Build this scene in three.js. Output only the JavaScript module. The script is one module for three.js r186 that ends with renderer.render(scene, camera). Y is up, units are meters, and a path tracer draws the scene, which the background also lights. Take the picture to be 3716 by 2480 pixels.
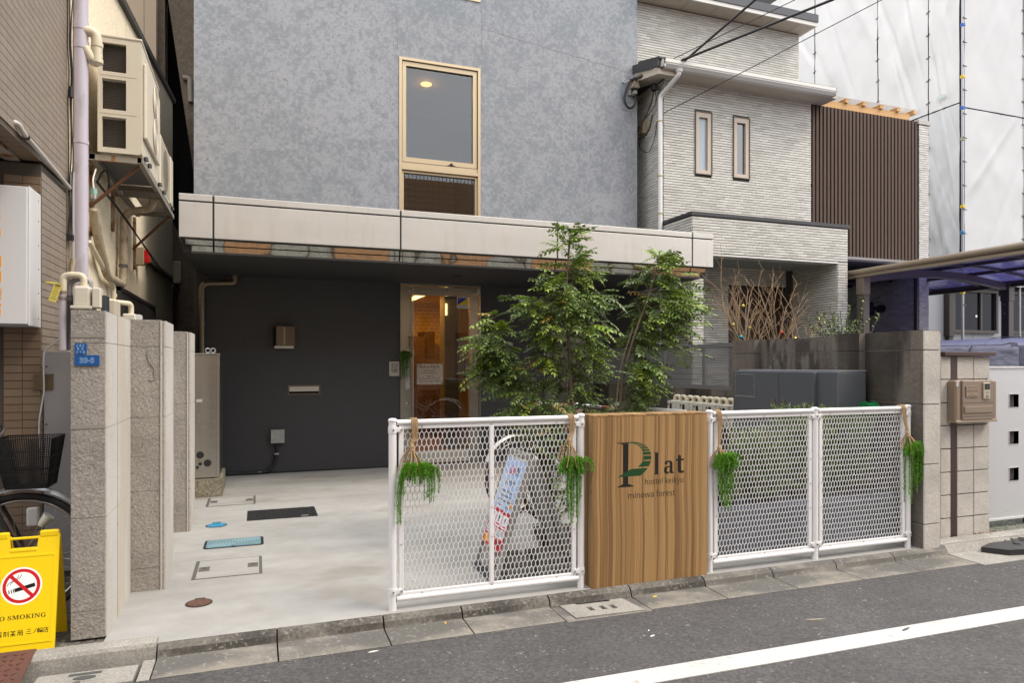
import * as THREE from 'three';
import { mergeGeometries } from 'three/addons/utils/BufferGeometryUtils.js';
import { RoundedBoxGeometry } from 'three/addons/geometries/RoundedBoxGeometry.js';
import { RectAreaLightUniformsLib } from 'three/addons/lights/RectAreaLightUniformsLib.js';

// ------------------------------------------------------------------ camera, sky, sun, exposure
const scene = new THREE.Scene();
const camera = new THREE.PerspectiveCamera(52.4, 3716 / 2480, 0.05, 600);
camera.position.set(0, 1.35, 0);
camera.rotation.y = -Math.atan(928 / 2520);
camera.setViewOffset(3716, 2480, 0, -85, 3716, 2480);          // upright lens shift, as in the photograph
const renderer = new THREE.WebGLRenderer({ antialias: true });
renderer.toneMapping = THREE.LinearToneMapping;
renderer.toneMappingExposure = 1.66;
renderer.shadowMap.enabled = true;
RectAreaLightUniformsLib.init();

const clamp = (x, a = 0, b = 1) => Math.min(b, Math.max(a, x));
const lerp = (a, b, t) => a + (b - a) * t;
const sstep = (a, b, x) => { const t = clamp((x - a) / (b - a)); return t * t * (3 - 2 * t); };
function rng(seed) { let s = seed >>> 0; return () => { s = (s + 0x6d2b79f5) | 0; let t = Math.imul(s ^ (s >>> 15), 1 | s); t = (t + Math.imul(t ^ (t >>> 7), 61 | t)) ^ t; return ((t ^ (t >>> 14)) >>> 0) / 4294967296; }; }
function hash(x, y, s) { let h = Math.imul(x | 0, 374761393) + Math.imul(y | 0, 668265263) + Math.imul(s | 0, 1274126177); h = Math.imul(h ^ (h >>> 13), 1274126177); return ((h ^ (h >>> 16)) >>> 0) / 4294967296; }
function vn(x, y, px, py, s) {                                   // value noise with period px, py
  const xi = Math.floor(x), yi = Math.floor(y), fx = x - xi, fy = y - yi, u = fx * fx * (3 - 2 * fx), v = fy * fy * (3 - 2 * fy);
  const m = (a, p) => ((a % p) + p) % p, x0 = m(xi, px), x1 = m(xi + 1, px), y0 = m(yi, py), y1 = m(yi + 1, py);
  return lerp(lerp(hash(x0, y0, s), hash(x1, y0, s), u), lerp(hash(x0, y1, s), hash(x1, y1, s), u), v);
}
function fbm(u, v, fx, fy, oct, s, gain = 0.5) { let a = 1, sum = 0, n = 0; for (let i = 0; i < oct; i++) { sum += a * vn(u * fx, v * fy, fx, fy, s + i * 17); n += a; a *= gain; fx *= 2; fy *= 2; } return sum / n; }

{ // overcast sky: bright, whiter overhead, with soft cloud structure
  const w = 512, h = 256, d = new Float32Array(w * h * 4);
  for (let y = 0; y < h; y++) for (let x = 0; x < w; x++) {
    const el = ((y + 0.5) / h - 0.5) * Math.PI, u = x / w, v = y / h, i = (y * w + x) * 4;
    let b = el > 0 ? 1.02 + 0.75 * Math.sin(el) : 0.32;
    const c = fbm(u, v, 9, 9, 5, 3);
    b *= el > 0 ? 0.78 + 0.5 * c : 1;
    d[i] = b * 0.985; d[i + 1] = b * 0.995; d[i + 2] = b * 1.03; d[i + 3] = 1;
  }
  const sky = new THREE.DataTexture(d, w, h, THREE.RGBAFormat, THREE.FloatType);
  sky.mapping = THREE.EquirectangularReflectionMapping; sky.magFilter = THREE.LinearFilter; sky.minFilter = THREE.LinearFilter; sky.wrapS = THREE.RepeatWrapping; sky.needsUpdate = true;
  scene.background = sky; scene.environment = sky;
}
const sun = new THREE.DirectionalLight(0xfff1de, 1.5);
sun.position.set(16, 21, 4); sun.target.position.set(2, 0, -6); sun.castShadow = true; sun.shadow.radius = 45; sun.shadow.mapSize.set(2048, 2048);
Object.assign(sun.shadow.camera, { left: -16, right: 16, top: 16, bottom: -16, near: 1, far: 60 });
scene.add(sun, sun.target);

// ------------------------------------------------------------------ helpers: geometry
const V = (x, y, z) => new THREE.Vector3(x, y, z);
function box(x0, y0, z0, x1, y1, z1) { const g = new THREE.BoxGeometry(Math.abs(x1 - x0), Math.abs(y1 - y0), Math.abs(z1 - z0)); g.translate((x0 + x1) / 2, (y0 + y1) / 2, (z0 + z1) / 2); return g; }
function rbox(x0, y0, z0, x1, y1, z1, r = 0.006, s = 2) { const w = Math.abs(x1 - x0), h = Math.abs(y1 - y0), d = Math.abs(z1 - z0); const g = new RoundedBoxGeometry(w, h, d, s, Math.min(r, w / 2.01, h / 2.01, d / 2.01)); g.translate((x0 + x1) / 2, (y0 + y1) / 2, (z0 + z1) / 2); return g; }
function bar(a, b, r0, r1 = r0, n = 10, caps = true) { // round bar between two points
  const p = V(...a), q = V(...b), d = q.clone().sub(p), L = d.length(), g = new THREE.CylinderGeometry(r1, r0, L, n, 1, !caps);
  g.applyQuaternion(new THREE.Quaternion().setFromUnitVectors(V(0, 1, 0), d.normalize())); g.translate((p.x + q.x) / 2, (p.y + q.y) / 2, (p.z + q.z) / 2); return g;
}
function beam(a, b, w, h, up = [0, 1, 0]) { // rectangular bar between two points, h along up
  const p = V(...a), q = V(...b), d = q.clone().sub(p), L = d.length(); d.normalize();
  const X = V(...up).cross(d).normalize(), Y = d.clone().cross(X), m = new THREE.Matrix4().makeBasis(X, Y, d), g = new THREE.BoxGeometry(w, h, L);
  g.applyMatrix4(m); g.translate((p.x + q.x) / 2, (p.y + q.y) / 2, (p.z + q.z) / 2); return g;
}
function tube(pts, r, seg = 40, rad = 8, closed = false, tension = 0.5) { return new THREE.TubeGeometry(new THREE.CatmullRomCurve3(pts.map((p) => V(...p)), closed, 'catmullrom', tension), seg, r, rad, closed); }
function pipe(pts, r, bend = 0.05, rad = 12) { // straight runs with rounded elbows
  const P = pts.map((p) => V(...p)), out = [P[0]];
  for (let i = 1; i < P.length - 1; i++) {
    const a = P[i - 1].clone().sub(P[i]), b = P[i + 1].clone().sub(P[i]), k = Math.min(bend, a.length() * 0.49, b.length() * 0.49);
    const A = P[i].clone().addScaledVector(a.normalize(), k), B = P[i].clone().addScaledVector(b.normalize(), k), q = new THREE.QuadraticBezierCurve3(A, P[i], B);
    for (let j = 0; j <= 6; j++) out.push(q.getPoint(j / 6));
  }
  out.push(P[P.length - 1]);
  const path = new THREE.CurvePath(); for (let i = 0; i < out.length - 1; i++) if (out[i].distanceTo(out[i + 1]) > 1e-5) path.add(new THREE.LineCurve3(out[i], out[i + 1]));
  const pos = [], nor = [], idx = [], uv = [];
  let prev = null, N = out.length, side = null;
  for (let i = 0; i < N; i++) {
    const t = out[Math.min(N - 1, i + 1)].clone().sub(out[Math.max(0, i - 1)]).normalize();
    if (!side) side = Math.abs(t.y) < 0.9 ? V(0, 1, 0).cross(t).normalize() : V(1, 0, 0).cross(t).normalize();
    side = side.clone().addScaledVector(t, -side.dot(t)).normalize();
    const up = t.clone().cross(side);
    for (let j = 0; j <= rad; j++) { const an = j / rad * Math.PI * 2, n = side.clone().multiplyScalar(Math.cos(an)).addScaledVector(up, Math.sin(an)); pos.push(out[i].x + n.x * r, out[i].y + n.y * r, out[i].z + n.z * r); nor.push(n.x, n.y, n.z); uv.push(j / rad, i / N); }
    if (i) for (let j = 0; j < rad; j++) { const a = (i - 1) * (rad + 1) + j, b = a + rad + 1; idx.push(a, a + 1, b, a + 1, b + 1, b); }
  }
  for (const [end, at] of [[0, out[0]], [1, out[N - 1]]]) { const c = pos.length / 3, n = end ? out[N - 1].clone().sub(out[N - 2]).normalize() : out[0].clone().sub(out[1]).normalize(), base = end ? (N - 1) * (rad + 1) : 0; pos.push(at.x, at.y, at.z); nor.push(n.x, n.y, n.z); uv.push(0, 0); for (let j = 0; j < rad; j++) end ? idx.push(c, base + j, base + j + 1) : idx.push(c, base + j + 1, base + j); }
  const g = new THREE.BufferGeometry(); g.setAttribute('position', new THREE.Float32BufferAttribute(pos, 3)); g.setAttribute('normal', new THREE.Float32BufferAttribute(nor, 3)); g.setAttribute('uv', new THREE.Float32BufferAttribute(uv, 2)); g.setIndex(idx); return g;
}
function prismX(profile, x0, x1) { // profile: [z, y] pairs
  const s = new THREE.Shape(profile.map(([z, y]) => new THREE.Vector2(-z, y))), g = new THREE.ExtrudeGeometry(s, { depth: x1 - x0, bevelEnabled: false, curveSegments: 6 });
  g.applyMatrix4(new THREE.Matrix4().makeBasis(V(0, 0, -1), V(0, 1, 0), V(1, 0, 0))); g.translate(x0, 0, 0); return g;
}
function prismZ(profile, z0, z1, holes = []) { // profile: [x, y] pairs, from z0 (far) to z1 (near)
  const s = new THREE.Shape(profile.map(([x, y]) => new THREE.Vector2(x, y)));
  for (const h of holes) s.holes.push(new THREE.Path(h.map(([x, y]) => new THREE.Vector2(x, y))));
  const g = new THREE.ExtrudeGeometry(s, { depth: z1 - z0, bevelEnabled: false }); g.translate(0, 0, z0); return g;
}
function prismY(profile, y0, y1, holes = []) { // profile: [x, z] pairs
  const s = new THREE.Shape(profile.map(([x, z]) => new THREE.Vector2(x, -z)));
  for (const h of holes) s.holes.push(new THREE.Path(h.map(([x, z]) => new THREE.Vector2(x, -z))));
  const g = new THREE.ExtrudeGeometry(s, { depth: y1 - y0, bevelEnabled: false, curveSegments: 24 }); g.rotateX(-Math.PI / 2); g.translate(0, y0, 0); return g;
}
function merge(list) {
  const out = [].concat(list).map((g) => { const h = g.index ? g.toNonIndexed() : g.clone(); for (const k of Object.keys(h.attributes)) if (!['position', 'normal', 'uv', 'color'].includes(k)) h.deleteAttribute(k); if (!h.attributes.normal) h.computeVertexNormals(); if (!h.attributes.uv) h.setAttribute('uv', new THREE.Float32BufferAttribute(new Float32Array(h.attributes.position.count * 2), 2)); h.groups = []; return h; });
  return out.length === 1 ? out[0] : mergeGeometries(out, false);
}
function metric(g) { // uv in metres, projected along each face's main axis
  const p = g.attributes.position, n = g.attributes.normal, uv = new Float32Array(p.count * 2);
  for (let i = 0; i < p.count; i++) {
    const ax = Math.abs(n.getX(i)), ay = Math.abs(n.getY(i)), az = Math.abs(n.getZ(i)), x = p.getX(i), y = p.getY(i), z = p.getZ(i);
    if (ay > ax && ay >= az) { uv[i * 2] = x; uv[i * 2 + 1] = -z; } else if (ax > az) { uv[i * 2] = -z; uv[i * 2 + 1] = y; } else { uv[i * 2] = x; uv[i * 2 + 1] = y; }
  }
  g.setAttribute('uv', new THREE.BufferAttribute(uv, 2)); return g;
}
// ------------------------------------------------------------------ helpers: things
const used = new Map();
function numbered(n) { const k = used.get(n) ?? 0; used.set(n, k + 1); return k ? `${n}_${String(k).padStart(3, '0')}` : n; }
function tag(o, label, category, group) { o.userData = { ...o.userData, label, category }; if (group) o.userData.group = group; return o; }
function thing(name, label, category, [x, y, z] = [0, 0, 0], group) { const o = new THREE.Group(); o.name = numbered(name); scene.add(o); o.position.set(x, y, z); return tag(o, label, category, group); }
function origin(p) { const v = V(0, 0, 0); while (p && p !== scene) { v.add(p.position); p = p.parent; } return v; }
function obj(name, geos, mat, parent = scene, keepUV = false) { // one named Mesh; shapes are given in the scene's own metres
  const g = merge(geos); if (!keepUV) metric(g);
  let o = origin(parent); const m = new THREE.Mesh(g, mat);
  if (parent === scene) { g.computeBoundingBox(); const b = g.boundingBox; o = V((b.min.x + b.max.x) / 2, b.min.y, (b.min.z + b.max.z) / 2); m.position.copy(o); m.name = numbered(name); } else m.name = name;
  g.translate(-o.x, -o.y, -o.z); parent.add(m); return m;
}
function piece(name, geo, mat, parent, x, y, z, ry = 0) { const o = origin(parent), m = new THREE.Mesh(geo, mat); m.name = name; m.position.set(x - o.x, y - o.y, z - o.z); m.rotation.y = ry; parent.add(m); return m; }
function struct(o) { o.userData.kind = 'structure'; return o; }
function stuff(o) { o.userData.kind = 'stuff'; return o; }
function copies(name, geo, mat, parent, mats, cols) { // many small alike pieces as one instanced part
  const m = new THREE.InstancedMesh(geo, mat, mats.length); mats.forEach((a, i) => m.setMatrixAt(i, a)); if (cols) cols.forEach((c, i) => m.setColorAt(i, c)); m.name = parent === scene ? numbered(name) : name; parent.add(m); return stuff(m);
}
const M4 = (x, y, z, rx = 0, ry = 0, rz = 0, s = 1) => new THREE.Matrix4().compose(V(x, y, z), new THREE.Quaternion().setFromEuler(new THREE.Euler(rx, ry, rz, 'YXZ')), typeof s === 'number' ? V(s, s, s) : V(...s));
// ------------------------------------------------------------------ helpers: materials
const toS = (x) => { x = clamp(x); return Math.round(255 * (x <= 0.0031308 ? 12.92 * x : 1.055 * x ** (1 / 2.4) - 0.055)); };
function ctex(w, h, sizeX, sizeY, fn) { // colour map from linear values, one repeat covers sizeX by sizeY metres
  const d = new Uint8Array(w * h * 4);
  for (let y = 0; y < h; y++) for (let x = 0; x < w; x++) { const c = fn((x + 0.5) / w, (y + 0.5) / h), i = (y * w + x) * 4; d[i] = toS(c[0]); d[i + 1] = toS(c[1]); d[i + 2] = toS(c[2]); d[i + 3] = 255; }
  const t = new THREE.DataTexture(d, w, h); t.colorSpace = THREE.SRGBColorSpace; return finish(t, sizeX, sizeY);
}
function gtex(w, h, sizeX, sizeY, fn) {
  const d = new Uint8Array(w * h * 4);
  for (let y = 0; y < h; y++) for (let x = 0; x < w; x++) { const c = Math.round(255 * clamp(fn((x + 0.5) / w, (y + 0.5) / h))), i = (y * w + x) * 4; d[i] = d[i + 1] = d[i + 2] = c; d[i + 3] = 255; }
  return finish(new THREE.DataTexture(d, w, h), sizeX, sizeY);
}
function finish(t, sx, sy) { t.wrapS = t.wrapT = THREE.RepeatWrapping; t.magFilter = THREE.LinearFilter; t.minFilter = THREE.LinearMipmapLinearFilter; t.generateMipmaps = true; t.repeat.set(1 / sx, 1 / sy); t.needsUpdate = true; return t; }
function canvasTex(w, h, draw) { const c = document.createElement('canvas'); c.width = w; c.height = h; draw(c.getContext('2d'), w, h); const t = new THREE.CanvasTexture(c); t.colorSpace = THREE.SRGBColorSpace; return t; }
const lin = (r, g, b) => new THREE.Color().setRGB(r, g, b);
const std = (color, roughness = 0.7, metalness = 0, more = {}) => new THREE.MeshStandardMaterial({ color: Array.isArray(color) ? lin(...color) : color, roughness, metalness, ...more });
const phys = (color, roughness, more = {}) => new THREE.MeshPhysicalMaterial({ color: Array.isArray(color) ? lin(...color) : color, roughness, ...more });
const mix3 = (a, b, t) => [lerp(a[0], b[0], t), lerp(a[1], b[1], t), lerp(a[2], b[2], t)];
// ------------------------------------------------------------------ shared materials
const bumpGrain = gtex(256, 256, 0.5, 0.5, (u, v) => fbm(u, v, 40, 40, 3, 5, 0.7));
const bumpRough = gtex(256, 256, 0.8, 0.8, (u, v) => 0.5 * fbm(u, v, 24, 24, 3, 8, 0.7) + 0.5 * fbm(u, v, 90, 90, 2, 9));
const whitePaint = std([0.74, 0.735, 0.74], 0.35);
const boltMetal = std([0.5, 0.52, 0.54], 0.35, 0.9);
const black = std([0.012, 0.012, 0.013], 0.5);
const blackPlastic = std([0.02, 0.02, 0.022], 0.42);
const cable = std([0.014, 0.013, 0.013], 0.55);
const darkVoid = std([0.01, 0.009, 0.008], 0.9);
const stainless = std([0.5, 0.485, 0.44], 0.22, 1, { bumpMap: gtex(128, 512, 0.5, 0.1, (u, v) => fbm(u, v, 3, 200, 2, 4)), bumpScale: 0.0004 });
const mirrorSteel = std([0.62, 0.58, 0.52], 0.035, 1, { bumpMap: gtex(256, 128, 1.6, 0.4, (u, v) => fbm(u, v, 6, 2, 2, 41)), bumpScale: 0.006 });
const alu = std([0.55, 0.55, 0.55], 0.38, 0.85);
const rope = std([0.47, 0.31, 0.16], 0.95, 0, { bumpMap: gtex(64, 64, 0.02, 0.02, (u, v) => Math.abs(((u + v) * 4) % 1 - 0.5) * 2), bumpScale: 0.0015 });
const creamPipe = std(0xffffff, 0.55, 0, { map: ctex(256, 256, 0.4, 0.4, (u, v) => mix3([0.62, 0.55, 0.4], [0.42, 0.39, 0.33], sstep(0.6, 0.78, fbm(u, v, 10, 10, 4, 12)))) });
const beigeDuct = std(0xffffff, 0.7, 0, { map: ctex(128, 128, 0.3, 0.3, (u, v) => mix3([0.42, 0.35, 0.25], [0.27, 0.21, 0.14], sstep(0.45, 0.8, fbm(u, v, 5, 5, 4, 13)))) });
const rustSteel = std(0xffffff, 0.75, 0.25, { map: ctex(256, 256, 0.5, 0.5, (u, v) => { const a = fbm(u, v, 7, 7, 5, 21); return mix3(mix3([0.3, 0.27, 0.22], [0.26, 0.12, 0.045], sstep(0.42, 0.55, a)), [0.1, 0.045, 0.025], sstep(0.6, 0.75, a)); }) });
const zinc = std(0xffffff, 0.5, 0.6, { map: ctex(128, 128, 0.3, 0.3, (u, v) => mix3([0.3, 0.31, 0.3], [0.42, 0.43, 0.42], fbm(u, v, 14, 14, 2, 22))) });
const joint = std([0.035, 0.036, 0.038], 0.8);
const glassDark = phys([0.9, 0.93, 0.95], 0.01, { transmission: 1, thickness: 0, ior: 1.65, specularIntensity: 1 });
const glassClear = phys([0.97, 0.97, 0.97], 0.01, { transmission: 1, thickness: 0, ior: 1.5 });
// concrete family
const lotConcrete = std(0xffffff, 0.82, 0, { map: ctex(1024, 1024, 5.4, 5.4, (u, v) => {
  let a = fbm(u, v, 5, 9, 6, 31, 0.6), b = fbm(u, v, 60, 60, 3, 32), w = fbm(u, v, 3, 26, 4, 33), s = sstep(0.62, 0.75, fbm(u, v, 9, 14, 4, 34));
  let k = 0.80 + 0.40 * (a - 0.5) + 0.13 * (b - 0.5) + 0.24 * (w - 0.5); const c = [0.43 * k, 0.421 * k, 0.398 * k]; return mix3(c, [0.34 * k, 0.3 * k, 0.25 * k], s * 0.45); }), bumpMap: bumpGrain, bumpScale: 0.0012 });
const speckle = (base, dark, light, f, s, size, n = 512) => ctex(n, n, size, size, (u, v) => { const a = fbm(u, v, f, f, 2, s, 0.8), b = fbm(u, v, 4, 4, 5, s + 3), c = mix3(mix3(dark, base, sstep(0.25, 0.5, a)), light, sstep(0.58, 0.78, a)), k = 0.78 + 0.44 * b; return [c[0] * k, c[1] * k, c[2] * k]; });
const roughBlock = std(0xffffff, 0.92, 0, { map: speckle([0.29, 0.267, 0.237], [0.225, 0.204, 0.18], [0.37, 0.343, 0.307], 130, 51, 0.7), bumpMap: bumpRough, bumpScale: 0.006 });
const smoothRender = std(0xffffff, 0.88, 0, { map: ctex(512, 512, 1.1, 1.7, (u, v) => { const a = fbm(u, v, 3, 3, 5, 56), p = fbm(u, v, 90, 90, 2, 57), st = sstep(0.56, 0.72, fbm(u, v, 9, 2, 4, 58)); const k = 0.85 + 0.3 * (a - 0.5); let c = mix3([0.59 * k, 0.565 * k, 0.525 * k], [0.46, 0.37, 0.25], st * 0.45); return mix3(c, [0.24, 0.2, 0.165], sstep(0.78, 0.86, p) * 0.5); }), bumpMap: bumpGrain, bumpScale: 0.0012 });
const mortar = std([0.26, 0.24, 0.215], 0.9, 0, { bumpMap: bumpGrain, bumpScale: 0.001 });
const kerbConcrete = std(0xffffff, 0.9, 0, { map: ctex(512, 512, 1.3, 1.3, (u, v) => { const a = fbm(u, v, 100, 100, 2, 61, 0.8), b = fbm(u, v, 5, 5, 5, 62), c = mix3([0.055, 0.05, 0.043], [0.165, 0.153, 0.132], sstep(0.25, 0.8, 0.4 * a + 0.6 * b)); const k = 0.7 + 0.6 * b; return mix3([c[0] * k, c[1] * k, c[2] * k], [0.3, 0.28, 0.24], sstep(0.76, 0.85, a) * 0.6); }), bumpMap: bumpRough, bumpScale: 0.003 });
const gutterConcrete = std(0xffffff, 0.9, 0, { map: ctex(512, 512, 1.2, 1.2, (u, v) => { const a = fbm(u, v, 90, 90, 2, 65, 0.8), b = fbm(u, v, 4, 7, 5, 66), k = 0.72 + 0.5 * b; let c = mix3([0.125 * k, 0.119 * k, 0.108 * k], [0.215 * k, 0.196 * k, 0.165 * k], sstep(0.4, 0.7, b)); return mix3(c, mix3([0.12, 0.112, 0.1], [0.34, 0.315, 0.27], sstep(0.45, 0.55, a)), sstep(0.17, 0.32, Math.abs(a - 0.5)) * 0.55); }), bumpMap: bumpRough, bumpScale: 0.002 });
const asphalt = std(0xffffff, 0.88, 0, { map: ctex(1024, 1024, 2.2, 2.2, (u, v) => { const a = fbm(u, v, 170, 170, 2, 71, 0.8), b = fbm(u, v, 5, 5, 5, 72), k = 0.78 + 0.44 * b; let c = mix3([0.05, 0.0475, 0.047], [0.084, 0.08, 0.079], sstep(0.2, 0.8, a)); c = [c[0] * k, c[1] * k, c[2] * k]; return mix3(c, [0.3, 0.28, 0.255], sstep(0.84, 0.9, fbm(u, v, 240, 240, 1, 73)) * sstep(0.55, 0.7, fbm(u, v, 50, 50, 1, 74)) * 0.6); }), bumpMap: gtex(512, 512, 1.1, 1.1, (u, v) => fbm(u, v, 110, 110, 2, 75, 0.7)), bumpScale: 0.0022 });
const roadWhite = std(0xffffff, 0.75, 0, { map: ctex(512, 512, 1.5, 1.5, (u, v) => { const a = fbm(u, v, 70, 70, 3, 77), b = fbm(u, v, 6, 6, 4, 78), k = 0.92 + 0.16 * (b - 0.5); return mix3([0.52 * k, 0.508 * k, 0.48 * k], [0.26, 0.25, 0.24], sstep(0.7, 0.82, a) * 0.55); }), bumpMap: bumpGrain, bumpScale: 0.001 });
const stainedWall = std(0xffffff, 0.92, 0, { map: ctex(1024, 512, 2.3, 1.7, (u, v) => { // old concrete: rain streaks and black algae runs
  const g = fbm(u, v, 130, 90, 2, 81, 0.8), st = fbm(u, v, 26, 2, 4, 82), run = sstep(0.52, 0.72, fbm(u, v, 13, 1, 4, 83)), patch = fbm(u, v, 5, 5, 5, 84);
  let c = mix3([0.075, 0.063, 0.052], [0.17, 0.148, 0.124], clamp(0.7 * st + 0.8 * patch - 0.25)); c = mix3(c, [0.022, 0.017, 0.013], clamp(run * (0.3 + 0.9 * patch))); const wob = (fbm(u, v, 40, 9, 3, 85) - 0.5), s1 = sstep(0.05, 0.012, Math.abs(u - 0.868 + wob * 0.03)), s2 = sstep(0.0, 0.06, u) * sstep(0.36, 0.3, u) * sstep(0.93, 0.78, v + wob * 0.7) * sstep(0.3, 0.6, patch + st * 0.3); c = mix3(c, [0.016, 0.012, 0.009], clamp(0.85 * s1 * (0.5 + st) + 0.7 * s2)); const k = 0.8 + 0.4 * g; return [c[0] * k, c[1] * k, c[2] * k]; }), bumpMap: bumpRough, bumpScale: 0.004 });
const lightBlock = std(0xffffff, 0.92, 0, { map: speckle([0.47, 0.445, 0.405], [0.41, 0.385, 0.345], [0.53, 0.505, 0.465], 130, 87, 0.7), bumpMap: bumpRough, bumpScale: 0.003 });
const soil = std(0xffffff, 0.95, 0, { map: ctex(256, 256, 0.6, 0.6, (u, v) => { const a = fbm(u, v, 22, 22, 4, 91, 0.7); return mix3([0.02, 0.015, 0.01], [0.11, 0.075, 0.045], sstep(0.35, 0.75, a)); }), bumpMap: bumpRough, bumpScale: 0.02 });
// ------------------------------------------------------------------ the setting: ground, road, kerb, forecourt
struct(obj('ground', [box(-120, -0.4, -120, 120, -0.13, 120)], std([0.16, 0.15, 0.14], 0.95)));
struct(obj('road', [box(-60, -0.129, -3.468, 60, -0.058, 3.2)], asphalt));
{ // painted edge line, slightly off parallel like the real one
  const g = prismY([[-60, -2.69], [-60, -2.86], [1.278, -2.799], [2.372, -2.785], [4.196, -2.765], [60, -2.3], [60, -2.16], [3.989, -2.628], [2.26, -2.648], [1.644, -2.661]], -0.0575, -0.054);
  tag(obj('road_line', [g], roadWhite), 'white painted edge line along the asphalt road', 'road marking');
}
struct(obj('forecourt', [box(-0.697, -0.129, -9.14, 4.6, 0, -3.752)], lotConcrete));
struct(obj('pavement', [box(-60, -0.129, 3.2, 60, 0.02, 4.2)], gutterConcrete));
{ // kerb blocks and gutter slabs, every block its own piece
  const kerb = new THREE.Group(); kerb.name = numbered('kerb'); scene.add(kerb); kerb.position.set(2, -0.06, -3.6); struct(kerb);
  const prof = (h, zl) => [[-3.752, -0.128], [-3.752, h], [zl, h], [zl + 0.022, h - 0.006], [zl + 0.036, h - 0.02], [zl + 0.043, h - 0.044], [zl + 0.05, h - 0.05], [-3.60, -0.053], [-3.47, -0.0555], [-3.468, -0.128]];
  const cuts = [-0.445, 0.1, 0.637, 1.07, 1.595];
  const cuts2 = [2.13, 2.662, 3.194, 3.73, 4.262, 4.792];
  const add = (a, b) => obj('kerb_block', [prismX(prof(0.0, -3.742), a + 0.004, b - 0.004)], kerbConcreteMix(a), kerb);
  function kerbConcreteMix() { return gutterConcrete; }
  for (let i = 0; i < cuts.length - 1; i++) add(cuts[i], cuts[i + 1]);
  for (let i = 0; i < cuts2.length - 1; i++) add(cuts2[i], cuts2[i + 1]);
  // upper lip of each block is darker, mossy old concrete
  for (const [a, b] of [[-0.445, 0.1], [0.1, 0.637], [0.637, 1.07], [1.07, 1.595], [1.595, 2.13], [2.13, 2.662], [2.662, 3.194], [3.194, 3.73], [3.73, 4.262], [4.262, 4.792]]) {
    const m = b < 2.7 ? kerbConcrete : gutterConcrete;
    obj('kerb_edge', [prismX([[-3.7515, -0.06], [-3.7515, 0.003], [-3.741, 0.003], [-3.719, -0.003], [-3.703, -0.018], [-3.695, -0.042], [-3.690, -0.0525], [-3.72, -0.06]], a + 0.004, b - 0.004)], m, kerb);
  }
  obj('kerb_block', [prismX([[-3.752, -0.128], [-3.752, 0.004], [-3.735, 0.004], [-3.70, -0.048], [-3.60, -0.053], [-3.43, -0.0555], [-3.428, -0.128]], 4.8, 5.5)], lightGutter(), kerb);
  obj('kerb_block', [prismX([[-3.86, -0.128], [-3.86, 0.02], [-3.79, 0.02], [-3.765, 0.008], [-3.755, -0.02], [-3.752, -0.128]], 4.8, 6.2)], lightGutter(), kerb);
  obj('kerb_block', [prismX([[-3.86, -0.128], [-3.86, -0.01], [-3.75, -0.01], [-3.70, -0.053], [-3.43, -0.0555], [-3.428, -0.128]], 5.505, 14)], lightGutter(), kerb);
  // pale raised kerb piece at the left end
  obj('kerb_block', [prismX([[-3.80, -0.128], [-3.80, 0.022], [-3.742, 0.022], [-3.722, 0.016], [-3.712, 0.0], [-3.704, -0.1], [-3.704, -0.128]], -1.9, -0.449)], lightGutter(), kerb);
  obj('kerb_block', [prismX([[-3.70, -0.128], [-3.70, -0.056], [-3.468, -0.0565], [-3.468, -0.128]], -0.50, -0.449)], lightGutter(), kerb);
}
{ // catch-basin lids
  const t = thing('gutter_lid', 'pale concrete gutter lid with three slots below the wooden sign', 'drain lid', [1.86, -0.06, -3.57]);
  const slots = [[1.80, -3.585], [1.874, -3.58], [1.938, -3.574]].map(([x, z]) => [[x - 0.016, z - 0.032], [x + 0.016, z - 0.032], [x + 0.02, z + 0.03], [x - 0.012, z + 0.03]]);
  const notch = [[1.655, -3.694], [1.745, -3.692], [1.755, -3.672], [1.965, -3.664], [1.975, -3.684], [2.058, -3.682], [2.086, -3.466], [1.662, -3.484]];
  obj('lid', [prismY(notch, -0.1, -0.050, slots)], lightGutter(), t);
  obj('rim', [prismY([[1.6, -3.70], [2.128, -3.70], [2.128, -3.45], [1.6, -3.45]], -0.128, -0.056, [[[1.65, -3.698], [2.064, -3.698], [2.092, -3.461], [1.657, -3.479]]])], gutterConcrete, t);
  obj('sump', [box(1.61, -0.127, -3.699, 2.12, -0.105, -3.455)], darkVoid, t);
  const t2 = thing('gutter_lid', 'concrete drain cover with a round hole at the lower left corner', 'drain lid', [-0.71, -0.06, -3.59]);
  const circ = (x, z, rx, rz) => Array.from({ length: 20 }, (_, i) => [x + rx * Math.cos(i / 20 * 6.2832), z + rz * Math.sin(i / 20 * 6.2832)]);
  obj('lid', [prismY([[-0.915, -3.66], [-0.515, -3.65], [-0.515, -3.474], [-0.925, -3.474]], -0.11, -0.052, [circ(-0.745, -3.54, 0.018, 0.012)])], lightGutter(), t2);
  obj('plate_round', [prismY(circ(-0.72, -3.578, 0.045, 0.02), -0.0525, -0.049)], zincDark(), t2);
  obj('plate_slot', [box(-0.79, -0.0525, -3.632, -0.66, -0.049, -3.612)], zincDark(), t2);
  obj('sump', [box(-0.95, -0.127, -3.70, -0.5, -0.112, -3.47)], darkVoid, t2);
}
function lightGutter() { return lightGutter.m ??= std(0xffffff, 0.9, 0, { map: speckle([0.3, 0.285, 0.255], [0.23, 0.22, 0.195], [0.36, 0.345, 0.31], 100, 97, 0.6), bumpMap: bumpGrain, bumpScale: 0.001 }); }
function zincDark() { return zincDark.m ??= std([0.12, 0.12, 0.12], 0.6, 0.5); }
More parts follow.
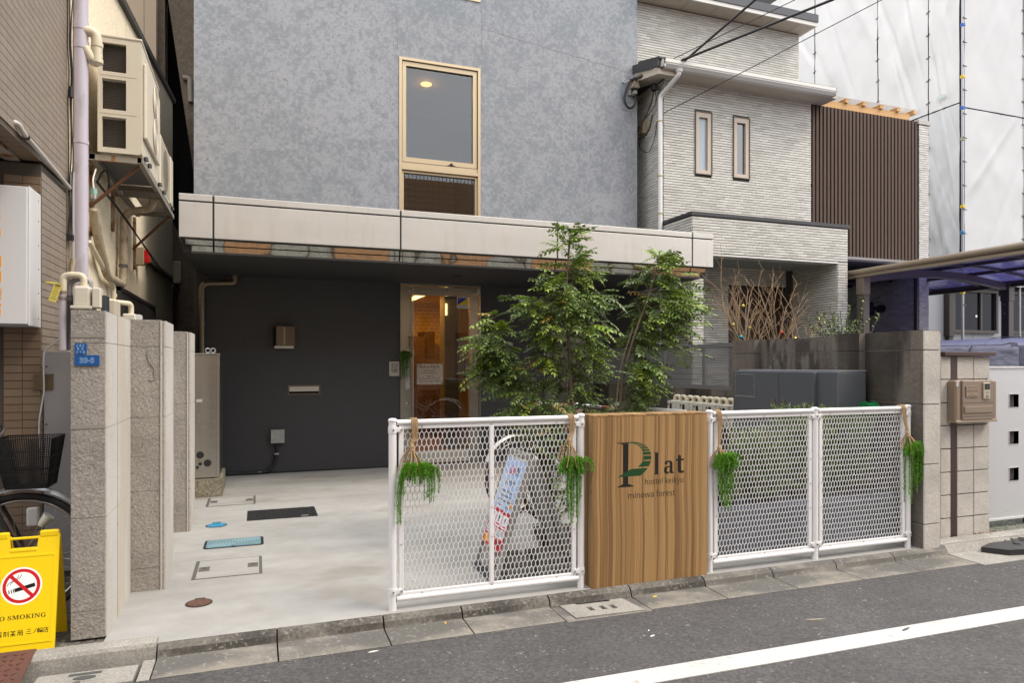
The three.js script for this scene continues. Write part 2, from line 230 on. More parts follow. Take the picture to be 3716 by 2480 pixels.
{ // rusty checker plate bridging the gutter
  const t = thing('ramp_plate', 'rusty brown checker steel ramp plate at the bottom left corner', 'ramp plate', [-1.4, -0.05, -3.65]);
  const h = (z) => lerp(-0.045, 0.03, (-3.46 - z) / 0.3);
  obj('plate', [prismX([[-3.78, h(-3.78) - 0.006], [-3.78, h(-3.78)], [-3.46, h(-3.46)], [-3.46, h(-3.46) - 0.006]], -2.0, -0.955)], rustPlate(), t);
  const studs = []; for (let i = 0; i < 30; i++) for (let j = 0; j < 9; j++) { const z = -3.75 + j * 0.034, x = -1.98 + i * 0.034; studs.push(M4(x, h(z) + 0.001, z, 0.24, (i + j) % 2 ? 0.8 : -0.8, 0)); }
  copiesAt('stud', new THREE.BoxGeometry(0.024, 0.004, 0.006), rustPlate(), t, studs);
}
function rustPlate() { return rustPlate.m ??= std(0xffffff, 0.8, 0.2, { map: ctex(128, 128, 0.5, 0.5, (u, v) => mix3([0.15, 0.06, 0.04], [0.09, 0.045, 0.035], fbm(u, v, 8, 8, 4, 101))) }); }
function copiesAt(name, geo, mat, parent, mats, cols) { // instances given in scene metres
  const o = origin(parent), T = new THREE.Matrix4().makeTranslation(-o.x, -o.y, -o.z); return copies(name, geo, mat, parent, mats.map((m) => m.clone().premultiply(T)), cols);
}
{ // covers let into the forecourt
  const rim = std([0.03, 0.03, 0.032], 0.6, 0.4), blueCast = std(0xffffff, 0.5, 0, { map: ctex(128, 128, 0.2, 0.2, (u, v) => mix3([0.03, 0.21, 0.37], [0.04, 0.27, 0.45], fbm(u, v, 8, 8, 3, 111))) });
  const cover = (name, label, x0, z0, x1, z1, tabs) => {
    const t = thing(name, label, 'manhole cover', [(x0 + x1) / 2, 0, (z0 + z1) / 2]);
    obj('joint_frame', [prismY([[x0, z0], [x1, z0], [x1, z1], [x0, z1]], -0.01, 0.0025, [[[x0 + 0.022, z0 + 0.008], [x1 - 0.018, z0 + 0.008], [x1 - 0.018, z1 - 0.008], [x0 + 0.022, z1 - 0.008]]])], std([0.1, 0.093, 0.083], 0.8), t);
    obj('lid', [box(x0 + 0.024, -0.01, z0 + 0.010, x1 - 0.02, 0.003, z1 - 0.010)], lotConcrete, t);
    for (const [a, b] of [[x0 + 0.03, x0 + 0.095], [x1 - 0.09, x1 - 0.025]]) { const zc = (z0 + z1) / 2; obj('lifting_plate', [box(a, 0, zc - 0.05, b, 0.0045, zc + 0.05), box(a + 0.02, 0.004, zc - 0.02, b - 0.02, 0.009, zc - 0.012)], std([0.13, 0.12, 0.105], 0.7, 0.3), t); }
  };
  cover('access_cover', 'concrete filled access cover in front of the steel cabinet, far from the road', -0.45, -7.64, -0.005, -7.19);
  cover('access_cover', 'concrete filled access cover between the blue meter box and the rusty lid', -0.382, -5.21, 0.038, -4.775);
  { const t = thing('drain_grate', 'black mesh drain grate of three panels in the pale forecourt', 'drain grate', [0.22, 0, -6.63]);
    obj('frame', [prismY([[-0.073, -6.842], [0.518, -6.842], [0.518, -6.42], [-0.073, -6.42]], 0, 0.006, [0, 1, 2].map((i) => [[-0.055 + i * 0.187, -6.82], [0.112 + i * 0.187 + 0.006, -6.82], [0.112 + i * 0.187 + 0.006, -6.44], [-0.055 + i * 0.187, -6.44]]))], rim, t);
    obj('pit', [box(-0.07, 0.0005, -6.838, 0.515, 0.001, -6.424)], std([0.02, 0.02, 0.02], 0.9), t);
    const bars = []; for (let i = 0; i < 23; i++) bars.push(beam([-0.06, 0.0035, -6.82 + i * 0.0173], [0.505, 0.0035, -6.82 + i * 0.0173], 0.005, 0.004)); for (let i = 0; i < 33; i++) bars.push(beam([-0.055 + i * 0.0173, 0.0032, -6.83], [-0.055 + i * 0.0173, 0.0032, -6.43], 0.004, 0.003));
    stuff(obj('mesh', bars, std([0.05, 0.05, 0.052], 0.6, 0.4), t)); obj('label_plate', [box(0.38, 0.002, -6.47, 0.44, 0.008, -6.452)], std([0.3, 0.3, 0.28], 0.5), t); }
  const disc = (x, z, r, y0, y1, n = 36) => prismY(Array.from({ length: n }, (_, i) => [x + r * Math.cos(i / n * 6.2832), z + r * Math.sin(i / n * 6.2832)]), y0, y1);
  { const t = thing('valve_cover', 'small round bright blue valve cover in the concrete forecourt', 'valve cover', [-0.313, 0, -6.335]);
    obj('rim', [disc(-0.313, -6.335, 0.083, 0, 0.003), box(-0.345, 0, -6.46, -0.285, 0.003, -6.4)], rim, t); obj('lid', [disc(-0.313, -6.335, 0.075, 0.002, 0.0045), box(-0.338, 0.002, -6.445, -0.291, 0.0045, -6.39)], blueCast, t); }
  { const t = thing('meter_box', 'pale blue ribbed water meter lid with black rim in the forecourt', 'meter box lid', [-0.155, 0, -5.67]);
    const rr = (x0, z0, x1, z1, r) => { const p = []; for (const [cx, cz, a] of [[x1 - r, z0 + r, -1.5708], [x1 - r, z1 - r, 0], [x0 + r, z1 - r, 1.5708], [x0 + r, z0 + r, 3.1416]]) for (let i = 0; i <= 4; i++) p.push([cx + r * Math.cos(a + i / 4 * 1.5708), cz + r * Math.sin(a + i / 4 * 1.5708)]); return p; };
    obj('rim', [prismY(rr(-0.364, -5.80, 0.054, -5.535, 0.03), 0, 0.003)], rim, t); obj('lid', [prismY(rr(-0.347, -5.785, 0.035, -5.55, 0.025), 0.002, 0.006)], std([0.13, 0.24, 0.28], 0.5), t);
    const ribs = []; for (const cx of [-0.347, 0.035]) for (let k = 1; k <= 8; k++) { const r = 0.035 + k * 0.021, pts = []; for (let i = 0; i <= 22; i++) { const a = -1.5708 + i / 22 * 3.1416, x = cx + (cx < -0.1 ? 1 : -1) * r * Math.cos(a), z = -5.667 + r * Math.sin(a); if (Math.abs(z + 5.667) < 0.108 && x > -0.34 && x < 0.028) pts.push([x, 0.0065, z]); } for (let i = 0; i < pts.length - 1; i++) if (Math.hypot(pts[i][0] - pts[i + 1][0], pts[i][2] - pts[i + 1][2]) < 0.06) ribs.push(beam(pts[i], pts[i + 1], 0.005, 0.004)); }
    stuff(obj('rib', ribs, std([0.3, 0.41, 0.44], 0.55), t)); obj('finger_slot', [box(-0.17, 0.005, -5.555, -0.145, 0.0075, -5.545)], rim, t); }
  { const t = thing('valve_cover', 'small round rusty brown iron cover nearest the road', 'valve cover', [-0.303, 0, -4.3]);
    obj('rim', [disc(-0.303, -4.3, 0.071, 0, 0.004), box(-0.33, 0, -4.385, -0.275, 0.004, -4.35)], std([0.05, 0.028, 0.02], 0.8), t); obj('lid', [disc(-0.303, -4.3, 0.06, 0.003, 0.0055)], std(0xffffff, 0.8, 0.2, { map: ctex(64, 64, 0.1, 0.1, (u, v) => mix3([0.1, 0.05, 0.035], [0.15, 0.075, 0.05], fbm(u, v, 6, 6, 3, 120))), bumpMap: bumpRough, bumpScale: 0.004 }), t); obj('key_slot', [box(-0.31, 0.005, -4.262, -0.296, 0.0062, -4.252)], black, t); }
}
struct(obj('neighbour_ground', [box(-14, -0.129, -30, -0.697, -0.012, -3.802)], std(0xffffff, 0.95, 0, { map: speckle([0.1, 0.09, 0.075], [0.04, 0.036, 0.03], [0.2, 0.18, 0.15], 50, 131, 1.2), bumpMap: bumpRough, bumpScale: 0.01 })));
struct(obj('house_yard', [box(4.6, -0.129, -40, 40, -0.006, -3.862)], std(0xffffff, 0.95, 0, { map: speckle([0.13, 0.14, 0.11], [0.05, 0.055, 0.045], [0.27, 0.27, 0.22], 60, 135, 0.9), bumpMap: bumpRough, bumpScale: 0.006 })));
{ // fallen leaves and paper scraps
  const scrap = (name, label, cat, x, y, z, r, col, ry, sq = 0.5) => { const s = new THREE.Shape(); s.moveTo(-r, 0); s.quadraticCurveTo(-r * 0.3, r * sq, r, 0.1 * r); s.quadraticCurveTo(0, -r * sq * 0.8, -r, 0); const g = new THREE.ExtrudeGeometry(s, { depth: 0.0015, bevelEnabled: false }); g.rotateX(-Math.PI / 2); g.rotateY(ry); g.translate(x, y, z); tag(obj(name, [g], std(col, 0.8)), label, cat); };
  scrap('fallen_leaf', 'orange leaf lying in the gutter below the left fence', 'leaf', 0.965, -0.051, -3.66, 0.02, [0.75, 0.38, 0.03], 1.3);
  scrap('fallen_leaf', 'yellow leaf lying in the gutter below the wooden sign', 'leaf', 2.262, -0.052, -3.642, 0.018, [0.85, 0.6, 0.03], 0.2, 0.9);
  scrap('fallen_leaf', 'dark leaf lying on the white road line', 'leaf', 3.235, -0.0535, -2.735, 0.045, [0.06, 0.06, 0.06], 0.25, 0.35);
  scrap('paper_scrap', 'larger torn white scrap on the asphalt', 'litter', 1.93, -0.057, -3.13, 0.018, [0.8, 0.8, 0.8], 0.3, 0.7);
  scrap('paper_scrap', 'smaller white scrap on the asphalt behind the torn one', 'litter', 1.95, -0.057, -3.2, 0.009, [0.8, 0.8, 0.8], 0.9, 0.9);
  scrap('paper_scrap', 'pale flattened scrap at the gutter edge below the left fence', 'litter', 0.54, -0.057, -3.43, 0.028, [0.6, 0.58, 0.53], 0.1, 0.6);
  scrap('twig', 'pale thin twig lying on the asphalt', 'twig', 2.9, -0.057, -3.02, 0.06, [0.6, 0.5, 0.36], -0.3, 0.1);
  const r = rng(404), lit = []; for (let i = 0; i < 130; i++) { const a = r() * 6.28, d = Math.sqrt(r()) * 0.2; lit.push(M4(5.42 + Math.cos(a) * d * 1.1, -0.0 + (0.2 - d) * 0.12 * r(), -3.86 + Math.sin(a) * d * 0.35, r() * 2, r() * 6, r() * 2)); }
  tag(copies('leaf_litter', new THREE.BoxGeometry(0.03, 0.002, 0.008), std([0.22, 0.085, 0.035], 0.9), scene, lit), 'brown heap of dry needles at the foot of the gate pillar', 'leaf litter');
}
{ const t = thing('kerb_ramp', 'black rubber kerb ramp with raised treads in front of the gate', 'kerb ramp', [5.75, -0.06, -3.67]);
  const P = [[5.08, -3.66], [5.2, -3.53], [5.42, -3.49], [6.6, -3.44], [6.6, -3.8], [5.66, -3.81], [5.42, -3.78]];
  obj('ramp', [prismY(P, -0.06, -0.012)], blackPlastic, t);
  const tr = []; for (let i = 0; i < 9; i++) for (let j = 0; j < 5; j++) { const x = 5.42 + i * 0.11 + (j % 2) * 0.05, z = -3.74 + j * 0.055; tr.push(M4(x, -0.0105, z, 0, (i + j) % 2 ? 0.7 : -0.7, 0)); } copiesAt('tread', new THREE.BoxGeometry(0.05, 0.008, 0.012), std([0.03, 0.03, 0.033], 0.5), t, tr); }
// ------------------------------------------------------------------ the hostel: grey plaster upper storey over a dark recessed ground floor
const ZW = -9.143;
const plaster = std(0xffffff, 0.9, 0, { map: (() => { const t = ctex(1024, 1024, 6.08, 6.08, (u, v) => {
  const a = fbm(u, v, 9, 9, 4, 141), b = fbm(u, v, 46, 46, 4, 142, 0.7), c = fbm(u, v, 170, 170, 2, 143, 0.8), top = sstep(0.35, 0.75, v + 0.3 * (a - 0.5));
  let t = clamp(0.5 + 0.45 * (a - 0.5) + 1.1 * (b - 0.5) + 1.1 * (c - 0.5)); let q = mix3([0.205, 0.226, 0.245], [0.3, 0.316, 0.337], sstep(0.05, 1.0, t));
  q = mix3(q, [q[0] * 1.04, q[1] * 1.01, q[2] * 1.01], top); return mix3(q, [0.13, 0.125, 0.13], sstep(0.66, 0.8, c) * sstep(0.5, 0.7, b) * (0.2 + 0.4 * top)); }); t.offset.set(0.7 / 6.08, 0); return t; })(), bumpMap: bumpGrain, bumpScale: 0.0025 });
const darkPaint = std(0xffffff, 0.62, 0, { map: ctex(512, 512, 3, 3, (u, v) => { const a = fbm(u, v, 4, 4, 5, 151), k = 0.9 + 0.2 * a; return [0.041 * k, 0.041 * k, 0.044 * k]; }), bumpMap: bumpGrain, bumpScale: 0.0012 });
const champagne = std([0.5, 0.4, 0.26], 0.38, 0.55);
const fasciaMetal = std(0xffffff, 0.38, 0.5, { map: ctex(512, 512, 2.2, 0.9, (u, v) => { const st = sstep(0.5, 0.8, fbm(u, v, 40, 3, 4, 161)), a = fbm(u, v, 5, 5, 4, 162), l = fbm(u, v, 2, 90, 2, 163), k = 0.94 + 0.1 * (a - 0.5) + 0.05 * (l - 0.5); return mix3([0.655 * k, 0.64 * k, 0.6 * k], [0.52, 0.46, 0.38], st * 0.22); }) });
const hostel = thing('hostel_building', 'grey mottled plaster hostel with dark ground floor under a pale metal canopy', 'building', [2.33, 0, -9.2]);
{
  const H = hostel, W = (a, b, c, d) => box(a, b, ZW - 0.22, c, d, ZW);
  // upper wall with a column of windows
  obj('upper_wall', [W(-0.70, 2.6, 1.775, 9), W(2.902, 2.6, 5.37, 9), W(1.775, 5.436, 2.902, 6.352), W(1.775, 2.6, 2.902, 2.98), box(-0.70, 2.6, -16, -0.5, 9, ZW - 0.22), box(5.17, 0, -16, 5.37, 9, ZW - 0.22), box(-0.7, 9, -16, 5.37, 9.2, ZW)], plaster, H);
  // hairline cracks are real narrow grooves filled dark, a hair proud
  const crack = (pts) => { const g = []; for (let i = 0; i < pts.length - 1; i++) g.push(beam([pts[i][0], pts[i][1], ZW + 0.0004], [pts[i + 1][0], pts[i + 1][1], ZW + 0.0004], 0.004, 0.0012, [0, 0, 1])); return g; };
  const r = rng(17), wob = (x0, y0, x1, y1, n, a) => Array.from({ length: n + 1 }, (_, i) => [lerp(x0, x1, i / n) + (r() - 0.5) * a, lerp(y0, y1, i / n) + (r() - 0.5) * a]);
  const cm = std([0.13, 0.13, 0.14], 0.9); obj('crack', crack(wob(2.92, 6.0, 5.35, 5.71, 26, 0.02)), cm, H); obj('crack', crack(wob(1.74, 5.95, 1.755, 5.5, 8, 0.01)), cm, H); obj('crack', crack(wob(2.92, 6.25, 2.925, 5.6, 8, 0.008)), cm, H);
  // ground floor
  obj('ground_wall', [W(-0.70, 0, 0.379, 2.44), W(0.379, 1.09, 0.762, 2.44), W(0.379, 0, 0.762, 0.982), W(0.762, 0, 1.789, 2.44), W(2.90, 0, 3.842, 2.44), W(3.842, 1.93, 4.628, 2.44), W(4.628, 0, 5.37, 2.44), box(-0.70, 0, -16, -0.5, 2.6, ZW - 0.22)], darkPaint, H);
  obj('skirting', [box(-0.36, 0, ZW, 1.785, 0.0, ZW + 0.002)].map(() => box(-0.3, 0.001, ZW, 1.785, 0.018, ZW + 0.004)), std([0.012, 0.012, 0.013], 0.8), H);
  obj('wall_seam', [box(-0.3, 0.455, ZW, 1.785, 0.459, ZW + 0.0012)], std([0.04, 0.04, 0.042], 0.8), H);
  // canopy
  const c = obj('canopy', [box(-0.684, 2.566, ZW, 5.369, 2.982, -7.312), box(-0.66, 2.452, ZW, 5.34, 2.566, -7.42)], joint, H);
  const xs = [-0.69, -0.388, 1.435, 3.246, 5.07, 5.376];
  for (let i = 0; i < 5; i++) for (const [y0, y1, z1] of [[2.574, 2.914, -7.303], [2.9275, 2.99, -7.298]]) { const a = xs[i] + (i ? 0.009 : 0), b = xs[i + 1] - (i < 4 ? 0.009 : 0); obj('fascia_panel', [rbox(a, y0, -7.36, b, y1, z1, 0.004, 1)], fasciaMetal, c); }
  for (const [x, y0, y1] of [[-0.692, 2.574, 2.914], [5.37, 2.574, 2.914]]) obj('fascia_panel', [box(x, y0, ZW, x + 0.008, y1, -7.362)], fasciaMetal, c);
  for (let i = 0; i < 5; i++) { const a = Math.max(xs[i] + 0.008, -0.637), b = Math.min(xs[i + 1] - 0.008, 5.292); obj('mirror_trim', [box(a, 2.512, -7.40, b, 2.566, -7.352)], mirrorSteel, c); const a2 = Math.max(xs[i] + 0.008, -0.584), b2 = Math.min(xs[i + 1] - 0.008, 5.23); obj('mirror_trim', [box(a2, 2.441, -7.44, b2, 2.505, -7.375)], mirrorSteel, c); }
  obj('ceiling', [box(-0.58, 2.432, ZW, 5.22, 2.452, -7.37)], std(0xffffff, 0.7, 0, { map: ctex(64, 64, 2, 2, (u, v) => { const k = 0.95 + 0.1 * fbm(u, v, 5, 5, 3, 170); return [0.034 * k, 0.033 * k, 0.033 * k]; }) }), c);
  obj('downlight', [bar([2.298, 2.4335, -8.17], [2.298, 2.428, -8.17], 0.055, 0.055, 24)], darkVoid, c);
  // window stack
  const win = (y0, y1, mid, sill) => {
    const f = obj('window', [box(1.775, y0, ZW - 0.1, 1.812, y1, ZW + 0.012), box(2.865, y0, ZW - 0.1, 2.902, y1, ZW + 0.012), box(1.812, y1 - 0.036, ZW - 0.1, 2.865, y1, ZW + 0.012), box(1.812, y0, ZW - 0.1, 2.865, y0 + 0.03, ZW + 0.014)], champagne, H);
    return f;
  };
  const f1 = win(2.985, 5.436);
  obj('sash', [box(1.822, 4.055, ZW - 0.07, 1.872, 5.392, ZW - 0.012), box(2.80, 4.055, ZW - 0.07, 2.855, 5.392, ZW - 0.012), box(1.872, 5.335, ZW - 0.07, 2.80, 5.392, ZW - 0.012), box(1.872, 4.055, ZW - 0.07, 2.80, 4.118, ZW - 0.012)], champagne, f1);
  obj('mullion', [box(1.812, 3.945, ZW - 0.1, 2.865, 3.985, ZW + 0.016), box(1.812, 3.99, ZW - 0.1, 2.865, 4.045, ZW - 0.004)], champagne, f1);
  obj('stop', [box(1.8125, 3.02, ZW - 0.09, 1.842, 3.943, ZW - 0.02), box(2.832, 3.02, ZW - 0.09, 2.8645, 3.943, ZW - 0.02), box(1.842, 3.912, ZW - 0.09, 2.832, 3.944, ZW - 0.02)], champagne, f1);
  obj('pane', [box(1.872, 4.118, ZW - 0.047, 2.80, 5.335, ZW - 0.044)], glassDark, f1);
  obj('pane', [box(1.842, 3.0, ZW - 0.06, 2.832, 3.912, ZW - 0.057)], glassDark, f1);
  obj('gasket', [box(1.87, 4.116, ZW - 0.05, 1.875, 5.336, ZW - 0.04), box(2.797, 4.116, ZW - 0.05, 2.802, 5.336, ZW - 0.04), box(1.872, 5.332, ZW - 0.05, 2.8, 5.337, ZW - 0.04), box(1.872, 4.116, ZW - 0.05, 2.8, 4.121, ZW - 0.04)], black, f1);
  obj('latch', [rbox(2.475, 4.06, ZW - 0.012, 2.51, 4.09, ZW + 0.008, 0.004), box(2.44, 4.058, ZW - 0.012, 2.545, 4.064, ZW)], black, f1);
  const f2 = obj('window', [box(1.775, 6.352, ZW - 0.1, 2.902, 6.392, ZW + 0.012), box(1.775, 6.392, ZW - 0.1, 1.812, 8.2, ZW + 0.012), box(2.865, 6.392, ZW - 0.1, 2.902, 8.2, ZW + 0.012), box(1.775, 8.2, ZW - 0.1, 2.902, 8.24, ZW + 0.012)], champagne, H);
  obj('pane', [box(1.812, 6.392, ZW - 0.06, 2.865, 8.2, ZW - 0.057)], glassDark, f2);
  // stair hall behind the upper window: dark room with one downlight and a wall line
  const room = std([0.16, 0.15, 0.145], 0.9);
  obj('stair_hall', [box(1.2, 2.99, -12.4, 1.3, 8.9, ZW - 0.23), box(3.4, 2.99, -12.4, 3.5, 8.9, ZW - 0.23), box(1.3, 2.99, -12.5, 3.4, 8.9, -12.4), box(1.3, 2.98, -12.4, 3.4, 3.0, ZW - 0.23), box(1.3, 5.6, -12.4, 3.4, 5.7, ZW - 0.23), box(1.3, 5.4, -11.01, 3.4, 5.41, -11.0), box(1.3, 8.8, -12.4, 3.4, 8.9, ZW - 0.23)], room, H);
  const dl = obj('hall_lamp', [bar([2.41, 5.585, -10.29], [2.41, 5.6, -10.29], 0.085, 0.085, 24)], std([0.1, 0.08, 0.05], 0.6, 0, { emissive: lin(1, 0.6, 0.16), emissiveIntensity: 0.8 }), H);
  const bulb = new THREE.PointLight(0xffb050, 0.12, 0, 2); bulb.position.set(2.41 - 2.33, 5.54, -10.29 + 9.2); bulb.castShadow = true; bulb.shadow.radius = 2; hostel.add(bulb);
}
{ // entrance: stainless framed glass door with the lit lobby behind
  const door = obj('entrance_door', [box(1.789, 0, ZW - 0.16, 1.806, 2.432, ZW + 0.02), box(2.886, 0, ZW - 0.16, 2.90, 2.432, ZW + 0.02), box(1.806, 2.408, ZW - 0.16, 2.886, 2.432, ZW + 0.02), box(1.812, 0.02, ZW - 0.08, 1.951, 2.40, ZW - 0.015), box(2.748, 0.02, ZW - 0.08, 2.88, 2.40, ZW - 0.015), box(1.951, 2.285, ZW - 0.075, 2.748, 2.40, ZW - 0.02), box(1.8, 0, ZW - 0.14, 2.89, 0.018, ZW + 0.01)], stainless, hostel);
  obj('kick_plate', [box(1.951, 0.03, ZW - 0.07, 2.748, 0.195, ZW - 0.02)], std([0.5, 0.47, 0.4], 0.5), door);
  obj('pane', [box(1.951, 0.195, ZW - 0.055, 2.748, 2.285, ZW - 0.051)], glassClear, door);
  const wires = []; for (let i = -14; i < 22; i++) for (const s of [1, -1]) { const x0 = 1.951 + i * 0.075, p = []; const a = s > 0 ? [x0, 0.195] : [x0 + 0.0, 2.285]; let t0 = 0, t1 = 2.09; const X = (t) => a[0] + t * 0.62, Y = (t) => a[1] + s * t; const ta = Math.max(0, (1.951 - a[0]) / 0.62), tb = Math.min(2.09, (2.748 - a[0]) / 0.62); if (tb > ta) wires.push(beam([X(ta), Y(ta), ZW - 0.053], [X(tb), Y(tb), ZW - 0.053], 0.0014, 0.0014)); }
  stuff(obj('wire_mesh', wires, std([0.12, 0.09, 0.05], 0.5, 0.6), door));
  obj('handle_bar', [pipe([[1.952, 2.375, ZW - 0.01], [1.952, 2.375, ZW + 0.045], [1.952, 0.3, ZW + 0.045], [1.952, 0.3, ZW - 0.01]], 0.007, 0.012)], alu, door);
  for (const y of [2.335, 1.735]) obj('stand_off', [rbox(1.905, y - 0.008, ZW - 0.01, 1.94, y + 0.008, ZW + 0.03, 0.003)], alu, door);
  obj('lock', [bar([1.89, 1.062, ZW - 0.02], [1.89, 1.062, ZW + 0.03], 0.024, 0.022, 18), rbox(1.862, 1.03, ZW - 0.02, 1.918, 1.3, ZW - 0.008, 0.004)], alu, door);
  for (let i = 0; i < 5; i++) for (const x of [1.874, 1.89, 1.906]) obj('key_button', [bar([x, 1.135 + i * 0.026, ZW - 0.01], [x, 1.135 + i * 0.026, ZW - 0.002], 0.005, 0.005, 8)], std([0.6, 0.6, 0.58], 0.3, 0.6), door);
  obj('lock', [bar([1.88, 0.838, ZW - 0.02], [1.88, 0.838, ZW + 0.02], 0.016, 0.012, 16)], alu, door);
  obj('closer_block', [rbox(2.84, 2.33, ZW - 0.01, 2.885, 2.40, ZW + 0.035, 0.006)], alu, door);
  obj('latch_slot', [box(1.9, 0.62, ZW - 0.0148, 1.935, 0.635, ZW - 0.0135)], black, door);
  // stickers on the glass
  const st = canvasTex(256, 320, (g, w, h) => { g.fillStyle = '#c9cfd0'; g.fillRect(0, 0, w, h); g.fillStyle = '#1b2c86'; g.beginPath(); g.moveTo(16, 16); g.lineTo(240, 16); g.lineTo(16, 232); g.fill(); g.fillStyle = '#d8b616'; g.beginPath(); g.moveTo(240, 16); g.lineTo(240, 232); g.lineTo(16, 232); g.fill(); g.fillStyle = '#cfd6ea'; g.font = '17px sans-serif'; ['Security', 'System', 'On'].forEach((s, i) => g.fillText(s, 26, 46 + i * 25)); g.fillStyle = '#17246b'; g.font = 'bold 62px sans-serif'; g.save(); g.translate(128, 298); g.transform(1, 0, -0.18, 1, 0, 0); g.textAlign = 'center'; g.scale(0.95, 1); g.fillText('ALSOK', 0, 0); g.restore(); });
  const pl = (x0, y0, x1, y1, z) => { const g = new THREE.PlaneGeometry(x1 - x0, y1 - y0); g.translate((x0 + x1) / 2, (y0 + y1) / 2, z); return g; };
  obj('security_sticker', [pl(2.582, 2.13, 2.744, 2.278, ZW - 0.049)], std(0xffffff, 0.5, 0, { map: st, side: THREE.DoubleSide }), door, true);
  const no = canvasTex(512, 512, (g, w, h) => { g.fillStyle = '#b7aea4'; g.fillRect(0, 0, w, h); g.fillStyle = '#3c2c1c'; const r = rng(7); const row = (y, s, n, x) => { for (let i = 0; i < n; i++) { for (let k = 0; k < 4; k++) { g.fillRect(x + i * s * 1.15, y + k * s * 0.28, s * (0.5 + 0.4 * r()), s * 0.1); } for (let k = 0; k < 3; k++) g.fillRect(x + i * s * 1.15 + k * s * 0.35, y + r() * 6, s * 0.1, s * 0.9); } }; row(50, 56, 6, 70); row(150, 30, 7, 130); row(212, 30, 9, 80); row(290, 30, 4, 190); row(352, 32, 11, 50); row(412, 32, 11, 50); });
  obj('notice', [pl(2.025, 1.085, 2.385, 1.365, ZW - 0.058)], std(0xffffff, 0.9, 0, { map: no, side: THREE.DoubleSide }), door, true);
  // lobby
  const warm = std([0.6, 0.44, 0.2], 0.8), L = obj('lobby', [box(1.2, 0, -13.2, 1.3, 2.6, ZW - 0.225), box(3.5, 0, -13.2, 3.6, 2.6, ZW - 0.225), box(1.3, 2.5, -13.1, 3.5, 2.6, ZW - 0.225), box(1.3, 0, -13.2, 3.5, 2.6, -13.1)], warm, hostel);
  obj('lobby_floor', [box(1.3, 0, -13.1, 3.5, 0.05, ZW - 0.17)], std([0.18, 0.1, 0.045], 0.5), L);
  obj('column', [box(2.74, 0.05, -10.75, 2.96, 2.5, -10.45)], std([0.16, 0.15, 0.11], 0.7), L);
  obj('inner_door', [box(3.0, 0.05, -10.5, 3.45, 2.42, -10.45), box(2.965, 0.05, -10.55, 2.998, 2.46, -10.41)], std([0.6, 0.33, 0.06], 0.6), L);
  obj('door_pull', [box(3.04, 1.05, -10.45, 3.06, 1.42, -10.42)], black, L);
  obj('shoe_shelf', [box(2.45, 0.05, -12.7, 2.86, 1.86, -12.3), box(2.86, 0.05, -12.9, 3.05, 1.96, -12.35), box(3.05, 0.05, -12.7, 3.4, 1.2, -12.3)], std([0.07, 0.035, 0.02], 0.6), L);
  obj('door_mat', [box(1.97, 0.05, -9.9, 2.74, 0.065, -9.32)], std([0.03, 0.06, 0.015], 0.95), L);
  const tubeM = std([0.8, 0.7, 0.4], 0.5, 0, { emissive: lin(1, 0.72, 0.25), emissiveIntensity: 2.4 });
  obj('light_tube', [beam([2.5, 2.475, -10.85], [2.5, 2.475, -12.2], 0.09, 0.03)], tubeM, L);
  obj('wall_light', [rbox(2.745, 2.12, -10.45, 2.772, 2.3, -10.42, 0.01)], tubeM, L);
  const bj = []; for (let i = 0; i < 9; i++) bj.push(box(1.3, 2.496, -9.6 - i * 0.38, 3.5, 2.5, -9.595 - i * 0.38), box(1.3, 1.9 + i * 0.07, -13.1, 3.5, 1.905 + i * 0.07, -13.095)); stuff(obj('board_joint', bj, std([0.16, 0.1, 0.04], 0.8), L));
  const ra = new THREE.RectAreaLight(0xffb048, 36, 0.1, 1.35); ra.position.set(2.5 - 2.33, 2.45, -11.5 + 9.2); ra.rotation.x = -Math.PI / 2; hostel.add(ra);
}
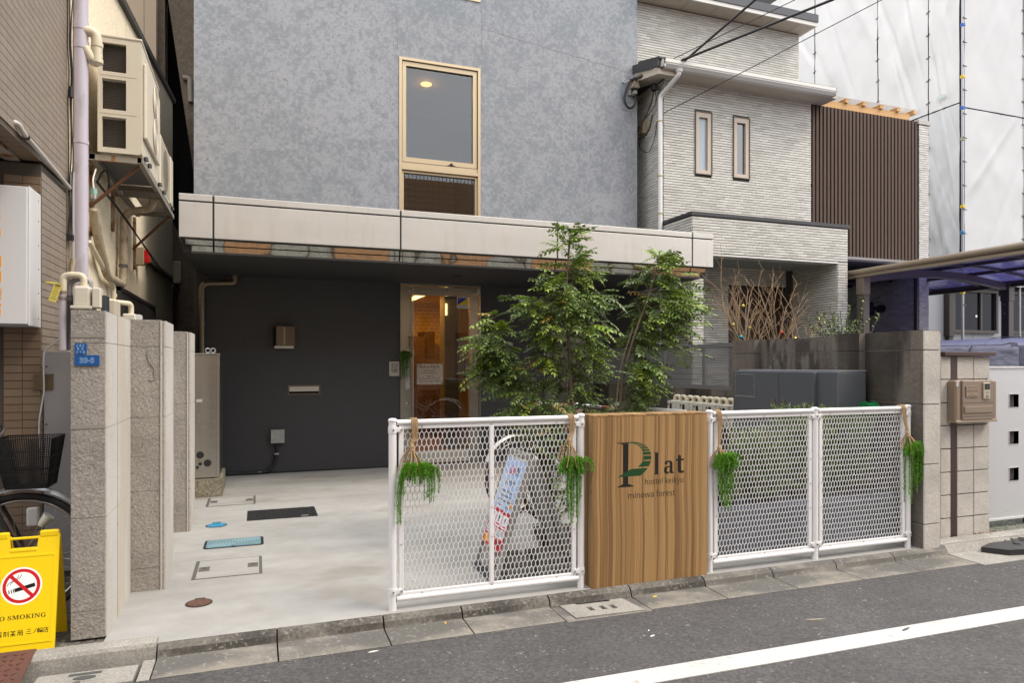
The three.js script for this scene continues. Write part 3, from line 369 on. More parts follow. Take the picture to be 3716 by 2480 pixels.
{ // fittings on the dark wall
  const t = thing('wall_lamp', 'square bronze metal wall lamp on the dark wall', 'wall lamp', [0.326, 1.55, ZW]);
  const br = std([0.16, 0.135, 0.105], 0.35, 0.9, { bumpMap: bumpGrain, bumpScale: 0.002 });
  obj('shade', [prismY([[0.198, ZW], [0.198, ZW + 0.03], [0.235, ZW + 0.12], [0.33, ZW + 0.135], [0.335, ZW + 0.10], [0.453, ZW + 0.09], [0.453, ZW]], 1.585, 1.826)], br, t); obj('fin', [box(0.318, 1.6, ZW + 0.12, 0.337, 1.815, ZW + 0.142)], std([0.35, 0.28, 0.2], 0.3, 0.9), t);
  obj('diffuser', [prismY([[0.215, ZW], [0.215, ZW + 0.1], [0.44, ZW + 0.09], [0.44, ZW]], 1.556, 1.586)], std([0.55, 0.53, 0.46], 0.4), t);
  const s = thing('letter_slot', 'letter slot with pale flap recessed in the dark wall', 'letter slot', [0.57, 0.98, ZW]);
  obj('frame', [box(0.375, 1.082, ZW - 0.08, 0.766, 1.094, ZW + 0.006), box(0.375, 0.978, ZW - 0.08, 0.766, 0.988, ZW + 0.006), box(0.375, 0.988, ZW - 0.08, 0.386, 1.082, ZW + 0.006), box(0.755, 0.988, ZW - 0.08, 0.766, 1.082, ZW + 0.006)], std([0.2, 0.17, 0.12], 0.4, 0.7), s);
  obj('flap', [rbox(0.39, 1.014, ZW - 0.03, 0.752, 1.078, ZW - 0.005, 0.004)], std([0.55, 0.52, 0.46], 0.4, 0.3), s); obj('recess', [box(0.384, 0.984, ZW - 0.1, 0.757, 1.086, ZW - 0.07)], darkVoid, s);
  const b = thing('junction_box', 'small galvanised junction box above the black conduit', 'junction box', [0.25, 0.37, ZW]);
  obj('cover', [rbox(0.17, 0.38, ZW, 0.332, 0.547, ZW + 0.075, 0.005)], zinc, b); for (const [x, y] of [[0.182, 0.392], [0.32, 0.392], [0.182, 0.535], [0.32, 0.535]]) obj('screw', [bar([x, y, ZW + 0.074], [x, y, ZW + 0.078], 0.005, 0.005, 8)], boltMetal, b);
  const cd = thing('conduit', 'black cable conduit bending along the floor to the junction box', 'conduit', [0, 0, ZW]);
  obj('hose', [tube([[0.245, 0.38, ZW + 0.035], [0.24, 0.26, ZW + 0.035], [0.215, 0.14, ZW + 0.04], [0.15, 0.05, ZW + 0.05], [0.04, 0.025, ZW + 0.05], [-0.16, 0.022, ZW + 0.04], [-0.34, 0.022, ZW + 0.04]], 0.019, 60, 10)], black, cd);
  for (const [x, y] of [[0.237, 0.245], [0.055, 0.028]]) obj('clip', [rbox(x - 0.028, y - 0.01, ZW, x + 0.03, y + 0.01, ZW + 0.068, 0.006)], zinc, cd);
  const ic = thing('intercom', 'silver door intercom on the dark wall left of the entrance', 'intercom', [1.709, 1.2, ZW]);
  obj('plate', [rbox(1.642, 1.204, ZW, 1.776, 1.396, ZW + 0.02, 0.004)], std([0.55, 0.53, 0.48], 0.35, 0.7), ic); obj('station', [rbox(1.675, 1.252, ZW + 0.02, 1.757, 1.372, ZW + 0.05, 0.008)], std([0.3, 0.3, 0.29], 0.4, 0.6), ic);
  obj('lens', [bar([1.718, 1.28, ZW + 0.049], [1.718, 1.28, ZW + 0.054], 0.013, 0.012, 16)], black, ic); obj('speaker', [bar([1.738, 1.345, ZW + 0.0495], [1.738, 1.345, ZW + 0.052], 0.012, 0.012, 16)], std([0.2, 0.2, 0.2], 0.6), ic); for (const [x, y] of [[1.652, 1.214], [1.766, 1.214], [1.652, 1.386], [1.766, 1.386]]) obj('screw', [bar([x, y, ZW + 0.019], [x, y, ZW + 0.023], 0.005, 0.005, 8)], boltMetal, ic);
  const dp = thing('drain_pipe', 'bronze drain pipe bending from the canopy down the dark wall', 'drain pipe', [-0.61, 0, ZW + 0.06]);
  obj('pipe', [pipe([[-0.24, 2.44, ZW + 0.07], [-0.24, 2.345, ZW + 0.07], [-0.61, 2.325, ZW + 0.06], [-0.61, 0, ZW + 0.06]], 0.037, 0.085, 16)], std([0.2, 0.165, 0.12], 0.4, 0.75), dp); for (const y of [2.16, 1.83, 1.1]) obj('collar', [bar([-0.61, y, ZW + 0.06], [-0.61, y + 0.02, ZW + 0.06], 0.041, 0.041, 16)], std([0.24, 0.2, 0.15], 0.4, 0.75), dp);
  const cab = thing('steel_cabinet', 'tall stainless electrical cabinet in the dark corner on a concrete plinth', 'cabinet', [-0.6, 0.18, -8]);
  obj('body', [rbox(-0.92, 0.19, -8.42, -0.352, 1.455, -7.76, 0.006)], stainless, cab); obj('front', [rbox(-0.92, 0.195, -7.76, -0.385, 1.45, -7.745, 0.003)], stainless, cab); obj('cover', [rbox(-0.93, 1.455, -8.43, -0.345, 1.468, -7.735, 0.003)], stainless, cab);
  for (const [x, y, r] of [[-0.535, 0.43, 0.036], [-0.465, 0.345, 0.036], [-0.535, 0.34, 0.017], [-0.56, 0.305, 0.015]]) obj('cable_gland', [bar([x, y, -7.746], [x, y, -7.738], r, r, 24)], black, cab);
  for (const [x, y0] of [[-0.545, 0.78], [-0.41, 0.78]]) for (const y of [y0, y0 + 0.05]) obj('rivet', [bar([x, y, -7.746], [x, y, -7.741], 0.006, 0.006, 8)], boltMetal, cab);
  obj('name_plate', [box(-0.57, 0.97, -7.746, -0.515, 1.0, -7.742)], std([0.6, 0.6, 0.57], 0.4, 0.5), cab); for (const x of [-0.475, -0.425]) obj('lifting_eye', [new THREE.TorusGeometry(0.024, 0.007, 10, 24).rotateY(0.4).translate(x, 1.5, -7.95)], alu, cab);
  tag(obj('cabinet_plinth', [box(-0.95, 0, -8.48, -0.325, 0.185, -7.71)], std(0xffffff, 0.9, 0, { map: speckle([0.2, 0.18, 0.13], [0.12, 0.11, 0.08], [0.3, 0.28, 0.21], 60, 181, 0.8), bumpMap: bumpGrain, bumpScale: 0.001 })), 'concrete plinth under the stainless cabinet', 'plinth');
  const sd = thing('service_door', 'stainless service shutter behind the young trees', 'door', [4.235, 0, ZW]);
  obj('frame', [box(3.846, 0, ZW - 0.1, 3.875, 1.926, ZW + 0.01), box(4.597, 0, ZW - 0.1, 4.624, 1.926, ZW + 0.01), box(3.875, 1.9, ZW - 0.1, 4.597, 1.926, ZW + 0.01)], stainless, sd); for (const [y0, y1] of [[0.01, 0.5], [0.508, 0.98], [0.988, 1.45], [1.458, 1.895]]) obj('panel', [box(3.88, y0, ZW - 0.09, 4.592, y1, ZW - 0.02)], std([0.3, 0.285, 0.25], 0.4, 0.8), sd); obj('lock', [bar([3.96, 1.0, ZW - 0.02], [3.96, 1.0, ZW + 0.02], 0.025, 0.02, 16)], alu, sd);
  const tp = thing('water_tap', 'small chrome water tap on the dark wall behind the trees', 'tap', [4.83, 0.95, ZW]); obj('spout', [tube([[4.83, 1.0, ZW], [4.83, 1.01, ZW + 0.06], [4.83, 0.99, ZW + 0.1], [4.83, 0.93, ZW + 0.11]], 0.012, 20, 10)], alu, tp); obj('valve', [bar([4.83, 1.0, ZW + 0.05], [4.83, 1.05, ZW + 0.05], 0.008, 0.02, 12)], alu, tp);
}
// ------------------------------------------------------------------ left boundary wall with buttresses
{
  const w = thing('block_wall', 'rough speckled concrete block wall with stepped buttresses along the left of the forecourt', 'wall', [-0.75, 0, -6]);
  const rows = [[0, 0.134], [0.137, 0.594], [0.597, 1.035], [1.038, 1.458], [1.461, 1.62]];
  obj('mortar', [box(-0.845, 0, -9.0, -0.7, 1.612, -3.94), box(-0.695, 0, -5.04, -0.515, 1.612, -4.648), box(-0.695, 0, -6.57, -0.502, 1.608, -6.186)], mortar, w);
  const run = (x0, x1, z0, z1, dz) => { for (const [a, b] of rows) { const n = Math.max(1, Math.round((z1 - z0) / dz)); for (let i = 0; i < n; i++) { const p = z0 + (z1 - z0) * i / n, q = z0 + (z1 - z0) * (i + 1) / n; obj('block', [box(x0, a, p + 0.002, x1, b, q - 0.002)], roughBlock, w); } } };
  run(-0.85, -0.704, -9.0, -3.933, 0.9);
  run(-0.704, -0.538, -5.046, -4.642, 0.41); run(-0.704, -0.524, -6.574, -6.18, 0.41);
  // smoother rendered sides with narrow raised strips
  const side = (x0, x1, z0, z1) => { for (const [a, b] of rows) obj('rendered_face', [box(x0, a, z0, x1, b - (a > 1.4 ? 0.006 : 0), z1)], smoothRender, w); };
  side(-0.704, -0.697, -4.22, -3.938); side(-0.704, -0.694, -4.50, -4.224); side(-0.704, -0.697, -4.64, -4.504);
  side(-0.704, -0.698, -6.178, -5.048); side(-0.704, -0.698, -9.0, -6.578);
  side(-0.519, -0.509, -5.05, -4.644); side(-0.506, -0.496, -6.578, -6.182);
  for (const [x, z] of [[-0.535, -4.640], [-0.5215, -6.178]]) obj('raised_strip', [box(x - 0.003, 0, z - 0.05, x + 0.006, 1.615, z + 0.003)], smoothRender, w);
  for (const [x0, x1, z] of [[-0.529, -0.519, -4.642], [-0.5155, -0.506, -6.18]]) obj('corner_strip', [box(x0, 0, z - 0.1, x1, 1.613, z)], roughBlock, w);
  for (const y of [0.95, 1.40]) obj('mortar_band', [box(-0.8505, y + 0.085, -3.95, -0.704, y + 0.105, -3.9322)], mortar, w);
  obj('cement_drip', [tube([[-0.612, 1.43, -4.641], [-0.6, 1.37, -4.641], [-0.575, 1.33, -4.641], [-0.57, 1.27, -4.641], [-0.585, 1.255, -4.641], [-0.603, 1.262, -4.641]], 0.0028, 30, 6)], mortar, w);
}
{ // address plates
  const plateTex = (w, h, draw) => canvasTex(w, h, (g) => { g.fillStyle = '#0d4f8f'; g.fillRect(0, 0, w, h); g.strokeStyle = '#9fb8cc'; g.fillStyle = '#9fb8cc'; draw(g); });
  const stroke = (g, segs, x, y, s, lw) => { g.lineWidth = lw; for (const q of segs) { g.beginPath(); g.moveTo(x + q[0] * s, y + q[1] * s); for (let i = 2; i < q.length; i += 2) g.lineTo(x + q[i] * s, y + q[i + 1] * s); g.stroke(); } };
  const G = { tai: [[.5, 0, .3, .3, .8, .3], [.2, .5, .8, .5, .8, .95, .2, .95, .2, .5]], tou: [[.1, .15, .9, .15], [.2, .3, .8, .3, .8, .6, .2, .6, .2, .3], [.2, .45, .8, .45], [.5, 0, .5, 1], [.5, .6, .15, .95], [.5, .6, .85, .95]], ku: [[.9, .1, .1, .1, .1, .9, .95, .9], [.3, .3, .7, .7], [.7, .3, .3, .7]], ryu: [[.1, .1, .9, .1], [.25, .3, .75, .3, .75, .6, .25, .6, .25, .3], [.5, 0, .5, .9, .95, .9]], sen: [[.25, .05, .75, .05, .75, .4, .25, .4, .25, .05], [.25, .22, .75, .22], [.5, .45, .5, 1], [.5, .6, .1, .9], [.5, .6, .9, .9]], san: [[.15, .15, .85, .15], [.2, .5, .8, .5], [.05, .9, .95, .9]], cho: [[.05, .12, .95, .12], [.5, .12, .5, .9, .3, .85]], me: [[.2, .05, .8, .05, .8, .95, .2, .95, .2, .05], [.2, .35, .8, .35], [.2, .65, .8, .65]] };
  const p1 = thing('address_plate', 'small blue town name plate on the corner of the rough block wall', 'sign plate', [-0.807, 1.4, -3.93]);
  const t1 = plateTex(192, 168, (g) => { ['tai', 'tou', 'ku'].forEach((k, i) => stroke(g, G[k], 22 + i * 52, 14, 36, 4)); ['ryu', 'sen'].forEach((k, i) => stroke(g, G[k], 34 + i * 70, 62, 42, 5)); ['san', 'cho', 'me'].forEach((k, i) => stroke(g, G[k], 16 + i * 56, 116, 44, 5)); });
  obj('plate', [rbox(-0.833, 1.402, -3.932, -0.781, 1.456, -3.928, 0.002, 1)], std([0.01, 0.09, 0.3], 0.45), p1);
  const face = (x0, y0, x1, y1, z) => { const g = new THREE.PlaneGeometry(x1 - x0, y1 - y0); g.translate((x0 + x1) / 2, (y0 + y1) / 2, z); return g; };
  obj('print', [face(-0.832, 1.403, -0.782, 1.455, -3.9274)], std(0xffffff, 0.45, 0, { map: t1 }), p1, true);
  const p2 = thing('address_plate', 'wider blue house number plate reading 39-5 on the block wall', 'sign plate', [-0.78, 1.345, -3.93]);
  const t2 = plateTex(384, 176, (g) => { g.font = 'bold 118px serif'; g.textAlign = 'center'; g.lineWidth = 5; g.strokeText('39-5', 192, 128); });
  obj('plate', [rbox(-0.833, 1.346, -3.931, -0.726, 1.3985, -3.927, 0.002, 1)], std([0.01, 0.09, 0.3], 0.45), p2);
  obj('print', [face(-0.832, 1.347, -0.727, 1.3975, -3.9264)], std(0xffffff, 0.45, 0, { map: t2 }), p2, true);
}
// ------------------------------------------------------------------ brown tiled building on the left
{
  const b = thing('tiled_building', 'brown small-tile building with an overhanging upper floor at the left edge', 'building', [-2.6, 0, -4.6]);
  const grout = std([0.075, 0.062, 0.05], 0.9), X = -1.287;
  obj('wall', [box(-4, 0, -5.84, X, 2.63, -5.196), box(-4, 2.655, -5.84, X, 7, -2.6)], grout, b);
  const tone = [[0.255, 0.21, 0.17], [0.27, 0.222, 0.18], [0.243, 0.2, 0.16], [0.262, 0.216, 0.175]].map((c) => std(c, 0.42, 0, { bumpMap: bumpGrain, bumpScale: 0.0006 }));
  const dark = [[0.2, 0.14, 0.095], [0.215, 0.155, 0.105], [0.19, 0.132, 0.09]].map((c) => std(c, 0.42));
  const gz = new THREE.BoxGeometry(0.006, 0.0455, 0.0982), gx = new THREE.BoxGeometry(0.097, 0.0455, 0.006), r = rng(5);
  const front = [], rest = [], cols = [];
  // front of the ground floor
  for (let j = 0; j < 50; j++) for (let i = 0; i < 2; i++) front.push([gx, X - 0.049 - i * 0.1, 0.075 + j * 0.05, -5.193, dark[Math.floor(r() * 3)]]);
  for (let j = 0; j < 51; j++) for (let i = 0; i < 6; i++) { const y = 0.06 + j * 0.05, z = -5.245 - i * 0.1; if (y < 2.61) (y > 1.35 && front.length < 298 ? front : rest).push([gz, X + 0.003, y, z, tone[Math.floor(r() * 4)]]); }
  for (let j = 0; j < 48; j++) for (let i = 0; i < 32; i++) rest.push([gz, X + 0.003, 2.705 + j * 0.05, -5.787 + i * 0.1, tone[Math.floor(r() * 4)]]);
  for (const [g, x, y, z, m] of front) piece('tile', g, m, b, x, y, z);
  copiesAt('tile', gz, std(0xffffff, 0.42), b, rest.map((q) => M4(q[1], q[2], q[3])), rest.map((q) => q[4].color));
  // soffit of the overhang: tile return, rusty channel, panel
  const ret = []; for (let i = 0; i < 26; i++) ret.push(M4(X - 0.05, 2.652, -5.15 + i * 0.1));
  copiesAt('tile', new THREE.BoxGeometry(0.1, 0.006, 0.0955), dark[0], b, ret);
  const ret2 = []; for (let k = 0; k < 2; k++) for (let i = 0; i < 26; i++) ret2.push(M4(X - 0.155 + 0.0, 2.64 - k * 0.0, -5.15 + i * 0.1));
  obj('soffit_channel', [box(X - 0.19, 2.636, -5.19, X - 0.11, 2.654, -2.6)], rustSteel, b);
  obj('soffit', [box(-4, 2.648, -5.19, X - 0.19, 2.655, -2.6)], std([0.2, 0.18, 0.16], 0.8), b);
  const cd = thing('conduit', 'grey conduit running along the bottom edge of the tiled overhang', 'conduit', [X + 0.03, 2.6, -4.9]);
  obj('pipe', [pipe([[X + 0.028, 2.62, -5.84], [X + 0.028, 2.69, -4.72], [X + 0.02, 2.73, -4.66], [X - 0.2, 2.66, -4.6]], 0.014, 0.05)], std([0.5, 0.47, 0.43], 0.5), cd);
  obj('clamp', [bar([X + 0.028, 2.683, -4.80], [X + 0.028, 2.686, -4.78], 0.018, 0.018, 12)], black, cd);
}
{ // illuminated box sign, seen from its end
  const s = thing('box_sign', 'white light-box sign with orange lettering on the tiled building corner', 'sign', [-1.6, 1.58, -5.06]);
  obj('case', [rbox(-2.2, 1.586, -5.18, -1.283, 2.43, -5.0, 0.004)], std([0.62, 0.62, 0.62], 0.35), s);
  obj('face', [rbox(-2.19, 1.594, -5.0, -1.291, 2.424, -4.93, 0.006)], std([0.68, 0.68, 0.69], 0.25), s);
  obj('edge_band', [rbox(-1.2905, 1.586, -5.0, -1.2815, 2.43, -4.935, 0.003)], std([0.66, 0.66, 0.66], 0.3), s);
  const or = std([0.8, 0.37, 0.01], 0.5), L = (x, y, w, h) => obj('letter', [box(x - w / 2, y - h / 2, -4.931, x + w / 2, y + h / 2, -4.9275)], or, s);
  obj('letter', [prismZ([[-1.46, 2.315], [-1.423, 2.332], [-1.46, 2.35]], -4.931, -4.9275)], or, s);
  L(-1.45, 2.265, 0.05, 0.008); L(-1.45, 2.225, 0.052, 0.007); L(-1.45, 2.14, 0.05, 0.045); L(-1.45, 1.965, 0.055, 0.065); L(-1.45, 1.876, 0.055, 0.065); L(-1.45, 1.80, 0.06, 0.008); L(-1.45, 1.785, 0.06, 0.008); L(-1.45, 1.77, 0.06, 0.008); L(-1.45, 1.75, 0.06, 0.008); L(-1.45, 1.705, 0.055, 0.02); L(-1.45, 1.665, 0.052, 0.03);
  for (const y of [1.64, 1.8, 1.95, 2.1, 2.25, 2.38]) obj('screw', [bar([-1.2815, y, -5.12], [-1.2795, y, -5.12], 0.004, 0.004, 8)], black, s);
}
// ------------------------------------------------------------------ cream stucco building further back
{
  const b = thing('cream_building', 'cream stucco building side behind the air conditioners', 'building', [-3, 0, -9]);
  const st = std(0xffffff, 0.95, 0, { map: ctex(512, 512, 2.4, 2.4, (u, v) => { const a = fbm(u, v, 90, 90, 2, 201, 0.8), d = fbm(u, v, 12, 2, 4, 202), k = 0.82 + 0.3 * a; return mix3([0.78 * k, 0.68 * k, 0.5 * k], [0.34, 0.27, 0.18], sstep(0.6, 0.78, d) * 0.22); }), bumpMap: bumpRough, bumpScale: 0.006 });
  obj('wall', [prismX([[-12.65, 0], [-5.842, 0], [-5.842, 4.69], [-12.65, 5.655]], -6, -1.287)], st, b);
  obj('corner_strip', [box(-1.287, 0, -5.9, -1.262, 4.69, -5.845)], st, b);
  obj('eave_trim', [prismX([[-12.65, 5.655], [-5.84, 4.69], [-5.84, 4.76], [-12.65, 5.725]], -6.1, -1.24)], std([0.04, 0.035, 0.03], 0.6), b);
  obj('wall_ledge', [prismX([[-14.5, 2.76], [-9.6, 2.62], [-9.6, 2.66], [-14.5, 2.80]], -1.3, -1.22)], std([0.16, 0.13, 0.1], 0.9), b);
  const lv = obj('louvre_window', [box(-1.287, 1.55, -9.96, -1.21, 1.58, -7.49), box(-1.287, 2.06, -9.96, -1.21, 2.10, -7.49), box(-1.287, 1.55, -7.53, -1.21, 2.10, -7.49), box(-1.287, 1.55, -9.96, -1.21, 2.10, -9.92)], std([0.035, 0.032, 0.032], 0.5), b);
  for (let i = 0; i < 24; i++) obj('bar', [box(-1.235, 1.58, -9.9 + i * 0.1, -1.215, 2.06, -9.88 + i * 0.1)], std([0.05, 0.047, 0.046], 0.5), lv);
  obj('recess', [box(-1.285, 1.58, -9.92, -1.28, 2.06, -7.53)], darkVoid, lv);
}
{ // taller houses closing the gap
  const b = thing('beige_building', 'smooth beige building rising behind the cream wall', 'building', [-3, 0, -14]);
  obj('wall', [box(-8, 0, -16, -1.56, 14, -12.9)], std([0.4, 0.31, 0.215], 0.9, 0, { bumpMap: bumpGrain, bumpScale: 0.003 }), b); obj('wall_joint', [box(-1.745, 0, -12.9, -1.735, 14, -12.897)], std([0.22, 0.16, 0.11], 0.9), b); obj('balcony_edge', [box(-4, 8.05, -12.9, -1.85, 8.5, -12.4)], std([0.36, 0.29, 0.21], 0.9), b);
  const d = thing('brown_building', 'dark brown rough building with a black stair opening deep in the gap', 'building', [-1, 0, -15.2]);
  const bm = std(0xffffff, 0.95, 0, { map: ctex(256, 256, 1.6, 1.6, (u, v) => { const k = 0.7 + 0.6 * fbm(u, v, 40, 40, 3, 211); return [0.13 * k, 0.1 * k, 0.07 * k]; }), bumpMap: bumpRough, bumpScale: 0.01 });
  const hole = [[-1.455, 7.95], [-1.0, 4.6], [-1.0, 3.1], [-1.44, 4.0]];
  obj('wall', [prismZ([[-1.56, 0], [0.4, 0], [0.4, 14], [-1.56, 14]], -13.5, -13.1, [hole])], bm, d); obj('stair_void', [box(-1.6, 2.5, -14.6, -0.6, 8.5, -14.4)], darkVoid, d);
  obj('rain_pipe', [pipe([[-1.17, 6.25, -13.05], [-1.06, 6.25, -13.05], [-1.05, 5.85, -13.05]], 0.045, 0.06)], std([0.2, 0.17, 0.13], 0.6), d);
  tag(obj('storage_box', [rbox(-1.2, 2.6, -12.0, -1.08, 2.95, -11.8, 0.03)], std([0.22, 0.19, 0.14], 0.6)), 'beige plastic cover box at the end of the dark gap', 'box');
}
{ // lavender standpipe
  const pm = std(0xffffff, 0.45, 0, { map: ctex(256, 256, 0.5, 1.2, (u, v) => { const a = fbm(u, v, 6, 6, 5, 221); return mix3([0.47, 0.43, 0.49], [0.36, 0.34, 0.36], sstep(0.6, 0.8, a)); }) }), x = -1.217, z = -5.93;
  const p = thing('drain_pipe', 'thick lavender grey standpipe with collars in front of the cream wall', 'drain pipe', [x, 1.7, z]);
  obj('pipe', [bar([x, 1.62, z], [x, 6, z], 0.0485, 0.0485, 24)], pm, p);
  for (const [a, b] of [[3.83, 3.888], [3.69, 3.745], [2.985, 3.012]]) obj('collar', [bar([x, a, z], [x, b, z], 0.0525, 0.0525, 24)], pm, p);
  obj('branch', [pipe([[x, 3.83, z + 0.01], [-1.115, 3.825, z], [-1.112, 3.575, z], [-1.19, 3.70, z + 0.01]], 0.037, 0.075, 16), bar([-1.112, 3.6, z], [-1.112, 3.63, z], 0.041, 0.041, 16), bar([-1.112, 3.72, z], [-1.112, 3.75, z], 0.041, 0.041, 16)], creamPipe, p);
  obj('bracket', [box(-1.29, 2.99, z - 0.006, x, 3.02, z + 0.006)], zinc, p);
  const c = thing('cable_bundle', 'black cables hanging beside the lavender standpipe', 'cable', [-1.27, 2, -5.8]);
  for (const [dx, s] of [[0, 1], [0.012, 2], [0.024, 3]]) { const r = rng(s * 7), pts = []; for (let i = 0; i <= 16; i++) pts.push([-1.268 + dx + (r() - 0.5) * 0.016, 2.25 + i * 0.2, -5.8 + (r() - 0.5) * 0.02]); obj('cable', [tube(pts, 0.0045, 60, 6)], cable, c); }
  obj('splice', [bar([-1.25, 3.28, -5.8], [-1.25, 3.36, -5.8], 0.016, 0.012, 10)], cable, c);
  const g = thing('conduit', 'grey conduit clipped to the cream corner left of the standpipe', 'conduit', [-1.25, 2.0, -5.86]);
  obj('pipe', [bar([-1.244, 2.1, -5.82], [-1.244, 2.75, -5.82], 0.011, 0.011, 12)], std([0.34, 0.33, 0.33], 0.5), g); obj('clip', [box(-1.285, 2.25, -5.83, -1.235, 2.29, -5.8)], black, g);
  obj('sleeve', [pipe([[-1.244, 2.12, -5.82], [-1.255, 1.95, -5.82], [-1.275, 1.85, -5.82], [-1.275, 1.5, -5.82]], 0.016, 0.05)], beigeDuct, g);
}
{ // air conditioners on a rusty bracket
  const cream = std(0xffffff, 0.45, 0, { map: ctex(128, 128, 1, 1, (u, v) => { const k = 0.96 + 0.08 * fbm(u, v, 4, 4, 4, 231); return [0.58 * k, 0.525 * k, 0.42 * k]; }) }), fin = std([0.2, 0.175, 0.15], 0.5, 0.2);
  const a = thing('air_conditioner', 'large cream outdoor air conditioner with three side openings', 'air conditioner', [-1.02, 3.04, -6.82]);
  const holes = [[-1.147, 3.69, -0.977, 3.918], [-1.147, 3.388, -0.978, 3.632], [-1.147, 3.085, -0.979, 3.328]];
  const hp = ([x0, y0, x1, y1]) => [[x0, y0], [x1, y0], [x1, y1], [x0, y1]];
  obj('side_panel', [prismZ([[-1.178, 3.045], [-0.885, 3.045], [-0.868, 3.06], [-0.868, 3.95], [-0.885, 3.968], [-1.178, 3.968]], -6.33, -6.3, holes.map(hp))], cream, a);
  obj('casing', [rbox(-1.178, 3.045, -7.36, -0.868, 3.962, -6.40, 0.018, 3), box(-1.176, 3.05, -6.4, -1.16, 3.96, -6.32), box(-0.89, 3.06, -6.4, -0.869, 3.95, -6.32)], cream, a);
  obj('top_cover', [rbox(-1.184, 3.96, -7.37, -0.862, 3.982, -6.292, 0.008)], cream, a);
  for (const [x0, y0, x1, y1] of holes) { const f = []; for (let i = 0; i < 18; i++) f.push(box(x0 - 0.01, y0 + (i + 0.5) / 18 * (y1 - y0), -6.38, x1 + 0.005, y0 + (i + 0.5) / 18 * (y1 - y0) + 0.0025, -6.352)); for (let i = 0; i < 26; i++) f.push(box(x0 + i / 26 * (x1 - x0), y0, -6.385, x0 + i / 26 * (x1 - x0) + 0.002, y1, -6.37)); obj('coil', f, fin, a); }
  for (const y of [3.66, 3.355]) obj('rib', [box(-1.16, y, -6.302, -0.905, y + 0.006, -6.2975)], cream, a);
  const fan = (y, zc, rr, x0, par, zs = 1) => { const fr = []; for (let k = 1; k <= 8; k++) fr.push(new THREE.TorusGeometry(rr * k / 8, 0.004, 5, 40).rotateY(Math.PI / 2).translate(x0, y, zc)); for (let k = 0; k < 24; k++) { const an = k / 24 * 6.283; fr.push(beam([x0, y, zc], [x0, y + rr * Math.sin(an), zc + rr * Math.cos(an)], 0.004, 0.004)); } obj('fan_guard', fr, cream, par); };
  obj('guard_box', [rbox(-0.868, 3.2, -7.21, -0.838, 3.82, -6.37, 0.02, 3)], cream, a);
  for (const y of [3.37, 3.66]) { obj('fan_opening', [bar([-0.84, y, -6.86], [-0.836, y, -6.86], 0.14, 0.14, 28)], fin, a); fan(y, -6.86, 0.15, -0.83, a); }
  const b = thing('air_conditioner', 'smaller cream air conditioner behind the large one on the same bracket', 'air conditioner', [-1.02, 3.06, -7.95]);
  obj('casing', [rbox(-1.16, 3.06, -8.44, -0.868, 3.60, -7.5, 0.015, 3)], cream, b); const gr = []; for (let i = 0; i < 20; i++) gr.push(beam([-0.862, 3.11 + i * 0.024, -8.2], [-0.862, 3.11 + i * 0.024, -7.55], 0.004, 0.005)); obj('grille', gr, cream, b); obj('fan_opening', [bar([-0.868, 3.33, -7.9], [-0.8655, 3.33, -7.9], 0.21, 0.21, 28)], fin, b);
  obj('service_cover', [rbox(-0.87, 3.08, -8.44, -0.855, 3.58, -8.22, 0.005)], cream, b);
  const r = thing('steel_bracket', 'rusty steel shelf bracket carrying both air conditioners', 'bracket', [-1.07, 2.4, -7.5]);
  obj('rail', [box(-0.9, 2.985, -8.62, -0.862, 3.03, -6.32), box(-1.24, 2.985, -8.62, -1.2, 3.03, -6.32)], std([0.3, 0.28, 0.24], 0.6, 0.4), r);
  for (const z of [-6.34, -7.35, -7.6, -8.5]) obj('cross_bar', [box(-1.287, 2.98, z - 0.02, -0.87, 3.028, z + 0.02)], z > -6.5 ? rustSteel : std([0.2, 0.185, 0.16], 0.6, 0.4), r);
  for (const [z, y] of [[-6.55, 2.66], [-8.6, 2.62]]) obj('brace', [beam([-1.27, y, z], [-0.9, 2.985, z + 0.12], 0.02, 0.02)], std([0.16, 0.075, 0.035], 0.85), r);
  for (const [z, y0] of [[-6.6, 2.42], [-8.75, 2.42], [-7.5, 2.62]]) obj('upright', [box(-1.287, y0, z - 0.035, -1.262, 3.0, z + 0.035)], rustSteel, r);
  obj('drip_tray', [box(-1.2, 3.03, -7.3, -0.9, 3.04, -6.4)], std([0.09, 0.09, 0.095], 0.6), r);
  for (const z of [-6.42, -6.62, -7.28, -7.6, -8.35]) obj('foot_bolt', [bar([-0.85, 3.03, z], [-0.85, 3.065, z], 0.02, 0.014, 8)], black, r);
  const d = thing('duct_pipe', 'taped beige refrigerant duct bending down the cream wall', 'duct', [-1.2, 2.2, -7.6]);
  obj('duct', [pipe([[-0.96, 3.02, -7.72], [-0.97, 2.9, -7.72], [-1.22, 2.86, -7.75], [-1.22, 2.13, -7.7], [-1.225, 2.13, -6.95], [-1.225, 2.35, -6.62], [-1.225, 2.6, -6.4]], 0.036, 0.1, 14)], beigeDuct, d); obj('strap', [bar([-1.22, 2.31, -7.7], [-1.22, 2.335, -7.7], 0.039, 0.039, 14)], zincDark(), d);
  const e = thing('water_pipe', 'cream water pipe below the taped duct', 'pipe', [-1.22, 1.7, -7.0]); obj('pipe', [pipe([[-1.235, 2.32, -6.3], [-1.235, 2.07, -7.3], [-1.235, 1.66, -7.32]], 0.02, 0.05)], creamPipe, e); for (const y of [1.72, 1.98]) obj('socket', [bar([-1.235, y, -7.32], [-1.235, y + 0.03, -7.32], 0.025, 0.025, 14)], creamPipe, e);
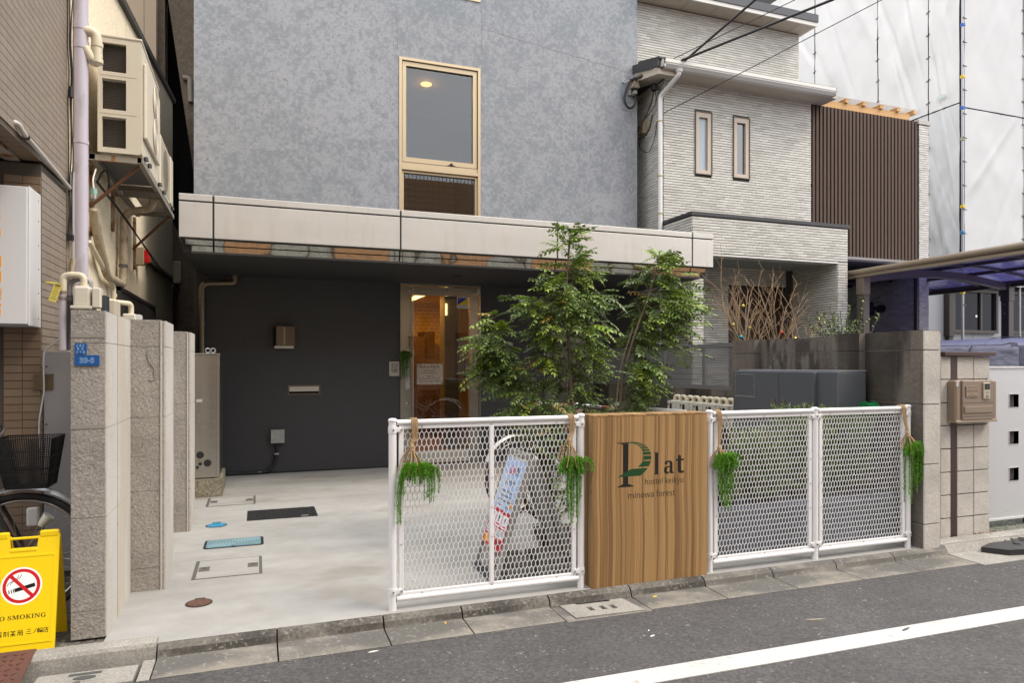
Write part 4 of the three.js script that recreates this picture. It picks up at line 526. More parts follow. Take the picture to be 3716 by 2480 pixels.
  const s = thing('alarm_lamp', 'red alarm lamp on a beige box fixed to the cream wall', 'alarm lamp', [-1.25, 2.5, -9.0]); obj('box', [rbox(-1.287, 2.49, -8.98, -1.20, 2.69, -8.88, 0.006)], std([0.36, 0.29, 0.19], 0.6), s); obj('lens', [rbox(-1.2, 2.52, -8.97, -1.148, 2.67, -8.9, 0.01)], std([0.6, 0.012, 0.012], 0.3), s);
  const w = thing('service_cable', 'twisted black service cable sloping from the hook to the far end of the gap', 'cable', [-1.0, 2.8, -9]); obj('cable', [tube([[-1.24, 2.87, -6.6], [-1.15, 2.72, -7.3], [-1.1, 2.58, -8.6], [-1.13, 2.55, -10.4], [-1.2, 2.6, -12.9]], 0.009, 60, 6), tube([[-1.235, 2.875, -6.6], [-1.13, 2.70, -7.4], [-1.1, 2.55, -8.7], [-1.15, 2.52, -10.4]], 0.006, 60, 6), tube([[-1.24, 2.86, -6.6], [-1.2, 2.95, -6.6], [-1.17, 2.97, -6.62], [-1.16, 2.85, -6.65], [-1.2, 2.76, -6.65]], 0.007, 30, 6)], cable, w); obj('hook', [new THREE.TorusGeometry(0.016, 0.004, 8, 18).translate(-1.255, 2.9, -6.6)], boltMetal, w);
  const lf = thing('cable_fuse', 'small green cable fuse holder hanging beside the standpipe', 'fuse holder', [-1.2, 2.65, -6.1]); obj('body', [bar([-1.165, 2.655, -6.1], [-1.165, 2.70, -6.1], 0.022, 0.022, 14)], std([0.25, 0.42, 0.35], 0.5), lf); obj('cap', [bar([-1.165, 2.625, -6.1], [-1.165, 2.655, -6.1], 0.017, 0.02, 14)], alu, lf); obj('lead', [tube([[-1.165, 2.70, -6.1], [-1.18, 2.78, -6.15], [-1.19, 2.9, -6.3]], 0.006, 16, 6)], std([0.6, 0.58, 0.53], 0.5), lf);
}
{ // gas meter, pipes and tag over the wall
  const cm = std([0.6, 0.565, 0.47], 0.4), m = thing('gas_meter', 'cream gas meter standing behind the first wall pier', 'gas meter', [-0.97, 1.6, -4.95]);
  obj('body', [rbox(-1.05, 1.705, -5.02, -0.955, 1.835, -4.9, 0.018, 3)], cm, m); obj('flange', [rbox(-1.06, 1.693, -5.03, -0.945, 1.712, -4.885, 0.004)], cm, m); obj('lower_case', [rbox(-1.04, 1.6, -5.01, -0.985, 1.7, -4.9, 0.006)], cm, m);
  obj('reader', [rbox(-0.945, 1.70, -4.98, -0.898, 1.825, -4.89, 0.008)], cm, m); obj('dark_unit', [rbox(-0.905, 1.64, -5.04, -0.875, 1.785, -4.93, 0.006)], std([0.035, 0.04, 0.05], 0.4), m);
  obj('inlet', [pipe([[-1.0, 1.82, -4.95], [-1.0, 1.905, -4.95], [-1.075, 1.905, -4.95], [-1.11, 1.89, -4.95], [-1.11, 1.78, -4.95]], 0.02, 0.035, 14)], creamPipe, m); obj('nut', [bar([-1.0, 1.835, -4.95], [-1.0, 1.85, -4.95], 0.028, 0.028, 8)], creamPipe, m); obj('outlet', [pipe([[-0.975, 1.82, -4.99], [-0.975, 1.885, -4.99], [-1.05, 1.885, -4.99], [-1.085, 1.86, -4.99], [-1.085, 1.75, -4.99]], 0.017, 0.035, 12)], std([0.27, 0.26, 0.28], 0.5, 0.3), m);
  const p = thing('gas_pipe', 'pale lavender gas riser pipe beside the grey gate', 'pipe', [-1.1, 0.9, -4.95]); obj('pipe', [bar([-1.113, 1.44, -4.95], [-1.113, 1.79, -4.95], 0.02, 0.02, 18)], std([0.43, 0.39, 0.42], 0.45), p); for (const y of [1.75, 1.785]) obj('coupling', [bar([-1.113, y, -4.95], [-1.113, y + 0.018, -4.95], 0.023, 0.023, 14)], std([0.25, 0.21, 0.19], 0.5, 0.4), p);
  const q = thing('gas_pipe', 'dark painted gas riser pipe just behind the lavender one', 'pipe', [-1.08, 0.9, -4.99]); obj('pipe', [bar([-1.083, 1.44, -4.99], [-1.083, 1.78, -4.99], 0.018, 0.018, 18)], std([0.1, 0.09, 0.11], 0.5), q);
  obj('coupling', [bar([-1.083, 1.745, -4.99], [-1.083, 1.77, -4.99], 0.022, 0.022, 14)], std([0.2, 0.19, 0.2], 0.5, 0.3), q);
  const t = thing('paper_tag', 'yellow paper tag tied to the gas pipe elbow', 'tag', [-1.14, 1.72, -4.92]); const tg = new THREE.BoxGeometry(0.042, 0.115, 0.0012); tg.rotateZ(-0.3); tg.translate(-1.143, 1.79, -4.915); obj('card', [tg], std([0.62, 0.52, 0.1], 0.7), t);
  for (let i = 0; i < 7; i++) { const g = new THREE.BoxGeometry(0.03 - (i % 3) * 0.006, i === 0 ? 0.012 : 0.003, 0.0006); g.translate(0, 0.045 - i * 0.014, 0.0009); g.rotateZ(-0.3); g.translate(-1.143, 1.79, -4.915); obj('text_line', [g], std([0.15, 0.12, 0.03], 0.7), t); } const tie = new THREE.BoxGeometry(0.06, 0.008, 0.003); tie.rotateZ(-0.05); tie.translate(-1.165, 1.85, -4.92); obj('tie', [tie], std([0.75, 0.68, 0.05], 0.5), t);
  const n = thing('gas_meter', 'second cream gas meter further back on the wall top', 'gas meter', [-0.9, 1.6, -6.0]); obj('body', [rbox(-0.95, 1.62, -6.1, -0.86, 1.74, -5.95, 0.012, 3)], cm, n); obj('reader', [rbox(-0.862, 1.63, -6.08, -0.83, 1.735, -5.97, 0.005)], std([0.6, 0.6, 0.57], 0.4), n); obj('inlet', [pipe([[-0.9, 1.73, -6.02], [-0.9, 1.82, -6.02], [-0.98, 1.82, -5.9], [-1.04, 1.82, -5.8]], 0.019, 0.035, 12)], creamPipe, n); obj('back_plate', [box(-1.0, 1.5, -5.75, -0.93, 1.80, -5.5)], std([0.5, 0.45, 0.35], 0.5), n);
}
{ // grey sheet gate between the tiled corner and the block wall
  const g = thing('metal_gate', 'plain grey sheet metal gate beside the tiled corner', 'gate', [-1.06, 0, -5.21]);
  obj('sheet', [rbox(-1.268, 0.02, -5.215, -0.855, 1.437, -5.19, 0.003)], std(0xffffff, 0.42, 0.55, { map: ctex(256, 512, 0.42, 1.42, (u, v) => { const k = 0.92 + 0.14 * fbm(u, v, 3, 8, 4, 241); return [0.35 * k, 0.355 * k, 0.375 * k]; }) }), g);
  obj('hinge', [rbox(-1.325, 1.19, -5.186, -1.275, 1.292, -5.178, 0.002), rbox(-1.268, 1.19, -5.189, -1.218, 1.292, -5.181, 0.002), bar([-1.271, 1.185, -5.178], [-1.271, 1.297, -5.178], 0.008, 0.008, 10)], std([0.16, 0.12, 0.075], 0.5, 0.7), g);
  for (const y of [1.34, 0.97, 0.35]) obj('screw', [bar([-1.255, y, -5.19], [-1.255, y, -5.186], 0.005, 0.005, 8)], black, g);
  const c = thing('plastic_tie', 'crumpled silver tape hanging down the gate hinge side', 'tape', [-1.28, 0.9, -5.17]); obj('tape', [tube([[-1.15, 1.55, -5.15], [-1.2, 1.49, -5.15], [-1.262, 1.42, -5.165], [-1.262, 1.2, -5.165], [-1.275, 1.1, -5.17], [-1.29, 0.98, -5.17], [-1.288, 0.82, -5.17]], 0.005, 50, 5)], std([0.6, 0.59, 0.57], 0.3, 0.3), c);
}
{ // yellow folding floor sign
  const s = thing('floor_sign', 'yellow folding floor sign with a no smoking symbol', 'floor sign', [-1.05, -0.05, -3.95]);
  const yel = std([0.86, 0.6, 0.005], 0.4), A = -1.2, B = -0.905, W0 = B - A, H = 0.575;
  const leaf = (zt, zb, dir) => { const P = [[0, 0.03], [0.062, 0.03], [0.07, 0.05], [W0 - 0.07, 0.05], [W0 - 0.062, 0.03], [W0 - 0.06, 0], [W0, 0], [W0, H], [W0 - 0.085, H], [W0 - 0.09, H - 0.05], [0.09, H - 0.05], [0.085, H], [0, H], [0, 0]].filter((q, i) => i); P.unshift([0.06, 0]); const g = prismZ([[0, 0], [0.062, 0], [0.07, 0.045], [W0 - 0.07, 0.045], [W0 - 0.062, 0], [W0, 0], [W0, H], [W0 - 0.088, H], [W0 - 0.093, H - 0.062], [0.093, H - 0.062], [0.088, H], [0, H]], -0.012, 0); g.rotateX(Math.atan2(zt - zb, H)); g.translate(A, -0.045, zb); return g; };
  const zf = -3.865, zt = -3.985, zb = -4.125;
  obj('front_leaf', [leaf(zt + 0.008, zf)], yel, s); obj('rear_leaf', [leaf(zt, zb)], yel, s);
  const an = Math.atan2(zt + 0.008 - zf, H), on = (g, off) => { g.translate(0, 0, off); g.rotateX(an); g.translate(A, -0.045, zf); return g; };
  obj('panel_rim', [on(prismZ([[0.012, 0.075], [W0 - 0.012, 0.075], [W0 - 0.012, H - 0.09], [0.012, H - 0.09]], 0, 0.003, [[[0.02, 0.083], [W0 - 0.02, 0.083], [W0 - 0.02, H - 0.098], [0.02, H - 0.098]]]), 0)], yel, s);
  obj('handle', [on(rbox(0.088, H - 0.016, -0.014, W0 - 0.088, H - 0.003, 0, 0.005), 0), on(rbox(0.09, H - 0.075, -0.012, W0 - 0.09, H - 0.055, 0.003, 0.006), 0)], yel, s); obj('foot_bar', [on(rbox(0.06, 0.006, -0.012, W0 - 0.06, 0.02, 0.0, 0.005), 0)], yel, s);
  for (const [x0, x1] of [[0.004, 0.085], [W0 - 0.085, W0 - 0.004]]) obj('hinge_cap', [rbox(A + x0, H - 0.068, zt - 0.014, A + x1, H - 0.034, zt + 0.014, 0.009, 3)], yel, s);
  const tx = canvasTex(512, 768, (g, w, h) => { g.fillStyle = '#edcb04'; g.fillRect(0, 0, w, h); const cx = 256, cy = 262; g.fillStyle = '#f4f2ee'; g.beginPath(); g.arc(cx, cy, 170, 0, 7); g.fill(); g.fillStyle = '#c4121d'; g.beginPath(); g.arc(cx, cy, 154, 0, 7); g.fill(); g.fillStyle = '#f6f5f3'; g.beginPath(); g.arc(cx, cy, 126, 0, 7); g.fill();
    g.save(); g.translate(cx, cy); g.rotate(-0.24); g.fillStyle = '#0d0d10'; g.fillRect(-62, 6, 170, 34); for (const x of [-112, -92, -74]) g.fillRect(x, 6, 8, 34); g.strokeStyle = '#15151a'; g.lineWidth = 5; for (const d of [0, 24]) { g.beginPath(); g.moveTo(-110 + d, -34); g.bezierCurveTo(-90 + d, -84, -28 + d, -44, -4 + d, -104); g.stroke(); } g.restore();
    g.save(); g.translate(cx, cy); g.rotate(0.8); g.fillStyle = '#c4121d'; g.fillRect(-150, -15, 300, 30); g.restore();
    g.fillStyle = '#3a2d05'; g.font = 'bold 50px serif'; g.textAlign = 'center'; g.save(); g.translate(cx, 560); g.scale(1.26, 1.08); g.fillText('NO SMOKING', 0, 0); g.restore();
    g.strokeStyle = '#221a02'; g.lineWidth = 5; const K = { cho: [[.05, .1, .35, .1], [.05, .3, .35, .3], [.05, .5, .35, .5], [.05, .65, .35, .65, .35, .95, .05, .95, .05, .65], [.5, .05, .5, .95], [.5, .05, .95, .05, .95, .95], [.6, .3, .85, .3], [.72, .15, .72, .5], [.6, .6, .85, .6, .85, .85, .6, .85, .6, .6]], zai: [[.1, .12, .6, .12], [.35, 0, .35, .12], [.55, .12, .15, .5], [.15, .12, .55, .5], [.2, .5, .2, .95], [.5, .5, .5, .95], [.2, .65, .5, .65], [.75, .1, .75, .7], [.95, .0, .95, .95, .85, .9]], yaku: [[.05, .12, .95, .12], [.3, 0, .3, .22], [.7, 0, .7, .22], [.35, .3, .65, .3, .65, .58, .35, .58, .35, .3], [.05, .65, .95, .65], [.5, .58, .5, 1], [.5, .68, .1, .98], [.5, .68, .9, .98]], kyoku: [[.15, .05, .85, .05, .85, .3, .15, .3], [.15, .05, .15, .6, .05, .95], [.15, .45, .9, .45, .9, .95, .75, .9], [.35, .6, .65, .6, .65, .85, .35, .85, .35, .6]], san: [[.15, .15, .85, .15], [.2, .5, .8, .5], [.05, .9, .95, .9]], no: [[.7, .1, .5, .6, .2, .9]], rin: [[.05, .15, .45, .15], [.1, .3, .4, .3, .4, .6, .1, .6, .1, .3], [.25, 0, .25, .98], [.02, .75, .48, .75], [.75, .02, .5, .35], [.75, .02, .98, .35], [.55, .5, .95, .5, .95, .95], [.55, .5, .55, .95], [.68, .5, .68, .9], [.82, .5, .82, .9], [.55, .7, .95, .7]], ten: [[.5, 0, .5, .12], [.1, .12, .95, .12], [.15, .12, .15, .6, .05, .95], [.55, .2, .55, .55], [.55, .38, .85, .38], [.35, .55, .8, .55, .8, .95, .35, .95, .35, .55]] };
    const put = (k, x, y, s) => { for (const q of K[k]) { g.beginPath(); g.moveTo(x + q[0] * s, y + q[1] * s); for (let i = 2; i < q.length; i += 2) g.lineTo(x + q[i] * s, y + q[i + 1] * s); g.stroke(); } }; ['cho', 'zai', 'yaku', 'kyoku'].forEach((k, i) => put(k, 68 + i * 58, 656, 50)); ['san', 'no', 'rin', 'ten'].forEach((k, i) => put(k, 312 + i * 50 - (i > 1 ? 10 : 0), 652, 48)); });
  const pg = new THREE.PlaneGeometry(W0 - 0.04, H - 0.181); pg.translate(W0 / 2, 0.083 + (H - 0.181) / 2, 0.001); obj('print', [on(pg, 0)], std(0xffffff, 0.4, 0, { map: tx }), s, true);
}
// ------------------------------------------------------------------ boundary wall, cabinet and meters on the right of the forecourt
{
  const w = thing('boundary_wall', 'stained concrete boundary wall on the right of the forecourt, ending in a pale pier at the street', 'wall', [4.66, 0, -5.6]);
  const X = 4.586;
  const C = [[0, 0.18], [0.185, 0.62], [0.625, 1.06], [1.065, 1.46], [1.465, 1.605]];
  for (const [a, b] of C) {
    obj('block', [box(X, a, -3.90, 4.735, b, -3.738)], stainedWall, w); obj('block', [box(X + 0.012, a, -4.262, 4.735, b, -3.903)], stainedWall, w);
    obj('block', [box(X - 0.05, a, -4.55, 4.735, b, -4.265)], stainedWall, w); obj('block', [box(X + 0.012, a, -5.51, 4.735, b - (a > 1.4 ? 0.012 : 0), -4.553)], stainedWall, w);
    obj('block', [box(X - 0.05, a, -5.85, 4.735, b - (a > 1.4 ? 0.012 : 0), -5.513)], stainedWall, w);
    obj('pier_face', [box(X, a, -3.738, 4.735, b - 0.004, -3.727)], lightBlock, w);
  }
  obj('mortar', [box(X + 0.016, 0, -5.84, 4.73, 1.59, -3.732)], mortar, w);
  obj('expansion_joint', [box(4.736, 0, -3.80, 4.748, 1.6, -3.74)], std([0.2, 0.19, 0.17], 0.9), w); obj('pier_edge', [box(4.749, 0, -3.95, 4.77, 1.59, -3.745)], lightBlock, w);
  obj('low_wall', [box(X, 0, -9.1, 4.72, 1.085, -5.853)], stainedWall, w);
}
{ // perforated metal screen on the low wall
  const f = thing('perforated_screen', 'grey perforated metal screen on the low concrete wall', 'screen', [4.6, 1.08, -6.8]), g = std([0.26, 0.27, 0.28], 0.45, 0.6);
  obj('frame', [box(4.585, 1.535, -9.0, 4.61, 1.578, -5.855), box(4.585, 1.086, -9.0, 4.61, 1.128, -5.855)], g, f);
  for (const z of [-6.44, -7.25, -8.05, -8.8]) obj('post', [box(4.612, 1.086, z - 0.022, 4.65, 1.57, z + 0.022)], g, f);
  const b = []; for (let i = 0; i < 33; i++) b.push(box(4.594, 1.128 + i * 0.0125, -9.0, 4.597, 1.128 + i * 0.0125 + 0.0062, -5.857)); for (let i = 0; i < 200; i++) b.push(box(4.5945, 1.128, -9.0 + i * 0.0157, 4.5965, 1.535, -9.0 + i * 0.0157 + 0.0062));
  obj('mesh_sheet', b, g, f);
}
{
  const gm = std([0.095, 0.103, 0.115], 0.42, 0.1), c = thing('meter_cabinet', 'dark grey two-door equipment cabinet against the stained boundary wall', 'cabinet', [4.4, 0.3, -4.8]);
  obj('body', [rbox(4.24, 0.3, -5.40, 4.53, 1.298, -4.19, 0.012, 3)], gm, c); obj('top', [rbox(4.25, 1.298, -5.38, 4.535, 1.307, -4.19, 0.003)], std([0.2, 0.21, 0.23], 0.4), c);
  obj('door', [rbox(4.2, 0.32, -5.40, 4.238, 1.292, -4.80, 0.004)], gm, c); obj('door', [rbox(4.2, 0.32, -4.793, 4.238, 1.292, -4.40, 0.004)], gm, c);
  for (const z of [-4.86, -4.735]) obj('handle', [rbox(4.185, 1.0, z - 0.018, 4.201, 1.055, z + 0.018, 0.004)], std([0.2, 0.17, 0.14], 0.4, 0.6), c);
  const tape = []; const r = rng(9); for (let i = 0; i < 26; i++) { const t = i / 26; tape.push(box(4.1985, 1.262 + (r() - .5) * 0.006, -5.37 + t * 0.26, 4.1995, 1.27, -5.37 + t * 0.26 + 0.008 * r()), box(4.1985, 1.06 + (r() - .5) * 0.004, -5.37 + t * 0.26, 4.1995, 1.068, -5.37 + t * 0.26 + 0.008)); tape.push(box(4.1985, 1.06 + t * 0.2, -5.372, 4.1995, 1.06 + t * 0.2 + 0.006 * r(), -5.366), box(4.1985, 1.06 + t * 0.2, -5.11, 4.1995, 1.06 + t * 0.2 + 0.006 * r(), -5.104)); }
  stuff(obj('tape_residue', tape, std([0.3, 0.3, 0.29], 0.9), c)); for (const z of [-5.2, -4.42]) obj('stud', [bar([4.46, 1.3, z], [4.46, 1.34, z], 0.014, 0.014, 10)], gm, c);
  const h = thing('hose_reel', 'small green plastic hose reel beside the grey cabinet', 'hose reel', [4.5, 0.9, -4.15]); obj('drum', [bar([4.45, 1.0, -4.13], [4.53, 1.0, -4.13], 0.05, 0.05, 20), bar([4.44, 1.0, -4.13], [4.45, 1.0, -4.13], 0.065, 0.065, 20), bar([4.53, 1.0, -4.13], [4.54, 1.0, -4.13], 0.065, 0.065, 20)], std([0.01, 0.16, 0.05], 0.4), h); obj('stand', [bar([4.49, 0, -4.13], [4.49, 0.97, -4.13], 0.012, 0.012, 8)], std([0.01, 0.13, 0.04], 0.4), h);
}
{ // row of gas meters
  const cm = std([0.5, 0.48, 0.41], 0.45), z0 = [-6.63, -6.385, -6.14, -5.925, -5.70], place = ['farthest from the dark cabinet', 'second from the far end', 'in the middle', 'second from the dark cabinet', 'right beside the dark cabinet'];
  z0.forEach((z, i) => {
    const m = thing('gas_meter', `bent-pipe gas meter, ${place[i]} in the row`, 'gas meter', [4.4, 0.7, z], 'gas meters in a row on the low wall');
    obj('body', [rbox(4.36, 0.74, z - 0.10, 4.50, 0.955, z + 0.085, 0.012, 3)], cm, m); obj('front_case', [rbox(4.33, 0.80, z - 0.085, 4.36, 0.95, z + 0.05, 0.006)], cm, m);
    obj('dial', [box(4.327, 0.862, z - 0.035, 4.331, 0.922, z + 0.004)], black, m); obj('dial_frame', [bar([4.331, 0.91, z - 0.065], [4.327, 0.91, z - 0.065], 0.01, 0.01, 12)], black, m);
    for (const [a, b] of [[-0.055, 0.02], [0.055, 0.13]]) { obj('bend', [pipe([[4.41, 0.94, z + a], [4.41, 1.005, z + a], [4.43, 1.005, z + b], [4.43, 0.90, z + b]], 0.0185, 0.042, 12)], creamPipe, m); obj('nut', [bar([4.41, 0.952, z + a], [4.41, 0.968, z + a], 0.025, 0.025, 10)], creamPipe, m); }
  });
  const r = thing('white_rail', 'white painted rail between the wooden sign and the gas meters', 'rail', [3.0, 0, -4.7]); obj('top_bar', [beam([2.90, 1.0, -4.98], [3.06, 0.995, -4.5], 0.035, 0.022)], whitePaint, r); obj('post', [bar([2.91, 0, -4.95], [2.91, 1.0, -4.95], 0.015, 0.015, 10)], whitePaint, r); obj('post', [bar([3.05, 0, -4.53], [3.05, 0.995, -4.53], 0.015, 0.015, 10)], whitePaint, r);
}
// ------------------------------------------------------------------ tiled house
const tileTone = [[0.54, 0.525, 0.48], [0.58, 0.565, 0.52], [0.49, 0.48, 0.435], [0.61, 0.597, 0.55], [0.56, 0.545, 0.5]];
const sidingTile = std(0xffffff, 0.7, 0, { bumpMap: bumpGrain, bumpScale: 0.001 }), sidingJoint = std([0.075, 0.072, 0.066], 0.9);
function tilePatch(parent, o, axis, W, H, seed, holes = [], tw = 0.17, th = 0.0385, tones = tileTone) { // thin tiles over a rectangle; axis 'x' faces +z, 'z+' / 'z-' face +x / -x
  const r = rng(seed), mats = [], cols = [], nR = Math.round(H / th), h = H / nR, gap = 0.0085;
  for (let j = 0; j < nR; j++) {
    let u = -((j * 0.37) % 1) * tw;
    while (u < W - 0.004) {
      const a = Math.max(0, u), b = Math.min(W, u + tw); u += tw; if (b - a < 0.01) continue;
      let segs = [[a, b]]; const y0 = j * h, y1 = y0 + h;
      for (const [hx0, hy0, hx1, hy1] of holes) if (y1 > hy0 + 0.004 && y0 < hy1 - 0.004) segs = segs.flatMap(([p, q]) => [[p, Math.min(q, hx0)], [Math.max(p, hx1), q]].filter(([s, t]) => t - s > 0.006));
      const c = tones[Math.floor(r() * tones.length)], k = 0.94 + 0.12 * r(), pr = 0.009 + 0.0015 * r();
      for (const [p, q] of segs) { const w = q - p - 0.002, cx = (p + q) / 2, cy = y0 + h / 2 - gap / 2; cols.push(lin(c[0] * k, c[1] * k, c[2] * k));
        if (axis === 'x') mats.push(M4(o[0] + cx, o[1] + cy, o[2] + pr / 2, 0, 0, 0, [w, h - gap, pr])); else { const s = axis === 'z-' ? -1 : 1; mats.push(M4(o[0] + s * pr / 2, o[1] + cy, o[2] - cx, 0, 0, 0, [pr, h - gap, w])); } }
    }
  }
  return copiesAt('siding_tile', new THREE.BoxGeometry(1, 1, 1), sidingTile, parent, mats, cols);
}
const house = thing('tiled_house', 'three storey house clad in thin pale grey tiles right of the hostel', 'house', [7, 0, -9.5]);
{
  const H = house, ZU = -8.77, ZB = -8.06, ZP = -9.05, X = 5.59, trim = std([0.035, 0.034, 0.036], 0.45), whiteTrim = std([0.6, 0.585, 0.55], 0.4), soff = std([0.5, 0.44, 0.36], 0.7);
  const win = [[6.134, 4.205, 6.411, 5.125], [6.817, 4.21, 7.1, 5.125]];
  // carcass
  const uw = [[X, 3.3], [8.312, 3.3], [8.312, 5.62], [X, 5.62]];
  obj('upper_wall', [prismZ(uw, ZU - 0.2, ZU, win.map(([a, b, c, d]) => [[a, b], [c, b], [c, d], [a, d]])), box(X, 0, -13, X + 0.2, 5.6, ZU - 0.2), box(8.11, 0, -13, 8.312, 5.6, ZU - 0.2)], sidingJoint, H);
  tilePatch(H, [X, 3.47, ZU], 'x', 8.312 - X, 2.12, 301, win.map(([a, b, c, d]) => [a - X - 0.012, b - 3.47 - 0.012, c - X + 0.012, d - 3.47 + 0.012]));
  tilePatch(H, [X, 0, ZU], 'z-', 3.4, 5.55, 302);
  // porch block
  obj('porch_band', [box(X, 2.885, ZB - 0.2, 8.334, 3.40, ZB), box(X, 2.885, ZU, X + 0.2, 3.40, ZB - 0.2), box(8.134, 2.885, ZU, 8.334, 3.40, ZB - 0.2), box(X + 0.2, 2.885, ZU, 8.134, 2.93, ZB - 0.2)], sidingJoint, H);
  obj('porch_column', [box(X, 0, ZB - 0.19, 5.769, 2.885, ZB)], sidingJoint, H); obj('porch_column', [box(8.15, 0, ZB - 0.2, 8.334, 2.885, ZB)], sidingJoint, H);
  obj('porch_wall', [box(X, 0, ZU, X + 0.19, 2.885, ZB - 0.19), box(X + 0.19, 0, ZP - 0.2, 6.94, 3.0, ZP), box(6.94, 2.6, ZP - 0.2, 8.06, 3.0, ZP), box(8.06, 0, ZP - 0.2, 8.334, 3.0, ZP), box(8.15, 0, ZP, 8.334, 2.885, ZB - 0.2)], sidingJoint, H);
  tilePatch(H, [X, 2.9, ZB], 'x', 8.334 - X, 0.49, 303); tilePatch(H, [X, 0, ZB], 'x', 0.179, 2.89, 304, [], 0.09); tilePatch(H, [8.152, 0, ZB], 'x', 0.182, 2.89, 305, [], 0.09);
  tilePatch(H, [X, 0, ZB + 0.005], 'z-', 0.72, 3.39, 306); tilePatch(H, [X + 0.19, 0, ZP], 'x', 6.94 - X - 0.19, 2.93, 307); tilePatch(H, [6.94, 2.61, ZP], 'x', 1.12, 0.31, 308); tilePatch(H, [8.15, 0, ZB], 'z-', 0.98, 2.89, 309);
  for (const g of [box(5.70, 0, ZB, 5.704, 3.39, ZB + 0.0102), box(8.22, 0, ZB, 8.224, 3.39, ZB + 0.0102), box(5.70, 3.47, ZU, 5.704, 5.6, ZU + 0.0102), box(8.2, 3.47, ZU, 8.204, 5.6, ZU + 0.0102)]) obj('corner_joint', [g], std([0.4, 0.37, 0.3], 0.8), H);
  obj('parapet_cap', [box(X - 0.02, 3.40, ZB - 0.22, 8.36, 3.45, ZB + 0.022), box(X - 0.02, 3.40, ZU, X + 0.22, 3.45, ZB - 0.22), box(8.13, 3.40, ZU, 8.36, 3.45, ZB - 0.22)], trim, H); obj('balcony_floor', [box(X + 0.2, 3.1, ZU, 8.13, 3.2, ZB - 0.2)], trim, H);
  obj('porch_trim', [box(X + 0.18, 2.862, ZB - 0.19, 8.148, 2.886, ZB + 0.014)], whiteTrim, H); obj('porch_ceiling', [box(X + 0.19, 2.87, ZP, 8.15, 2.885, ZB - 0.19)], std([0.3, 0.29, 0.27], 0.8), H);
  const d = obj('front_door', [box(6.945, 0, ZP - 0.12, 8.055, 2.598, ZP - 0.08)], std([0.022, 0.013, 0.01], 0.5), H); for (let i = 0; i < 7; i++) obj('door_board', [box(6.95 + i * 0.158, 0.02, ZP - 0.08, 6.95 + i * 0.158 + 0.148, 2.58, ZP - 0.068)], std([0.035, 0.018, 0.012], 0.5), d);
  // windows
  for (const [a, b, c, e] of win) {
    const f = obj('window', [box(a - 0.012, b - 0.012, ZU - 0.06, a, e + 0.012, ZU + 0.03), box(c, b - 0.012, ZU - 0.06, c + 0.012, e + 0.012, ZU + 0.03), box(a, b - 0.012, ZU - 0.06, c, b, ZU + 0.03), box(a, e, ZU - 0.06, c, e + 0.012, ZU + 0.03)], std([0.1, 0.08, 0.06], 0.5), H);
    obj('frame', [box(a, b, ZU - 0.05, a + 0.062, e, ZU + 0.018), box(c - 0.062, b, ZU - 0.05, c, e, ZU + 0.018), box(a + 0.062, b, ZU - 0.05, c - 0.062, b + 0.055, ZU + 0.018), box(a + 0.062, e - 0.075, ZU - 0.05, c - 0.062, e, ZU + 0.018)], std([0.5, 0.42, 0.34], 0.45), f);
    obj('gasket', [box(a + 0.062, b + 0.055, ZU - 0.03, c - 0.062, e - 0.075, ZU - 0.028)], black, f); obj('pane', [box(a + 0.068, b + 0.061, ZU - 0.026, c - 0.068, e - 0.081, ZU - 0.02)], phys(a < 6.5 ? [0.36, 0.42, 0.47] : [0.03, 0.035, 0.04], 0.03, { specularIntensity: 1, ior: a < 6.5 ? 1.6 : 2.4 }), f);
  }
  // middle eave with gutter, and gable strip to the left
  obj('soffit', [box(X - 0.2, 5.53, ZU - 0.1, 8.55, 5.56, -8.47)], soff, H);
  obj('gutter', [prismX([[-8.47, 5.53], [-8.40, 5.53], [-8.36, 5.57], [-8.36, 5.645], [-8.375, 5.645], [-8.375, 5.58], [-8.405, 5.548], [-8.47, 5.548]], 5.35, 8.44), box(5.35, 5.53, -8.47, 5.365, 5.645, -8.36), box(8.43, 5.53, -8.47, 8.445, 5.645, -8.36), prismX([[-8.36, 5.59], [-8.352, 5.59], [-8.352, 5.605], [-8.36, 5.605]], 5.35, 8.44)], whiteTrim, H);
  obj('fascia', [box(5.36, 5.555, -8.49, 8.44, 5.68, -8.471)], std([0.5, 0.485, 0.45], 0.5), H);
  obj('roof', [prismX([[-9.0, 5.80], [-8.43, 5.66], [-8.43, 5.685], [-9.0, 5.84]], 5.30, 8.46)], trim, H);
  obj('barge_board', [prismX([[-10.2, 5.98], [-8.45, 5.55], [-8.45, 5.67], [-10.2, 6.1]], 5.29, 5.32)], trim, H); obj('gable_soffit', [prismX([[-10.2, 5.80], [-8.47, 5.46], [-8.47, 5.54], [-10.2, 5.97]], 5.32, X)], soff, H);
  // set-back top storey
  const T = -9.3; obj('top_wall', [box(5.42, 5.7, -13, 8.557, 6.91, T)], sidingJoint, H); tilePatch(H, [5.42, 5.9, T], 'x', 3.137, 1.0, 310);
  obj('wall_joint', [box(6.515, 5.9, T, 6.521, 6.9, T + 0.0102), box(8.49, 5.9, T, 8.495, 6.9, T + 0.0102)], std([0.4, 0.37, 0.3], 0.8), H);
  obj('top_soffit', [box(5.4, 6.91, -13, 8.62, 6.925, -9.0)], soff, H); for (let i = 0; i < 6; i++) obj('soffit_joint', [box(5.7 + i * 0.52, 6.907, -9.3, 5.704 + i * 0.52, 6.91, -9.005)], std([0.25, 0.22, 0.18], 0.8), H);
  obj('top_fascia', [box(5.4, 6.91, -9.0, 8.64, 6.972, -8.97), box(8.62, 6.91, -13, 8.64, 6.972, -9.0)], whiteTrim, H); obj('top_roof', [box(5.4, 6.974, -13, 8.655, 7.097, -8.955)], std([0.04, 0.045, 0.055], 0.4), H);
